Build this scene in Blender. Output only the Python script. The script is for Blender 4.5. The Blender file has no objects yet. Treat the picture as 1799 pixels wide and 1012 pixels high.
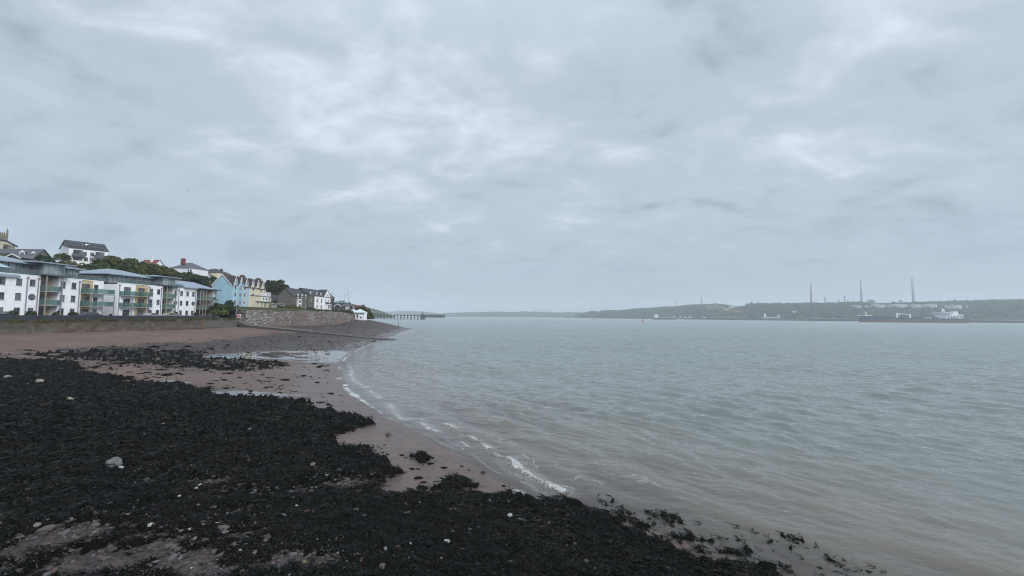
import bpy, math, random
import numpy as np
from mathutils import Vector, Matrix
SC = bpy.context.scene
COL = SC.collection
R = math.radians
rnd = random.Random(7)
NR = np.random.RandomState(11)

# ------------------------------------------------------------------ camera
CAMZ = 7.0
FPX, CX, CY = 755.0, 899.5, 506.0
PITCH, ROLL = math.atan(50 / 755.0), R(0.50)
fw = Vector((0, math.cos(PITCH), math.sin(PITCH)))
up0 = Vector((0, -math.sin(PITCH), math.cos(PITCH)))
rt = Vector((1, 0, 0)) * math.cos(ROLL) + up0 * math.sin(ROLL)
up = up0 * math.cos(ROLL) - Vector((1, 0, 0)) * math.sin(ROLL)
cd = bpy.data.cameras.new('camera'); cam = bpy.data.objects.new('camera', cd); COL.objects.link(cam)
cd.sensor_width = 36.0; cd.lens = 36.0 * FPX / 1799.0; cd.clip_start = 0.1; cd.clip_end = 30000
m3 = Matrix((rt, up, -fw)).transposed()
cam.matrix_world = Matrix.Translation((0, 0, CAMZ)) @ m3.to_4x4()
SC.camera = cam

# ------------------------------------------------------------------ world: overcast sky
SUN_EL, SUN_AZ = R(32), R(122)       # azimuth measured from +Y towards +X (behind right of the camera)
world = bpy.data.worlds.new('World'); SC.world = world; world.use_nodes = True
nt = world.node_tree; nt.nodes.clear()
def N(t, **k):
    n = nt.nodes.new(t)
    for a, b in k.items(): setattr(n, a, b)
    return n
def L(a, b): nt.links.new(a, b)
def M_(op, a, b=None, c=None, clamp=False):
    n = N('ShaderNodeMath', operation=op); n.use_clamp = clamp
    for i, v in enumerate((a, b, c)):
        if v is None: continue
        if isinstance(v, (int, float)): n.inputs[i].default_value = v
        else: L(v, n.inputs[i])
    return n.outputs[0]
sky = N('ShaderNodeTexSky'); sky.sky_type = 'NISHITA'; sky.sun_disc = False
sky.sun_elevation = SUN_EL; sky.sun_rotation = SUN_AZ
bg1 = N('ShaderNodeBackground'); bg1.inputs[1].default_value = 0.06; L(sky.outputs[0], bg1.inputs[0])
tc = N('ShaderNodeTexCoord'); sep = N('ShaderNodeSeparateXYZ'); L(tc.outputs['Generated'], sep.inputs[0])
dx, dy, dz = sep.outputs
zz = M_('MAXIMUM', dz, 0.0)
inv = M_('DIVIDE', 1.0, M_('ADD', zz, 0.24))
cmb = N('ShaderNodeCombineXYZ')
L(M_('MULTIPLY', dx, inv), cmb.inputs[0]); L(M_('MULTIPLY', dy, inv), cmb.inputs[1])
def noise(vec, scale, detail, rough, dist=0.0, off=(0, 0, 0), sc=(1, 1, 1), rot=0.0, lac=2.0):
    mp = N('ShaderNodeMapping'); mp.inputs['Location'].default_value = off; mp.inputs['Scale'].default_value = sc
    mp.inputs['Rotation'].default_value = (0, 0, rot)
    L(vec, mp.inputs[0]); n = N('ShaderNodeTexNoise'); n.inputs['Scale'].default_value = scale
    n.inputs['Detail'].default_value = detail; n.inputs['Roughness'].default_value = rough
    n.inputs['Distortion'].default_value = dist; n.inputs['Lacunarity'].default_value = lac
    L(mp.outputs[0], n.inputs['Vector']); return n.outputs['Fac']
n1 = noise(cmb.outputs[0], 1.0, 7, 0.52, 0.3, (3.1, 7.7, 0), (1, 1.05, 1), R(25))
n2 = noise(cmb.outputs[0], 3.0, 6, 0.55, 0.5, (11.3, 2.2, 0), (1, 1.2, 1), R(25))
n3 = noise(cmb.outputs[0], 8.5, 5, 0.55, 0.3, (1.3, 5.2, 0), (0.8, 1.3, 1), R(20))
# warped direction for the big light and dark areas of the cloud sheet
wn = N('ShaderNodeTexNoise'); wn.inputs['Scale'].default_value = 1.6; wn.inputs['Detail'].default_value = 4
L(cmb.outputs[0], wn.inputs['Vector'])
sub = N('ShaderNodeVectorMath', operation='SUBTRACT'); L(wn.outputs['Color'], sub.inputs[0]); sub.inputs[1].default_value = (.5, .5, .5)
scl = N('ShaderNodeVectorMath', operation='SCALE'); L(sub.outputs[0], scl.inputs[0]); scl.inputs['Scale'].default_value = 0.30
addv = N('ShaderNodeVectorMath', operation='ADD'); L(tc.outputs['Generated'], addv.inputs[0]); L(scl.outputs[0], addv.inputs[1])
nrm = N('ShaderNodeVectorMath', operation='NORMALIZE'); L(addv.outputs[0], nrm.inputs[0])

def ray(px, py):
    return rt * ((px - CX) / FPX) + up * (-(py - CY) / FPX) + fw
def blob(px, py, size, amp):
    c = ray(px, py).normalized()
    d = N('ShaderNodeVectorMath', operation='DOT_PRODUCT'); L(nrm.outputs[0], d.inputs[0]); d.inputs[1].default_value = c
    # exp(-(1-dot)/s)
    k = M_('MULTIPLY', M_('SUBTRACT', d.outputs['Value'], 1.0), 1.0 / size)
    return M_('MULTIPLY', M_('EXPONENT', k), amp)
base = M_('ADD', M_('MULTIPLY', M_('SUBTRACT', n1, 0.5), 0.72), M_('MULTIPLY', M_('SUBTRACT', n2, 0.5), 0.98))
base = M_('ADD', base, M_('MULTIPLY', M_('SUBTRACT', n3, 0.5), 0.33))
BLOBS = [(870, 60, .045, .15), (590, 170, .006, .10), (1530, 60, .02, .10), (1450, 235, .008, .09), (440, 240, .006, .07),
         (355, 412, .006, .10), (1640, 210, .012, .08), (1060, 180, .010, -.12), (1180, 110, .02, -.06), (50, 290, .03, -.09), (60, 80, .02, .10),
         (1740, 330, .03, -.15), (470, 455, .010, -.14), (200, 190, .02, -.02), (380, 60, .02, .03), (1330, 400, .03, -.03), (1220, 355, .004, .09), (860, 320, .02, .06),
         (720, 350, .006, .07), (100, 400, .01, -.09)]
for b in BLOBS: base = M_('ADD', base, blob(*b))
tone = M_('ADD', base, 0.50, clamp=True)
ramp = N('ShaderNodeValToRGB'); L(tone, ramp.inputs[0])
cr = ramp.color_ramp; cr.interpolation = 'EASE'
cr.elements[0].position = 0.10; cr.elements[0].color = (0.275, 0.335, 0.405, 1)
cr.elements[1].position = 0.95; cr.elements[1].color = (0.745, 0.805, 0.89, 1)
e = cr.elements.new(0.50); e.color = (0.462, 0.533, 0.622, 1)
# towards the horizon the sheet thins into even grey-blue air
hz = N('ShaderNodeMapRange'); L(dz, hz.inputs['Value']); hz.inputs['From Min'].default_value = 0.0; hz.inputs['From Max'].default_value = 0.26
hz.inputs['To Min'].default_value = 0.85; hz.inputs['To Max'].default_value = 0.0
hz.interpolation_type = 'SMOOTHSTEP'
mixh = N('ShaderNodeMix', data_type='RGBA'); L(hz.outputs[0], mixh.inputs['Factor']); L(ramp.outputs[0], mixh.inputs['A'])
mixh.inputs['B'].default_value = (0.355, 0.438, 0.530, 1)
# overcast boosted overhead and, out of view, behind the viewer to light the walls
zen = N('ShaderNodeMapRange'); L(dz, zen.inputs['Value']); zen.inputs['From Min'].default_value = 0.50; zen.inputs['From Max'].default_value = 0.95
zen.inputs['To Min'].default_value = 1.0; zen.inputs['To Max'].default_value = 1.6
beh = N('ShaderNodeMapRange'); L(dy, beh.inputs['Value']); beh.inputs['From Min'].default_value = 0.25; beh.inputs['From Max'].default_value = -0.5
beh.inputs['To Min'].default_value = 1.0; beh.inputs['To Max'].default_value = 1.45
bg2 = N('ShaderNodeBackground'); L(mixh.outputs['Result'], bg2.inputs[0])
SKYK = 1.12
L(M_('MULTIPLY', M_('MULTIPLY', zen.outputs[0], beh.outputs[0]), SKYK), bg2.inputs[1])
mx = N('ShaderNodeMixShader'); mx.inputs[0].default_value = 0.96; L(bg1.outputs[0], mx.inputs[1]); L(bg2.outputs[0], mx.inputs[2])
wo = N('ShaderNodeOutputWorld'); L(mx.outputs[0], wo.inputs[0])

# ------------------------------------------------------------------ sun (weak, very soft: overcast)
sd = bpy.data.lights.new('sun', 'SUN'); sun = bpy.data.objects.new('sun', sd); COL.objects.link(sun)
sd.energy = 1.9; sd.angle = R(35); sd.color = (1.0, 0.97, 0.93)
sdir = Vector((math.sin(SUN_AZ) * math.cos(SUN_EL), math.cos(SUN_AZ) * math.cos(SUN_EL), math.sin(SUN_EL)))
sun.rotation_euler = sdir.to_track_quat('Z', 'Y').to_euler(); sun.location = sdir * 100 + Vector((0, 0, 50))

SC.view_settings.view_transform = 'Standard'; SC.view_settings.look = 'None'
SC.view_settings.exposure = 0.0; SC.view_settings.gamma = 1.0
SC.render.engine = 'CYCLES'
cy = SC.cycles; cy.use_denoising = True; cy.max_bounces = 6; cy.diffuse_bounces = 2; cy.glossy_bounces = 3
cy.filter_width = 1.05; cy.transmission_bounces = 4; cy.transparent_max_bounces = 8; cy.volume_bounces = 1
try: cy.denoiser = 'OPENIMAGEDENOISE'
except Exception: pass

# ------------------------------------------------------------------ pixel -> world helpers (positions measured from the photograph)
def atY(px, py, Y):
    d = ray(px, py); t = Y / d.y; return Vector((0, 0, CAMZ)) + d * t
def atX(px, py, X):
    d = ray(px, py); t = X / d.x; return Vector((0, 0, CAMZ)) + d * t
def atZ(px, py, z=0.0):
    d = ray(px, py); t = (z - CAMZ) / d.z; return Vector((0, 0, CAMZ)) + d * t
def XatY(px, Y): return atY(px, 552, Y).x

# ------------------------------------------------------------------ numpy noise
def _h(ix, iy, s):
    v = (ix.astype(np.int64) * 374761393 + iy.astype(np.int64) * 668265263 + s * 974634777) & 0x7fffffff
    v = ((v ^ (v >> 13)) * 1274126177) & 0x7fffffff
    return ((v ^ (v >> 16)) & 0xffff) / 65535.0
def vn(x, y, s=0):
    x = np.asarray(x, dtype=np.float64); y = np.asarray(y, dtype=np.float64)
    ix = np.floor(x); iy = np.floor(y); fx = x - ix; fy = y - iy
    ux = fx * fx * fx * (fx * (fx * 6 - 15) + 10); uy = fy * fy * fy * (fy * (fy * 6 - 15) + 10)
    def g(jx, jy, ddx, ddy):
        a = _h(jx, jy, s) * 6.2831853
        return np.cos(a) * ddx + np.sin(a) * ddy
    a = g(ix, iy, fx, fy); b = g(ix + 1, iy, fx - 1, fy); c = g(ix, iy + 1, fx, fy - 1); d = g(ix + 1, iy + 1, fx - 1, fy - 1)
    return ((a * (1 - ux) + b * ux) * (1 - uy) + (c * (1 - ux) + d * ux) * uy) * 1.5
def fbm(x, y, o=4, s=0, g=0.5):
    t = 0; a = 1.0; n = 0
    for i in range(o):
        t = t + a * vn(x, y, s + i * 17); n += a; a *= g
        x = x * 2.03 + 11.7; y = y * 2.03 + 5.3
    return t / n * 1.3
def sstep(a, b, x):
    t = np.clip((x - a) / (b - a), 0, 1); return t * t * (3 - 2 * t)
def inpoly(x, y, P):
    r = np.zeros(x.shape, bool); n = len(P); j = n - 1
    for i in range(n):
        xi, yi = P[i]; xj, yj = P[j]
        if yi != yj:
            r ^= ((yi > y) != (yj > y)) & (x < (xj - xi) * (y - yi) / (yj - yi) + xi)
        j = i
    return r
def pldist(x, y, P, closed=False):
    best = np.full(x.shape, 1e18); n = len(P)
    for i in range(n if closed else n - 1):
        ax, ay = P[i]; bx, by = P[(i + 1) % n]
        ex, ey = bx - ax, by - ay; L2 = ex * ex + ey * ey + 1e-12
        t = np.clip(((x - ax) * ex + (y - ay) * ey) / L2, 0, 1)
        d = (x - ax - t * ex) ** 2 + (y - ay - t * ey) ** 2
        np.minimum(best, d, out=best)
    return np.sqrt(best)

# ------------------------------------------------------------------ materials
MATS = {}
def newmat(name):
    m = bpy.data.materials.new(name); m.use_nodes = True; MATS[name] = m
    t = m.node_tree; t.nodes.clear(); o = t.nodes.new('ShaderNodeOutputMaterial')
    return m, t, o
class NT:
    """small helper around a node tree"""
    def __init__(s, t): s.t = t
    def n(s, ty, **k):
        x = s.t.nodes.new(ty)
        for a, b in k.items(): setattr(x, a, b)
        return x
    def l(s, a, b): s.t.links.new(a, b)
    def put(s, i, v):
        if hasattr(v, 'is_output') or isinstance(v, bpy.types.NodeSocket): s.l(v, i)
        else: i.default_value = v
    def math(s, op, a, b=0.0, clamp=False):
        x = s.n('ShaderNodeMath', operation=op); x.use_clamp = clamp; s.put(x.inputs[0], a); s.put(x.inputs[1], b); return x.outputs[0]
    def attr(s, name): x = s.n('ShaderNodeAttribute'); x.attribute_name = name; return x.outputs['Fac']
    def pos(s): return s.n('ShaderNodeNewGeometry').outputs['Position']
    def objc(s): return s.n('ShaderNodeTexCoord').outputs['Object']
    def noise(s, vec, scale, detail=3, rough=0.5, sc=(1, 1, 1), rot=0, col=False, dist=0.0):
        mp = s.n('ShaderNodeMapping'); mp.inputs['Scale'].default_value = sc; mp.inputs['Rotation'].default_value = (0, 0, rot); s.l(vec, mp.inputs[0])
        x = s.n('ShaderNodeTexNoise'); x.inputs['Scale'].default_value = scale; x.inputs['Detail'].default_value = detail
        x.inputs['Roughness'].default_value = rough; x.inputs['Distortion'].default_value = dist; s.l(mp.outputs[0], x.inputs['Vector'])
        return x.outputs['Color' if col else 'Fac']
    def mix(s, f, a, b, mode='MIX'):
        x = s.n('ShaderNodeMix', data_type='RGBA'); x.blend_type = mode
        s.put(x.inputs['Factor'], f); s.put(x.inputs['A'], a); s.put(x.inputs['B'], b); return x.outputs['Result']
    def rng(s, v, a, b, c=0.0, d=1.0, smooth=False):
        x = s.n('ShaderNodeMapRange'); s.put(x.inputs['Value'], v)
        for k, q in zip(('From Min', 'From Max', 'To Min', 'To Max'), (a, b, c, d)): x.inputs[k].default_value = q
        if smooth: x.interpolation_type = 'SMOOTHSTEP'
        return x.outputs[0]
    def bump(s, h, strength, dist, nrm=None):
        x = s.n('ShaderNodeBump'); x.inputs['Strength'].default_value = strength; x.inputs['Distance'].default_value = dist; s.l(h, x.inputs['Height'])
        if nrm is not None: s.l(nrm, x.inputs['Normal'])
        return x.outputs[0]
    def principled(s, col, rough, spec=0.5, nrm=None, metal=0.0):
        x = s.n('ShaderNodeBsdfPrincipled'); s.put(x.inputs['Base Color'], col); s.put(x.inputs['Roughness'], rough)
        x.inputs['Specular IOR Level'].default_value = spec if not isinstance(spec, bpy.types.NodeSocket) else .5
        if isinstance(spec, bpy.types.NodeSocket): s.l(spec, x.inputs['Specular IOR Level'])
        x.inputs['Metallic'].default_value = metal
        if nrm is not None: s.l(nrm, x.inputs['Normal'])
        return x
def c4(c): return (c[0], c[1], c[2], 1.0)
def mat(name, col, rough=0.7, var=0.12, scale=1.0, spec=0.4, metal=0.0, bump=0.0, bscale=8.0, dirt=None, dscale=0.35, sc=(1, 1, 1)):
    """plain surface with noise variation, optional dirt colour and bump"""
    if name in MATS: return MATS[name]
    m, t, o = newmat(name); q = NT(t); p = q.pos()
    n = q.noise(p, scale, 5, 0.6, sc=sc)
    f = q.rng(n, 0.25, 0.75)
    c = q.mix(f, c4([v * (1 - var) for v in col]), c4([min(1, v * (1 + var)) for v in col]))
    if dirt:
        d = q.noise(p, dscale, 6, 0.65, sc=(1, 1, 0.35))
        c = q.mix(q.rng(d, 0.50, 0.80, 0, 0.55), c, c4(dirt))
    nb = q.bump(q.noise(p, bscale, 4, 0.6), bump, 0.05) if bump else None
    b = q.principled(c, rough, spec, nb, metal); q.l(b.outputs[0], o.inputs[0]); return m
def setf(me, name, arr):
    a = me.attributes.new(name, 'FLOAT', 'POINT'); a.data.foreach_set('value', np.ascontiguousarray(arr, dtype=np.float32))

# ------------------------------------------------------------------ objects
def tag(o, label=None, cat=None, group=None, kind=None):
    if label: o['label'] = label
    if cat: o['category'] = cat
    if group: o['group'] = group
    if kind: o['kind'] = kind
    return o
def thing(name, label, cat, loc=(0, 0, 0), rotz=0.0, group=None):
    o = bpy.data.objects.new(name, None); COL.objects.link(o); o.location = loc; o.rotation_euler = (0, 0, rotz); o.empty_display_size = .5
    return tag(o, label, cat, group)
def npmesh(name, V, Fq, m, parent=None, smooth=True, attrs=None, tri=None):
    """mesh from arrays: V (n,3), Fq (k,4) quads and/or tri (k,3)"""
    me = bpy.data.meshes.new(name); V = np.asarray(V, dtype=np.float32)
    me.vertices.add(len(V)); me.vertices.foreach_set('co', V.ravel())
    parts = []
    if Fq is not None and len(Fq): parts.append((np.asarray(Fq, dtype=np.int32), 4))
    if tri is not None and len(tri): parts.append((np.asarray(tri, dtype=np.int32), 3))
    nl = sum(a.size for a, k in parts); npoly = sum(len(a) for a, k in parts)
    me.loops.add(nl); me.polygons.add(npoly)
    me.loops.foreach_set('vertex_index', np.concatenate([a.ravel() for a, k in parts]))
    st = []; off = 0
    for a, k in parts: st.append(off + np.arange(len(a)) * k); off += a.size
    me.polygons.foreach_set('loop_start', np.concatenate(st).astype(np.int32))
    me.polygons.foreach_set('use_smooth', np.full(npoly, smooth))
    if attrs:
        for k, v in attrs.items(): setf(me, k, v)
    me.update(calc_edges=True); me.validate()
    if m: me.materials.append(m)
    o = bpy.data.objects.new(name, me); COL.objects.link(o); o.parent = parent
    return o
def grid(name, X, Y, Z, m, keep=None, attrs=None, parent=None):
    r, c = X.shape; idx = np.arange(r * c).reshape(r, c)
    F = np.stack([idx[:-1, :-1], idx[:-1, 1:], idx[1:, 1:], idx[1:, :-1]], -1)
    if keep is not None:
        k = keep[:-1, :-1] | keep[:-1, 1:] | keep[1:, 1:] | keep[1:, :-1]; F = F[k]
    F = F.reshape(-1, 4); used = np.unique(F); mp = np.zeros(r * c, dtype=np.int64); mp[used] = np.arange(len(used)); F = mp[F]
    V = np.stack([X.ravel(), Y.ravel(), Z.ravel()], -1)[used]
    at = {k: v.ravel()[used] for k, v in attrs.items()} if attrs else None
    return npmesh(name, V, F, m, parent, True, at)
class MB:
    def __init__(s): s.v = []; s.f = []
    def add(s, vs, fs):
        b = len(s.v); s.v += [tuple(v) for v in vs]; s.f += [tuple(i + b for i in f) for f in fs]; return s
    def box(s, x0, x1, y0, y1, z0, z1):
        return s.add([(x0, y0, z0), (x1, y0, z0), (x1, y1, z0), (x0, y1, z0), (x0, y0, z1), (x1, y0, z1), (x1, y1, z1), (x0, y1, z1)],
                     [(0, 3, 2, 1), (4, 5, 6, 7), (0, 1, 5, 4), (1, 2, 6, 5), (2, 3, 7, 6), (3, 0, 4, 7)])
    def quad(s, a, b, c, d): return s.add([a, b, c, d], [(0, 1, 2, 3)])
    def prism(s, poly, h0, h1, axis='y'):
        """extrude polygon (2D list) along axis between h0 and h1; axis y: poly in (x,z); x: poly in (y,z); z: poly in (x,y)"""
        def P(a, b, h): return {'y': (a, h, b), 'x': (h, a, b), 'z': (a, b, h)}[axis]
        n = len(poly); vs = [P(a, b, h0) for a, b in poly] + [P(a, b, h1) for a, b in poly]
        return s.add(vs, [tuple(range(n)), tuple(range(2 * n - 1, n - 1, -1))] + [(i, i + n, (i + 1) % n + n, (i + 1) % n) for i in range(n)])
    def cyl(s, p, q, r0, r1=None, n=8, cap=True):
        p = Vector(p); q = Vector(q); r1 = r0 if r1 is None else r1; d = (q - p).normalized()
        a = d.orthogonal().normalized(); b = d.cross(a); vs = []
        for P, r in ((p, r0), (q, r1)):
            for i in range(n):
                t = 2 * math.pi * i / n; vs.append(P + (a * math.cos(t) + b * math.sin(t)) * r)
        fs = [(i, (i + 1) % n, (i + 1) % n + n, i + n) for i in range(n)]
        if cap: fs += [tuple(range(n - 1, -1, -1)), tuple(range(n, 2 * n))]
        return s.add(vs, fs)
    def build(s, name, m, parent=None, smooth=False):
        me = bpy.data.meshes.new(name); me.from_pydata(s.v, [], s.f); me.update()
        if smooth:
            for p in me.polygons: p.use_smooth = True
        if m: me.materials.append(m)
        o = bpy.data.objects.new(name, me); COL.objects.link(o); o.parent = parent; return o
def copy_tree(o, parent=None):
    c = o.copy(); COL.objects.link(c); c.parent = parent
    for ch in list(o.children): copy_tree(ch, c)
    return c
# ================================================================== terrain
SHORE_PX = [(1378, 1012), (1320, 1000), (1250, 992), (1213, 975), (1176, 955), (1137, 943), (1088, 915), (1040, 900), (1012, 888), (960, 884),
            (910, 872), (882, 858), (854, 844), (827, 826), (799, 811), (771, 797), (744, 779), (716, 764), (688, 744), (669, 731),
            (641, 711), (608, 686), (591, 664), (589, 650), (593, 639), (605, 627), (622, 615), (650, 604), (676, 597.5), (684, 592), (700, 585), (724, 577)]
shore = [(12, -60), (13, -10), (12.5, 3), (10, 8.5)] + [tuple(atZ(a, b)[:2]) for a, b in SHORE_PX]
sx, sy = shore[-1]
shore += [(sx - 8, sy + 16), (sx - 26, sy + 48), (-150, 340), (-400, 420), (-1800, 560)]
LAND = shore + [(-1800, -60)]
WALL = [(-80, -60), (-80, 130), (-76.5, 150), (-74.5, 185), (-75.5, 205), (-80, 222), (-100, 262), (-190, 330), (-900, 380)]
_wy = [p[1] for p in WALL]; _wx = [p[0] for p in WALL]
def shore_d(x, y):
    d = pldist(x, y, shore); return np.where(inpoly(x, y, LAND), d, -d)
def H0(x, y, d=None):
    x = np.asarray(x, dtype=np.float64); y = np.asarray(y, dtype=np.float64)
    if d is None: d = shore_d(x, y)
    sl = np.interp(y, [0, 110, 150, 185, 215, 260], [.070, .070, .088, .108, .21, .2])
    dd = np.maximum(d, 0)
    beach = sl * dd * (0.55 + 0.45 * sstep(0, 14, dd))
    beach = np.minimum(beach, 4.0 + 0.012 * dd)
    sea = np.maximum(d, -400); sea = -0.045 * np.minimum(-sea, 12) - 0.02 * np.maximum(-sea - 12, 0)
    z = np.where(d > 0, beach, np.maximum(sea, -5))
    z = z + 0.10 * fbm(x / 9, y / 9, 3, 5) * sstep(-2, 6, d)
    wx = np.interp(y, _wy, _wx); inl = wx - x - 0.45
    low = sstep(0.0, 0.25, inl)
    t1 = 5.62 + 20 * sstep(34, 82, inl)
    t2 = 8.1 + 1.6 * sstep(4, 22, inl) + 13.5 * sstep(44, 78, inl)
    ys = 130 + np.clip((inl - 1) * 1.4, 0, 12); k = sstep(-.5, 1.5, y - ys); t = t1 * (1 - k) + t2 * k
    t = t + 0.5 * fbm(x / 14, y / 14, 3, 9) * sstep(38, 60, inl)
    nat = np.minimum(z + 0.25 * np.maximum(inl, 0) , t)     # beyond the boathouse the land rises without a wall
    kk = sstep(219, 226, y)
    t = t * (1 - kk) + nat * kk
    return z * (1 - low) + np.maximum(t, z) * low
def groundhit(px, py):
    px = np.asarray(px, dtype=float); py = np.asarray(py, dtype=float)
    d = [rt[i] * ((px - CX) / FPX) + up[i] * (-(py - CY) / FPX) + fw[i] for i in range(3)]
    z = np.full(px.shape, 1.5)
    for _ in range(14):
        t = (z - CAMZ) / d[2]; x = d[0] * t; y = d[1] * t; z = 0.6 * z + 0.4 * np.minimum(H0(x, y), 4.3)
    return x, y, z
def gpoly(pts):
    x, y, z = groundhit([p[0] for p in pts], [p[1] for p in pts]); return list(zip(x.tolist(), y.tolist()))
WEED_POLYS = [gpoly(p) for p in [
    # the great bed of weed that fills the foreground
    [(-260, 633), (0, 634), (60, 634), (125, 637), (140, 655), (187, 661), (215, 666), (185, 673), (225, 673), (300, 675), (350, 682), (378, 697), (420, 700), (476, 701),
     (547, 708), (520, 714), (547, 722), (580, 724), (600, 731), (637, 736), (645, 745), (607, 757), (578, 765), (576, 776), (600, 786), (661, 789), (655, 800), (686, 819),
     (697, 832), (675, 842), (672, 858), (688, 866), (771, 868), (813, 864), (854, 868), (910, 874), (951, 880), (993, 876), (1018, 884), (1055, 902), (1088, 913),
     (1137, 945), (1176, 954), (1213, 976), (1250, 994), (1310, 992), (1378, 1010), (1460, 1090), (900, 1400), (-800, 1400)],
    # clumps on the sand by the water
    [(742, 861), (775, 852), (800, 843), (825, 845), (838, 855), (800, 862)],
    [(722, 802), (745, 800), (762, 808), (740, 813)],
]]
SPARSE = [gpoly(p) for p in [[(225, 634), (330, 627), (400, 631), (480, 633), (500, 642), (440, 651), (340, 653), (250, 650)], [(225, 634), (330, 627), (400, 631), (480, 633), (500, 642), (440, 651), (340, 653), (250, 650)][:0] or [(-60, 616), (60, 614), (60, 632), (-60, 634)],[(60, 614), (200, 612), (350, 618), (345, 632), (260, 642), (180, 655), (120, 636), (50, 632)],
                             [(990, 884), (1060, 880), (1240, 915), (1420, 955), (1560, 1012), (1480, 1100), (1378, 1012), (1250, 992), (1137, 945)]]]
HOLES = [(300, 836, 1.0, .9), (390, 845, 1.2, .7), (350, 850, .8, .7), (440, 862, .8, .7), (20, 985, 1.8, .34), (75, 950, 1.2, .36), (150, 938, 1.2, .9),
         (90, 1000, 1.2, .40), (200, 985, 1.1, .9), (300, 950, .9, .8), (320, 990, 1.2, .9), (420, 905, .8, .6), (425, 940, .7, .6), (500, 985, .8, .9), (560, 990, .8, .9),
         (530, 862, 1.0, .7), (600, 850, 1.0, .7), (640, 852, .8, .7), (60, 715, 2.0, .8), (235, 695, 2.5, .9), (300, 690, 2.2, .8), (130, 700, 1.6, .5), (470, 1000, .6, .6),
         (950, 915, .35, .8), (230, 845, .5, .6), (170, 900, .6, .5), (1010, 905, .5, .6), (1050, 990, .3, .5), (450, 815, .5, .5), (700, 900, .3, .35), (380, 1005, 1, .7)]
_hx, _hy, _hz = groundhit([h[0] for h in HOLES], [h[1] for h in HOLES])
def weed(x, y):
    """>0 where weed covers the ground"""
    best = np.full(x.shape, -9.0)
    for P in WEED_POLYS:
        d = pldist(x, y, P, True); s = np.where(inpoly(x, y, P), d, -d); best = np.maximum(best, s)
    r = np.sqrt(x * x + y * y); sc = np.clip(r / 30, 0.5, 2.5)
    w = np.clip(best / sc, -3, 1.1 - .38 * sstep(27, 20, y) * sstep(3, -3, x))
    sp = np.full(x.shape, -9.0)
    for P in SPARSE:
        d = pldist(x, y, P, True); s = np.where(inpoly(x, y, P), d, -d); sp = np.maximum(sp, s)
    w = np.maximum(w, np.clip(sp / sc, -3, 0.0) - np.where(y < 30, .18, np.where((y > 48) & (y < 78) & (x > -55), .12, .42)))
    n = 0.6 * fbm(x / 1.5, y / 1.5, 4, 21, .6) + 0.7 * fbm(x / 0.4, y / 0.4, 3, 33, .6)
    w = w + n * 1.0
    for hx, hy, h in zip(_hx, _hy, HOLES):
        w = w - 1.25 * h[3] * np.exp(-((x - hx) ** 2 + (y - hy) ** 2) / (2 * (h[2] * .5) ** 2))
    return w + 0.12
POOLS = [gpoly(p) for p in [
    [(352, 627), (380, 623), (430, 619), (500, 616), (590, 616), (616, 617), (603, 630), (594, 637), (540, 636), (470, 632), (430, 632), (395, 633)],
    [(362, 692), (385, 686), (440, 686), (490, 691), (545, 694), (500, 697), (450, 696), (400, 697)],
    [(250, 672), (300, 668), (340, 672), (300, 675)]]]
def pool(x, y):
    b = np.full(x.shape, -9.0)
    for P in POOLS:
        d = pldist(x, y, P, True); b = np.maximum(b, np.where(inpoly(x, y, P), d, -d))
    r = np.sqrt(x * x + y * y); sc = np.clip(r / 30, .6, 2.5)
    return sstep(-0.15, 0.25, b / sc + 0.28 * fbm(x / 2.2, y / 1.2, 3, 44))
SHINGLE = [gpoly(p) for p in [[(130, 613), (260, 604), (400, 596), (470, 588), (560, 580), (620, 582), (697, 594), (650, 603), (618, 616), (480, 616), (380, 622), (300, 628), (140, 622)],
                              [(560, 572), (640, 564), (724, 574), (724, 577), (697, 590), (600, 586), (480, 573)]]]
def polar(r0, r1, k, a0, a1, da):
    n = int(math.log(r1 / r0) / math.log(1 + k)) + 1; r = r0 * (1 + k) ** np.arange(n)
    a = np.radians(np.arange(a0, a1 + da, da)); RR, AA = np.meshgrid(r, a, indexing='ij')
    return RR * np.sin(AA), RR * np.cos(AA), RR
gx, gy, gr = polar(3.0, 700, 0.0068, -82, 62, 0.15)
gd = shore_d(gx, gy)
gz = H0(gx, gy, gd)
gw = weed(gx, gy); gp = pool(gx, gy)
sh = np.full(gx.shape, -9.0)
for P in SHINGLE:
    d = pldist(gx, gy, P, True); sh = np.maximum(sh, np.where(inpoly(gx, gy, P), d, -d))
gs = sstep(-0.4, 0.5, sh / np.clip(gr / 25, 1, 4) + 1.0 * fbm(gx / 6, gy / 6, 3, 51))
onbeach = (np.interp(gy, _wy, _wx) < gx)
fade = np.clip(1 - gr / 260, 0, 1)
# ripples, pebbly roughness
gz = gz + np.where(onbeach & (gd > 0), (0.020 * fbm(gx / .5, gy / .5, 3, 61) * (1 - gp) + 0.05 * gs * fbm(gx / .6, gy / .6, 3, 63)) * fade, 0)
rub = sstep(-.2, .35, np.clip(1.0 - np.abs(gw), 0, 1) * 0 + np.where((gw < 0.15) & (gy < 26), .6 + fbm(gx, gy, 2, 71), -1))
rough_zone = np.zeros(gx.shape)
for hx, hy, h in zip(_hx, _hy, HOLES): rough_zone = np.maximum(rough_zone, h[3] * np.exp(-((gx - hx) ** 2 + (gy - hy) ** 2) / (2 * (h[2] * 1.1) ** 2)))
rough_zone = np.clip(rough_zone * 1.6, 0, 1)
_ins = inpoly(gx, gy, WEED_POLYS[0]); _dd = pldist(gx, gy, WEED_POLYS[0], True)
rough_zone = np.maximum(rough_zone, np.where(_ins, sstep(.2, 1.2, _dd), 0) * sstep(60, 45, gr))
gz = gz + rough_zone * 0.05 * np.abs(fbm(gx / .22, gy / .22, 3, 73))
inl = np.interp(gy, _wy, _wx) - gx
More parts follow.
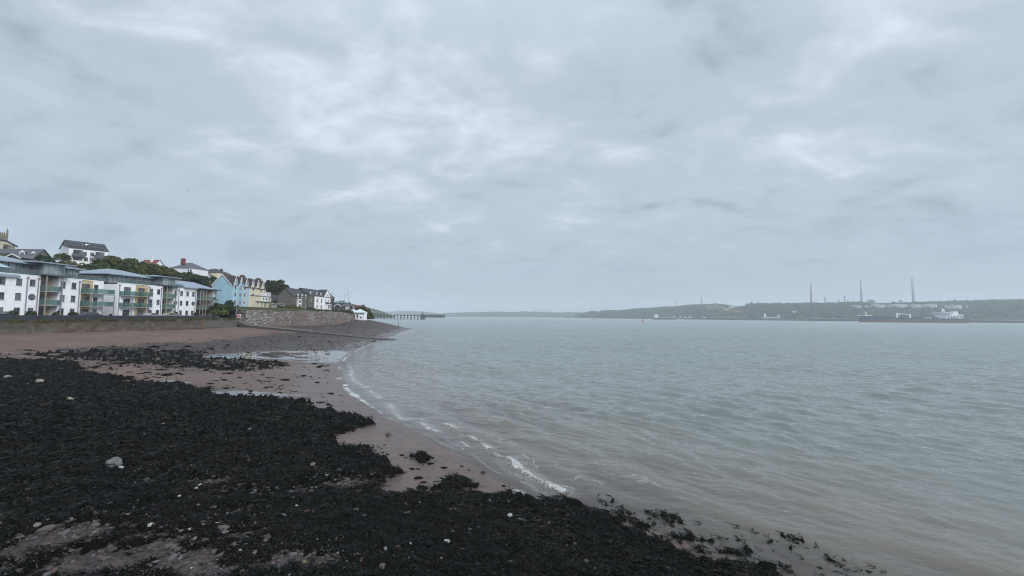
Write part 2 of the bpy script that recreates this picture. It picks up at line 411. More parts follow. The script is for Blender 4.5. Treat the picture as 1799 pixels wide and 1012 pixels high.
gg = np.where((inl > 0.8) & (gy > 129.5 + np.clip((inl - 1) * 1.4, 0, 12)), 1.0, np.where(inl > 33, 1.0, 0.0))

m, t, o = newmat('beach'); q = NT(t); P = q.pos()
nA = q.noise(P, 0.16, 6, 0.6, sc=(1, 1.0, 1)); nB = q.noise(P, 1.3, 5, 0.6); nC = q.noise(P, 9, 4, 0.7); nD = q.noise(P, 40, 3, 0.7)
sand = q.mix(q.rng(nA, .3, .7), (.142, .094, .076, 1), (.205, .145, .120, 1))
sand = q.mix(q.rng(nB, .40, .72, 0, .6), sand, (.095, .080, .075, 1))
sand = q.mix(q.rng(q.noise(P, .5, 5, .6, sc=(1, .35, 1), rot=.6), .55, .75, 0, .7), sand, (.085, .083, .078, 1))
vor = q.n('ShaderNodeTexVoronoi'); vor.inputs['Scale'].default_value = 7; q.l(P, vor.inputs['Vector'])
peb = q.mix(vor.outputs['Color'], (.042, .037, .035, 1), (.125, .108, .102, 1))
peb = q.mix(q.rng(nC, .45, .75, 0, .6), peb, (.045, .035, .035, 1))
vor2 = q.n('ShaderNodeTexVoronoi'); vor2.inputs['Scale'].default_value = 2.2; q.l(P, vor2.inputs['Vector'])
peb = q.mix(q.rng(vor2.outputs['Distance'], .1, .5, .35, 0), peb, (.03, .028, .028, 1))
rubc = q.mix(vor.outputs['Color'], (.022, .017, .016, 1), (.075, .052, .047, 1))
col = q.mix(q.attr('shingle'), sand, peb)
col = q.mix(q.attr('rubble'), col, rubc)
dk = q.rng(q.attr('weed'), -.5, .1, 0, .75)
col = q.mix(dk, col, (.028, .027, .025, 1))
wet = q.attr('wet')
col = q.mix(q.math('MULTIPLY', wet, .40), col, (.050, .032, .026, 1))
gcol = q.mix(q.rng(q.noise(P, .3, 5, .6), .35, .65), (.030, .040, .016, 1), (.075, .080, .038, 1))
col = q.mix(q.attr('grass'), col, gcol)
spk = q.math('MULTIPLY', q.rng(q.noise(P, 34, 2, .5), .70, .74), q.rng(q.attr('shell'), 0, 1))
col = q.mix(spk, col, (.42, .40, .36, 1))
pl = q.attr('pool')
rg = q.mix(pl, q.mix(wet, (.85,) * 3 + (1,), (.34,) * 3 + (1,)), (.04,) * 3 + (1,))
sepc = q.n('ShaderNodeSeparateColor'); q.l(rg, sepc.inputs[0])
h = q.math('ADD', q.math('MULTIPLY', nC, .5), q.math('MULTIPLY', nD, .3))
bn = q.n('ShaderNodeBump'); q.l(h, bn.inputs['Height']); bn.inputs['Distance'].default_value = .04
q.l(q.rng(pl, 0, 1, .5, .01), bn.inputs['Strength'])
col = q.mix(q.math('MULTIPLY', pl, .6), col, (.05, .05, .052, 1))
b = q.principled(col, sepc.outputs[0], q.math('ADD', q.rng(wet, 0, 1, .12, .26), q.rng(pl, 0, 1, 0, .35)), bn.outputs[0]); q.l(b.outputs[0], o.inputs[0])
gwet = np.clip(sstep(7, 0.3, gd) * (0.75 + .5 * fbm(gx / 3, gy / 3, 2, 81)) + 0.55 * sstep(26, 6, gd) + 0.35 * (gr < 40), 0, 1) * onbeach
gshell = np.clip(sstep(4.5, 1.0, gd), 0, 1) * (gd > 0) * sstep(-.1, .4, fbm(gx / 2, gy / 2, 3, 91)) + .25 * rough_zone
beach = grid('beach', gx, gy, gz, m, attrs={'weed': np.clip(gw, -2, 2), 'wet': gwet, 'pool': gp * (gd > -1), 'shingle': gs * onbeach, 'grass': gg, 'rubble': rough_zone, 'shell': gshell})
tag(beach, kind='structure')

# ------------------------------------------------------------------ seaweed bed
wxx, wyy, wr = polar(4.5, 120, 0.0045, -66, 50, 0.11)
wd = shore_d(wxx, wyy)
ww = weed(wxx, wyy)
# far weed lies on the line of the tide, thinner
cov = sstep(-0.02, 0.5, ww)
lump = 0.5 + 0.9 * fbm(wxx / 1.1, wyy / 1.1, 3, 101); fine = np.abs(fbm(wxx / .17, wyy / .17, 3, 103, .6)); vf = np.abs(vn(wxx / .045, wyy / .045, 107))
mid = np.abs(fbm(wxx / .45, wyy / .45, 2, 105))
near = np.clip(1.25 - wr / 40, 0.15, 1)
hgt = cov * (0.03 + 0.17 * np.clip(lump, 0, 1.2) + 0.16 * mid + 0.14 * fine * near + 0.05 * vf * near) * np.clip(wr / 18, .75, 1.8)
wz = H0(wxx, wyy, wd) + hgt - 0.02
wz = np.where(wd < 0, wz - 0.02, wz)
keep = (ww > 0.0) & (wd > -9) & (np.interp(wyy, _wy, _wx) < wxx - 1)
m, t, o = newmat('seaweed'); q = NT(t); P = q.pos()
c = q.mix(q.rng(q.noise(P, .22, 4, .6), .4, .65), (.0062, .0062, .0058, 1), (.0058, .0084, .0066, 1))
c = q.mix(q.rng(q.noise(P, 16, 3, .7), .45, .75), c, (.015, .0145, .0125, 1))
c = q.mix(q.rng(q.noise(P, 3.1, 3, .7), .50, .72, 0, .8), c, (.0045, .0045, .004, 1))
hh = q.math('ADD', q.noise(P, 26, 4, .75), q.math('MULTIPLY', q.noise(P, 9, 2, .6), .8))
c = q.mix(q.rng(q.noise(P, .7, 4, .65), .50, .68, 0, .8), c, (.0150, .0115, .0080, 1))
b = q.principled(c, q.rng(q.noise(P, 12, 2, .5), .3, .7, .5, .85), .09, q.bump(hh, 1.0, .07)); q.l(b.outputs[0], o.inputs[0])
MSEA = m
sw = grid('seaweed', wxx, wyy, wz, m, keep=keep)
tag(sw, 'mass of wet black seaweed covering the lower beach', 'seaweed', kind='stuff')
# loose fronds standing up out of the bed
def fronds(n, rmin, rmax, name, label, long=0):
    a = np.radians(NR.uniform(-56, 42, n)); r = rmin * (rmax / rmin) ** NR.uniform(0, 1, n)
    x = r * np.sin(a); y = r * np.cos(a); w = weed(x, y); d = shore_d(x, y)
    k = (w > -0.05 + NR.uniform(0, .25, n)) & (d > -3); x, y, r, d, w = x[k], y[k], r[k], d[k], w[k]; n = len(x)
    z0 = H0(x, y, d)
    lump = 0.5 + 0.9 * fbm(x / 1.1, y / 1.1, 3, 101); md = np.abs(fbm(x / .45, y / .45, 2, 105)); fi = np.abs(fbm(x / .17, y / .17, 3, 103, .6))
    nearf = np.clip(1.25 - r / 40, .15, 1)
    z = z0 + sstep(-.02, .5, w) * (0.03 + .17 * np.clip(lump, 0, 1.2) + .16 * md + .14 * fi * nearf) * np.clip(r / 18, .75, 1.8) - .01
    th = NR.uniform(0, 6.283, n) if not long else 2.6 + 1.6 * fbm(x / 2.5, y / 2.5, 2, 141) + NR.normal(0, .35, n); Ln = NR.uniform(.05, .15, n) * np.clip(r / 16, .9, 1.9); wd_ = Ln * NR.uniform(.16, .34, n)
    dxv, dyv = np.cos(th), np.sin(th); nx, ny = -dyv, dxv
    if long: Ln = Ln * long; wd_ = Ln * NR.uniform(.07, .13, n)
    lift = NR.uniform(.02, .40, n) * Ln * (.25 if long else 1)
    V = np.zeros((n, 6, 3))
    for i, (s, hgh, wf) in enumerate([(0, 0, .6), (.5, .8, 1), (1, NR.uniform(.0, 1.0, n), .5)]):
        bend = (s ** 2) * NR.uniform(-.4, .4, n) * Ln
        cxp = x + dxv * Ln * s + nx * bend; cyp = y + dyv * Ln * s + ny * bend; cz = z + lift * hgh
        tw = NR.uniform(-.5, .5, n) * wd_
        V[:, 2 * i] = np.stack([cxp + nx * wd_ * wf / 2, cyp + ny * wd_ * wf / 2, cz + tw], -1)
        V[:, 2 * i + 1] = np.stack([cxp - nx * wd_ * wf / 2, cyp - ny * wd_ * wf / 2, cz - tw], -1)
    b_ = np.arange(n)[:, None] * 6
    F = np.concatenate([b_ + np.array([[0, 1, 3, 2]]), b_ + np.array([[2, 3, 5, 4]])])
    tint = np.repeat(np.clip(NR.uniform(0, 1, n) ** 1.15 + .30 * fbm(x / 3.2, y / 3.2, 3, 151), 0, 1), 6)
    o = npmesh(name, V.reshape(-1, 3), F, MFR, None, False, {'tint': tint}); tag(o, label, 'seaweed', kind='stuff'); return o
m, t, o = newmat('frond'); q = NT(t)
r_ = q.n('ShaderNodeValToRGB'); q.l(q.attr('tint'), r_.inputs[0]); e = r_.color_ramp.elements
e[0].color = (.003, .003, .0028, 1); e[1].color = (.034, .029, .018, 1); e[1].position = 1
for p_, c_ in ((.45, (.006, .006, .005, 1)), (.75, (.009, .0105, .008, 1)), (.93, (.015, .0145, .012, 1))): k_ = r_.color_ramp.elements.new(p_); k_.color = c_
b = q.principled(r_.outputs[0], .5, .15); q.l(b.outputs[0], o.inputs[0]); MFR = m
fronds(90000, 6.5, 45, 'seaweed_strands', 'long flat strands of wrack lying over the black seaweed', 2.2)
fronds(200000, 6.5, 60, 'seaweed_fronds', 'short glistening fronds sticking up from the black seaweed')
# ================================================================== water
ax_, ay_, ar_ = polar(5.5, 9000, 0.0050, -58, 58, 0.13)
ad = shore_d(ax_, ay_)
off = -ad
# wind waves running in from the open water towards the beach
waves = []
for i in range(40):
    lam = 0.55 * (12 / 0.55) ** (rnd.random()); th = math.atan2(-.72, -.70) + rnd.gauss(0, .45 if lam < 1.5 else .28)
    amp = 0.0075 * lam ** 0.75 * (1.5 if lam < 4 else .8 if lam < 7 else .4); waves.append((lam, th, amp, rnd.uniform(0, 6.28)))
for lam, amp in ((1.55, .016), (1.9, .018), (2.3, .022), (2.75, .024), (3.3, .026), (3.9, .024), (4.8, .022)):     # the main train, long parallel crests
    waves.append((lam, math.atan2(-.58, -.82) + rnd.gauss(0, .09), amp, rnd.uniform(0, 6.28)))
Z = np.zeros(ax_.shape)
# local grid spacing limits which waves the mesh may carry
spc = ar_ * 0.0050
wob = 1.3 * fbm(ax_ / 18, ay_ / 18, 2, 201)
for lam, th, amp, ph in waves:
    kx, ky = math.cos(th) * 2 * math.pi / lam, math.sin(th) * 2 * math.pi / lam
    keepw = sstep(2.2, 5.0, lam / spc)
    if keepw.max() <= 0: continue
    p = kx * ax_ + ky * ay_ + ph + wob * (2.0 / max(lam, 1)) * 2
    s = np.sin(p); s = 1 - np.abs(np.sin(p / 2)) * 2 * .5 - .5 + .5 * s * .6      # sharper crests
    Z += amp * 1.5 * s * keepw
env = 0.75 + 0.6 * fbm(ax_ / 30, ay_ / 22, 3, 205)
Z *= np.clip(env, .25, 1.6)
Z += 0.02 * fbm(ax_ / .35, ay_ / .22, 3, 209) * np.clip(1.4 - ar_ / 35, 0, 1)
shal = sstep(0.3, 9, off)
Z *= 0.18 + 0.82 * shal
# low swell lines following the shore
sw1 = np.sin(off / 2.3 * 1.0 + 1.6 * fbm(ax_ / 7, ay_ / 7, 2, 211) + 0.6)
Z += 0.045 * np.clip(sw1, 0, 1) ** 2 * sstep(2, 5, off) * sstep(26, 8, off)
FOAM = [  # (polyline in the photograph, half width m, strength, crest height m)
    ([(896, 808), (915, 825), (937, 839), (960, 852), (987, 865)], .30, 1.5, .13), ([(868, 797), (880, 803), (896, 809)], .16, .8, .08),
    ([(823, 767), (830, 770), (837, 773)], .22, 1.5, .10), ([(783, 744), (792, 749), (800, 753)], .22, 1.4, .10), ([(849, 781), (859, 787)], .2, 1.3, .09),
    ([(738, 735), (744, 745), (755, 754), (769, 758)], .30, 1.1, .06), ([(684, 710), (692, 726), (708, 737), (722, 737)], .38, 1.0, .05),
    ([(650, 686), (657, 693), (664, 700)], .30, 1.1, .05), ([(616, 655), (620, 668), (634, 676), (646, 681)], .42, 1.0, .05),
    ([(612, 640), (618, 648), (616, 656)], .5, .75, .03), ([(810, 776), (816, 779), (822, 783)], .15, 1.1, .04), ([(829, 797), (841, 808), (856, 820), (880, 835)], .08, .8, .02),
    ([(742, 758), (760, 770), (790, 790), (820, 808)], .06, .55, .01), ([(870, 812), (892, 830), (925, 845), (945, 862)], .10, .65, .015),
    ([(690, 575 + 130), (702, 722), (716, 742)], .1, .35, .0), ([(700, 740), (730, 757), (770, 775), (800, 790)], .10, .55, .01),
    ([(770, 762), (790, 775), (815, 790)], .12, .6, .0), ([(905, 835), (930, 852), (960, 872)], .3, .55, .02), ([(1118, 918), (1150, 935), (1175, 950)], .15, .5, .0),
    ([(690, 678), (700, 681)], .12, .6, .0), ([(640, 655), (650, 668)], .1, .5, 0), ([(1300, 898), (1400, 897)], .05, .0, .0),
    ([(1380, 896), (1392, 898)], .1, .6, .03)]
foam = np.zeros(ax_.shape)
wig = 0.25 * fbm(ax_ / .8, ay_ / .8, 3, 221)
for pts, hw, st, ch in FOAM:
    W = [tuple(atZ(a, b)[:2]) for a, b in pts]
    d = pldist(ax_, ay_, W); dd = np.abs(d + wig * hw * 3)
    foam = np.maximum(foam, 1.05 * st * np.exp(-(dd / (hw * .7)) ** 2) * (.75 + .5 * fbm(ax_ / .5, ay_ / .5, 3, 223)))
    # spent foam trailing on the landward side
    if st > .9: foam = np.maximum(foam, .40 * np.exp(-(d / (hw * 3.2)) ** 2))
    if ch: Z += ch * np.exp(-(d / (hw * 1.1)) ** 2) * (1 + .5 * fbm(ax_ / .4, ay_ / .4, 2, 225))
# lace along the very edge of the water
edge_n = fbm(ax_ / 1.7, ay_ / 1.7, 3, 231); farsh = sstep(160, 60, ay_) * (ay_ > 9)
lace = np.exp(-((off - .10 - .5 * np.abs(edge_n)) / (.11 + .0035 * ar_)) ** 2) * 1.25 + np.exp(-((off - .05) / .2) ** 2) * .5
sandy = sstep(16, 19, ay_) * 1.0 + .25
foam = np.maximum(foam, lace * np.clip(.85 + edge_n, .25, 1.1) * farsh * np.clip(sandy, 0, 1) * np.clip(.5 + ar_ / 60, 0, 1.4))
for kk_, off_ in ((.62, 1.3), (.52, 2.4), (.45, 3.6)):
    foam = np.maximum(foam, kk_ * np.exp(-((off - off_ - 1.4 * edge_n) / (.07 + .003 * ar_)) ** 2) * farsh * sandy * np.clip(.5 + edge_n * 1.5, 0, 1))
foam *= (off > -.35)
floorz = H0(ax_, ay_, ad)
depth = np.clip(Z + 0.02 - floorz, 0, 10)
keep = (ad < 1.0)
m, t, o = newmat('water'); q = NT(t); P = q.pos()
offa = q.attr('off'); ra = q.attr('rng'); fo = q.attr('foam'); dep = q.attr('depth')
mud = q.rng(offa, 0, 22, 0, 1, True); far = q.rng(ra, 40, 420, 0, 1, True)
mudn = q.math('ADD', mud, q.rng(q.noise(P, .09, 4, .6), .3, .7, -.25, .25), clamp=True)
body = q.mix(mudn, (.215, .195, .160, 1), (.170, .196, .172, 1))
body = q.mix(far, body, (.152, .218, .206, 1))
body = q.mix(q.rng(q.noise(P, .012, 4, .55, sc=(.35, 1.6, 1)), .42, .66, 0, .55), body, (.155, .195, .205, 1))
# ripples of every size
b1 = q.noise(P, 2.6, 4, .62, sc=(.55, 1.0, 1), rot=-.65); b2 = q.noise(P, .75, 4, .6, sc=(.5, 1.15, 1), rot=-.55)
b3 = q.noise(P, .12, 4, .6, sc=(.35, 1.3, 1), rot=-.2); b4 = q.noise(P, .03, 3, .6, sc=(.3, 1.5, 1), rot=-.1)
def bmp(hh, dist, st, nrm=None):
    x = q.n('ShaderNodeBump'); q.l(hh, x.inputs['Height']); x.inputs['Distance'].default_value = dist; q.put(x.inputs['Strength'], st)
    if nrm is not None: q.l(nrm, x.inputs['Normal'])
    return x.outputs[0]
calm = q.rng(offa, 0.2, 6, .25, 1)
nrm_ = bmp(b4, 2.6, q.rng(ra, 250, 900, 0, 1)); nrm_ = bmp(b3, 1.0, q.rng(ra, 60, 240, 0, 1), nrm_)
nrm_ = bmp(b2, .36, q.math('MULTIPLY', q.rng(ra, 15, 70, .25, 1), calm), nrm_); nrm_ = bmp(b1, .062, q.math('MULTIPLY', calm, .9), nrm_)
dif = q.n('ShaderNodeBsdfDiffuse'); q.l(body, dif.inputs[0]); q.l(nrm_, dif.inputs['Normal'])
tr = q.n('ShaderNodeBsdfTransparent'); tr.inputs[0].default_value = (.93, .92, .88, 1)
al = q.math('SUBTRACT', 1.0, q.math('POWER', 2.718, q.math('MULTIPLY', dep, -5.0)))
m1 = q.n('ShaderNodeMixShader'); q.l(al, m1.inputs[0]); q.l(tr.outputs[0], m1.inputs[1]); q.l(dif.outputs[0], m1.inputs[2])
gl = q.n('ShaderNodeBsdfGlossy'); q.l(nrm_, gl.inputs['Normal']); q.put(gl.inputs['Roughness'], q.rng(ra, 20, 600, .06, .26)); gl.inputs[0].default_value = (1, 1, 1, 1)
fr = q.n('ShaderNodeFresnel'); fr.inputs[0].default_value = 1.333; q.l(nrm_, fr.inputs['Normal'])
frk = q.math('MULTIPLY', fr.outputs[0], q.rng(ra, 30, 700, 1.0, .74))
m2 = q.n('ShaderNodeMixShader'); q.l(frk, m2.inputs[0]); q.l(m1.outputs[0], m2.inputs[1]); q.l(gl.outputs[0], m2.inputs[2])
# foam: broken by two scales of noise, a little translucent
vo = q.n('ShaderNodeTexVoronoi'); vo.feature = 'DISTANCE_TO_EDGE'; vo.inputs['Scale'].default_value = 5.5
dist_ = q.n('ShaderNodeVectorMath', operation='ADD'); q.l(P, dist_.inputs[0]); q.l(q.noise(P, 3, 3, .6, col=True), dist_.inputs[1]); q.l(dist_.outputs[0], vo.inputs['Vector'])
lac = q.rng(vo.outputs['Distance'], .0, .16, .45, -.35)
fn = q.math('ADD', q.rng(q.noise(P, 14, 3, .65), .3, .7, -.42, .36), lac)
ff = q.rng(q.math('ADD', q.math('SUBTRACT', fo, .48), fn), 0.0, .45, 0, .95, True)
ff = q.math('MULTIPLY', ff, q.rng(fo, .02, .2))
fd = q.principled((.50, .50, .48, 1), .7, .3)
m3_ = q.n('ShaderNodeMixShader'); q.l(ff, m3_.inputs[0]); q.l(m2.outputs[0], m3_.inputs[1]); q.l(fd.outputs[0], m3_.inputs[2])
q.l(m3_.outputs[0], o.inputs[0])
water = grid('water', ax_, ay_, Z, m, keep=keep, attrs={'off': np.clip(off, -2, 500), 'rng': ar_, 'foam': foam, 'depth': depth})
tag(water, kind='structure')
del ax_, ay_, ar_, ad, off, Z, wob, foam, floorz, depth
# ================================================================== building kit (local frame: x along the front, -y out of the front, z up)
WHITE = mat('white_render', (.86, .865, .88), .8, .05, 1.2, .25, dirt=(.52, .53, .53), dscale=.6)
CREAMW = mat('cream_render', (.72, .65, .48), .8, .05, 1.0, .25, dirt=(.5, .44, .32))
BLUEW = mat('blue_render', (.36, .55, .645), .75, .05, 1.0, .25, dirt=(.22, .38, .46))
OCHRE = mat('ochre_render', (.47, .36, .20), .8, .08, 1.2, .25)
GREYW = mat('grey_render', (.145, .135, .120), .9, .12, 1.5, .2, dirt=(.08, .075, .07), bump=.3, bscale=5)
DGREYW = mat('dark_render', (.085, .080, .075), .9, .12, 1.5, .2)
LGREYW = mat('pale_grey_render', (.42, .42, .40), .85, .08, 1.0, .2, dirt=(.28, .28, .26))
WHITEP = mat('white_paint', (.80, .81, .82), .5, .03, 2.0, .4)
DSLATE = mat('dark_slate', (.050, .050, .056), .6, .25, 2.5, .35, sc=(1, 1, 3), bump=.4, bscale=3)
BSLATE = mat('brown_slate', (.062, .050, .050), .65, .25, 2.5, .35, sc=(1, 1, 3), bump=.4, bscale=3)
GSLATE = mat('grey_slate', (.105, .108, .125), .6, .18, 2.0, .4, sc=(1, 1, 3), bump=.3, bscale=3)
METALR = mat('blue_grey_metal_roof', (.235, .290, .350), .38, .06, .5, .5)
METALD = mat('dark_metal', (.085, .105, .120), .45, .1, 1.0, .5)
POSTG = mat('grey_steel', (.27, .275, .28), .5, .08, 1.0, .4)
PIPE = mat('grey_pipe', (.21, .215, .28), .5, .05, 1.0, .4)
REDT = mat('red_tile', (.20, .070, .058), .75, .18, 2.0, .3)
BRICK = mat('red_brick', (.20, .085, .065), .85, .2, 3.0, .2)
BRNBRK = mat('brown_brick', (.115, .075, .055), .85, .2, 3.0, .2)
STONEC = mat('church_stone', (.24, .205, .155), .9, .2, .8, .2, dirt=(.11, .09, .07), dscale=.3)
WFRAME = mat('white_frame', (.75, .76, .77), .4, .02, 1, .4)
GFRAME = mat('grey_frame', (.16, .165, .18), .5, .05, 1, .4)
TEALR = mat('teal_sheet', (.12, .19, .20), .5, .1, .6, .4)
TEALP = mat('pale_teal_panel', (.40, .56, .60), .4, .1, .4, .4)
m, t, o = newmat('window_glass'); q = NT(t)
c = q.mix(q.rng(q.noise(q.pos(), .45, 2, .5), .40, .62), (.022, .026, .034, 1), (.17, .18, .20, 1))
b = q.principled(c, .08, .6); q.l(b.outputs[0], o.inputs[0]); GLASS = m
m, t, o = newmat('green_balcony_glass'); q = NT(t)
b = q.principled((.16, .235, .215, 1), .08, .6); tr = q.n('ShaderNodeBsdfTransparent'); tr.inputs[0].default_value = (.62, .84, .79, 1)
mx_ = q.n('ShaderNodeMixShader'); mx_.inputs[0].default_value = .45; q.l(tr.outputs[0], mx_.inputs[1]); q.l(b.outputs[0], mx_.inputs[2]); q.l(mx_.outputs[0], o.inputs[0]); GRAIL = m
m, t, o = newmat('penthouse_glass'); q = NT(t)
c = q.mix(q.rng(q.noise(q.pos(), .35, 2, .5), .40, .62), (.10, .14, .15, 1), (.30, .36, .37, 1))
b = q.principled(c, .12, .6); q.l(b.outputs[0], o.inputs[0]); PGLASS = m

m, t, o = newmat('clear_rail_glass'); q = NT(t)
b = q.principled((.16, .20, .205, 1), .08, .6); tr = q.n('ShaderNodeBsdfTransparent'); tr.inputs[0].default_value = (.80, .87, .87, 1)
mx_ = q.n('ShaderNodeMixShader'); mx_.inputs[0].default_value = .30; q.l(tr.outputs[0], mx_.inputs[1]); q.l(b.outputs[0], mx_.inputs[2]); q.l(mx_.outputs[0], o.inputs[0]); CRAIL = m
def dormer(parent, root, x, y0, z0, w, h, depth=2.6, win_y=None, cheek=None):
    """small roof window house: dark cheeks and roof, white front"""
    d = MB().box(x - w / 2, x + w / 2, y0 + .02, y0 + depth, z0, z0 + h); do = d.build('dormer', cheek or DSLATE, parent)
    f = MB()
    f.box(x - w / 2 - .04, x - w / 2 + .14, y0 - .08, y0, z0, z0 + h); f.box(x + w / 2 - .14, x + w / 2 + .04, y0 - .08, y0, z0, z0 + h)
    f.box(x - w / 2 + .14, x + w / 2 - .14, y0 - .08, y0, z0 + h - .12, z0 + h); f.box(x - w / 2 + .14, x + w / 2 - .14, y0 - .08, y0, z0, z0 + .14)
    f.add([(x - w / 2 - .15, y0 - .1, z0 + h + .01), (x + w / 2 + .15, y0 - .1, z0 + h + .01), (x, y0 - .1, z0 + h + w * .42)], [(0, 1, 2)])
    f.build('dormer_front', WHITEP, do)
    win(root, x, z0 + h / 2, w - .3, h - .3, y=y0 - .10, style='plain', fm=WFRAME, sill=False, inset=.09)
    return do
def lp(loc, rz, px, py, y=0.0):
    u = Vector((math.cos(rz), math.sin(rz), 0)); n = Vector((-math.sin(rz), math.cos(rz), 0)); d = ray(px, py); C0 = Vector((0, 0, CAMZ)) - Vector(loc)
    t = (y - C0.dot(n)) / d.dot(n); p = C0 + d * t; return p.dot(u), p.z
_wm = {}
def win(parent, x, z, w, h, y=0.0, rot=0.0, style='cross', fm=None, sill=True, glass=None, inset=.11, surround=0.0, label=None):
    """window: dark pane set back, frame with glazing bars, sill. x, z = centre"""
    fm = fm or WFRAME; glass = glass or GLASS; k = (round(w, 2), round(h, 2), style, fm.name, glass.name, sill, inset, surround)
    if k not in _wm:
        a = MB(); b = MB(); s = MB(); fw_ = .055
        if style == 'round':
            n = 16; P = [(math.cos(2 * math.pi * i / n) * w / 2, math.sin(2 * math.pi * i / n) * w / 2) for i in range(n)]
            a.prism(P, .0 - .02, .05)
            Q = [(math.cos(2 * math.pi * i / n) * (w / 2 + .1), math.sin(2 * math.pi * i / n) * (w / 2 + .1)) for i in range(n)]
            for i in range(n):
                j = (i + 1) % n
                b.add([(P[i][0], -.05, P[i][1]), (P[j][0], -.05, P[j][1]), (Q[j][0], -.05, Q[j][1]), (Q[i][0], -.05, Q[i][1]),
                       (P[i][0], .02, P[i][1]), (P[j][0], .02, P[j][1]), (Q[j][0], .02, Q[j][1]), (Q[i][0], .02, Q[i][1])],
                      [(0, 1, 2, 3), (3, 2, 6, 7), (1, 0, 4, 5)])
        else:
            a.box(-w / 2 + .02, w / 2 - .02, inset, inset + .03, -h / 2 + .02, h / 2 - .02)
            y0, y1 = inset - .05, inset - .003
            b.box(-w / 2, -w / 2 + fw_, y0, y1, -h / 2, h / 2); b.box(w / 2 - fw_, w / 2, y0, y1, -h / 2, h / 2)
            b.box(-w / 2 + fw_, w / 2 - fw_, y0, y1, h / 2 - fw_, h / 2); b.box(-w / 2 + fw_, w / 2 - fw_, y0, y1, -h / 2, -h / 2 + fw_)
            if style in ('cross', 'mullion', 'door'):
                b.box(-.03, .03, y0 + .004, y1, -h / 2 + fw_, h / 2 - fw_)
            if style in ('cross',): b.box(-w / 2 + fw_, w / 2 - fw_, y0 + .008, y1, h * .16, h * .16 + .05)
            if style == 'sash': b.box(-w / 2 + fw_, w / 2 - fw_, y0 + .008, y1, -.03, .03)
            if style == 'triple':
                for xx in (-w / 6, w / 6): b.box(xx - .03, xx + .03, y0 + .004, y1, -h / 2 + fw_, h / 2 - fw_)
                b.box(-w / 2 + fw_, w / 2 - fw_, y0 + .008, y1, h * .18, h * .18 + .05)
            if surround:
                g = surround
                b.box(-w / 2 - g, -w / 2, -.05, .02, -h / 2 - g, h / 2 + g); b.box(w / 2, w / 2 + g, -.05, .02, -h / 2 - g, h / 2 + g)
                b.box(-w / 2, w / 2, -.05, .02, h / 2, h / 2 + g); b.box(-w / 2, w / 2, -.05, .02, -h / 2 - g, -h / 2)
            elif sill: s.box(-w / 2 - .1, w / 2 + .1, -.08, .10, -h / 2 - .09, -h / 2 - .003)
        def me(mb, nm, mm):
            q_ = bpy.data.meshes.new(nm); q_.from_pydata(mb.v, [], mb.f); q_.update(); q_.materials.append(mm); return q_
        _wm[k] = (me(a, 'window', glass), me(b, 'frame', fm), me(s, 'sill', LGREYW) if s.v else None)
    A, B, S = _wm[k]
    o = bpy.data.objects.new('window', A); COL.objects.link(o); o.parent = parent; o.location = (x, y, z); o.rotation_euler = (0, 0, rot)
    f = bpy.data.objects.new('frame', B); COL.objects.link(f); f.parent = o
    if S: f = bpy.data.objects.new('sill', S); COL.objects.link(f); f.parent = o
    if label: o['label'] = label
    return o
def facade(mb, x0, x1, z0, z1, ops=(), y=0.0, rev=.13, poly=None):
    """front wall in the plane y with real openings; ops = (cx, cz, w, h)"""
    ops = [(max(x0, c - w / 2), min(x1, c + w / 2), max(z0, d - h / 2), min(z1, d + h / 2)) for c, d, w, h in ops]
    ops = [p for p in ops if p[1] - p[0] > .05 and p[3] - p[2] > .05]
    xs = sorted({x0, x1, *[p[0] for p in ops], *[p[1] for p in ops]}); zs = sorted({z0, z1, *[p[2] for p in ops], *[p[3] for p in ops]})
    for i in range(len(xs) - 1):
        for j in range(len(zs) - 1):
            cx_, cz_ = (xs[i] + xs[i + 1]) / 2, (zs[j] + zs[j + 1]) / 2
            if any(a < cx_ < b and c < cz_ < d for a, b, c, d in ops): continue
            mb.quad((xs[i], y, zs[j]), (xs[i + 1], y, zs[j]), (xs[i + 1], y, zs[j + 1]), (xs[i], y, zs[j + 1]))
    for a, b, c, d in ops:
        mb.quad((a, y, c), (a, y + rev, c), (a, y + rev, d), (a, y, d)); mb.quad((b, y + rev, c), (b, y, c), (b, y, d), (b, y + rev, d))
        mb.quad((a, y, d), (a, y + rev, d), (b, y + rev, d), (b, y, d)); mb.quad((a, y + rev, c), (a, y, c), (b, y, c), (b, y + rev, c))
def gable_roof(mb, x0, x1, y0, y1, ze, zr, ov=.3, th=.16, axis='x'):
    """two slabs meeting at a ridge along axis"""
    if axis == 'x':
        ym = (y0 + y1) / 2; sl = (zr - ze) / (ym - y0)
        for s, ya in ((1, y0 - ov), (-1, y1 + ov)):
            zb = ze - sl * ov
            a = [(x0 - ov, ya, zb), (x1 + ov, ya, zb), (x1 + ov, ym, zr), (x0 - ov, ym, zr)]
            mb.add([(x, y, z + .03) for x, y, z in a] + [(x, y, z + .03 + th) for x, y, z in a], [(0, 3, 2, 1), (4, 5, 6, 7), (0, 1, 5, 4), (1, 2, 6, 5), (2, 3, 7, 6), (3, 0, 4, 7)])
    else:
        xm = (x0 + x1) / 2; sl = (zr - ze) / (xm - x0)
        for xa in (x0 - ov, x1 + ov):
            zb = ze - sl * ov
            a = [(xa, y0 - ov, zb), (xa, y1, zb), (xm, y1, zr), (xm, y0 - ov, zr)]
            mb.add([(x, y, z + .03) for x, y, z in a] + [(x, y, z + .03 + th) for x, y, z in a], [(0, 3, 2, 1), (4, 5, 6, 7), (0, 1, 5, 4), (1, 2, 6, 5), (2, 3, 7, 6), (3, 0, 4, 7)])
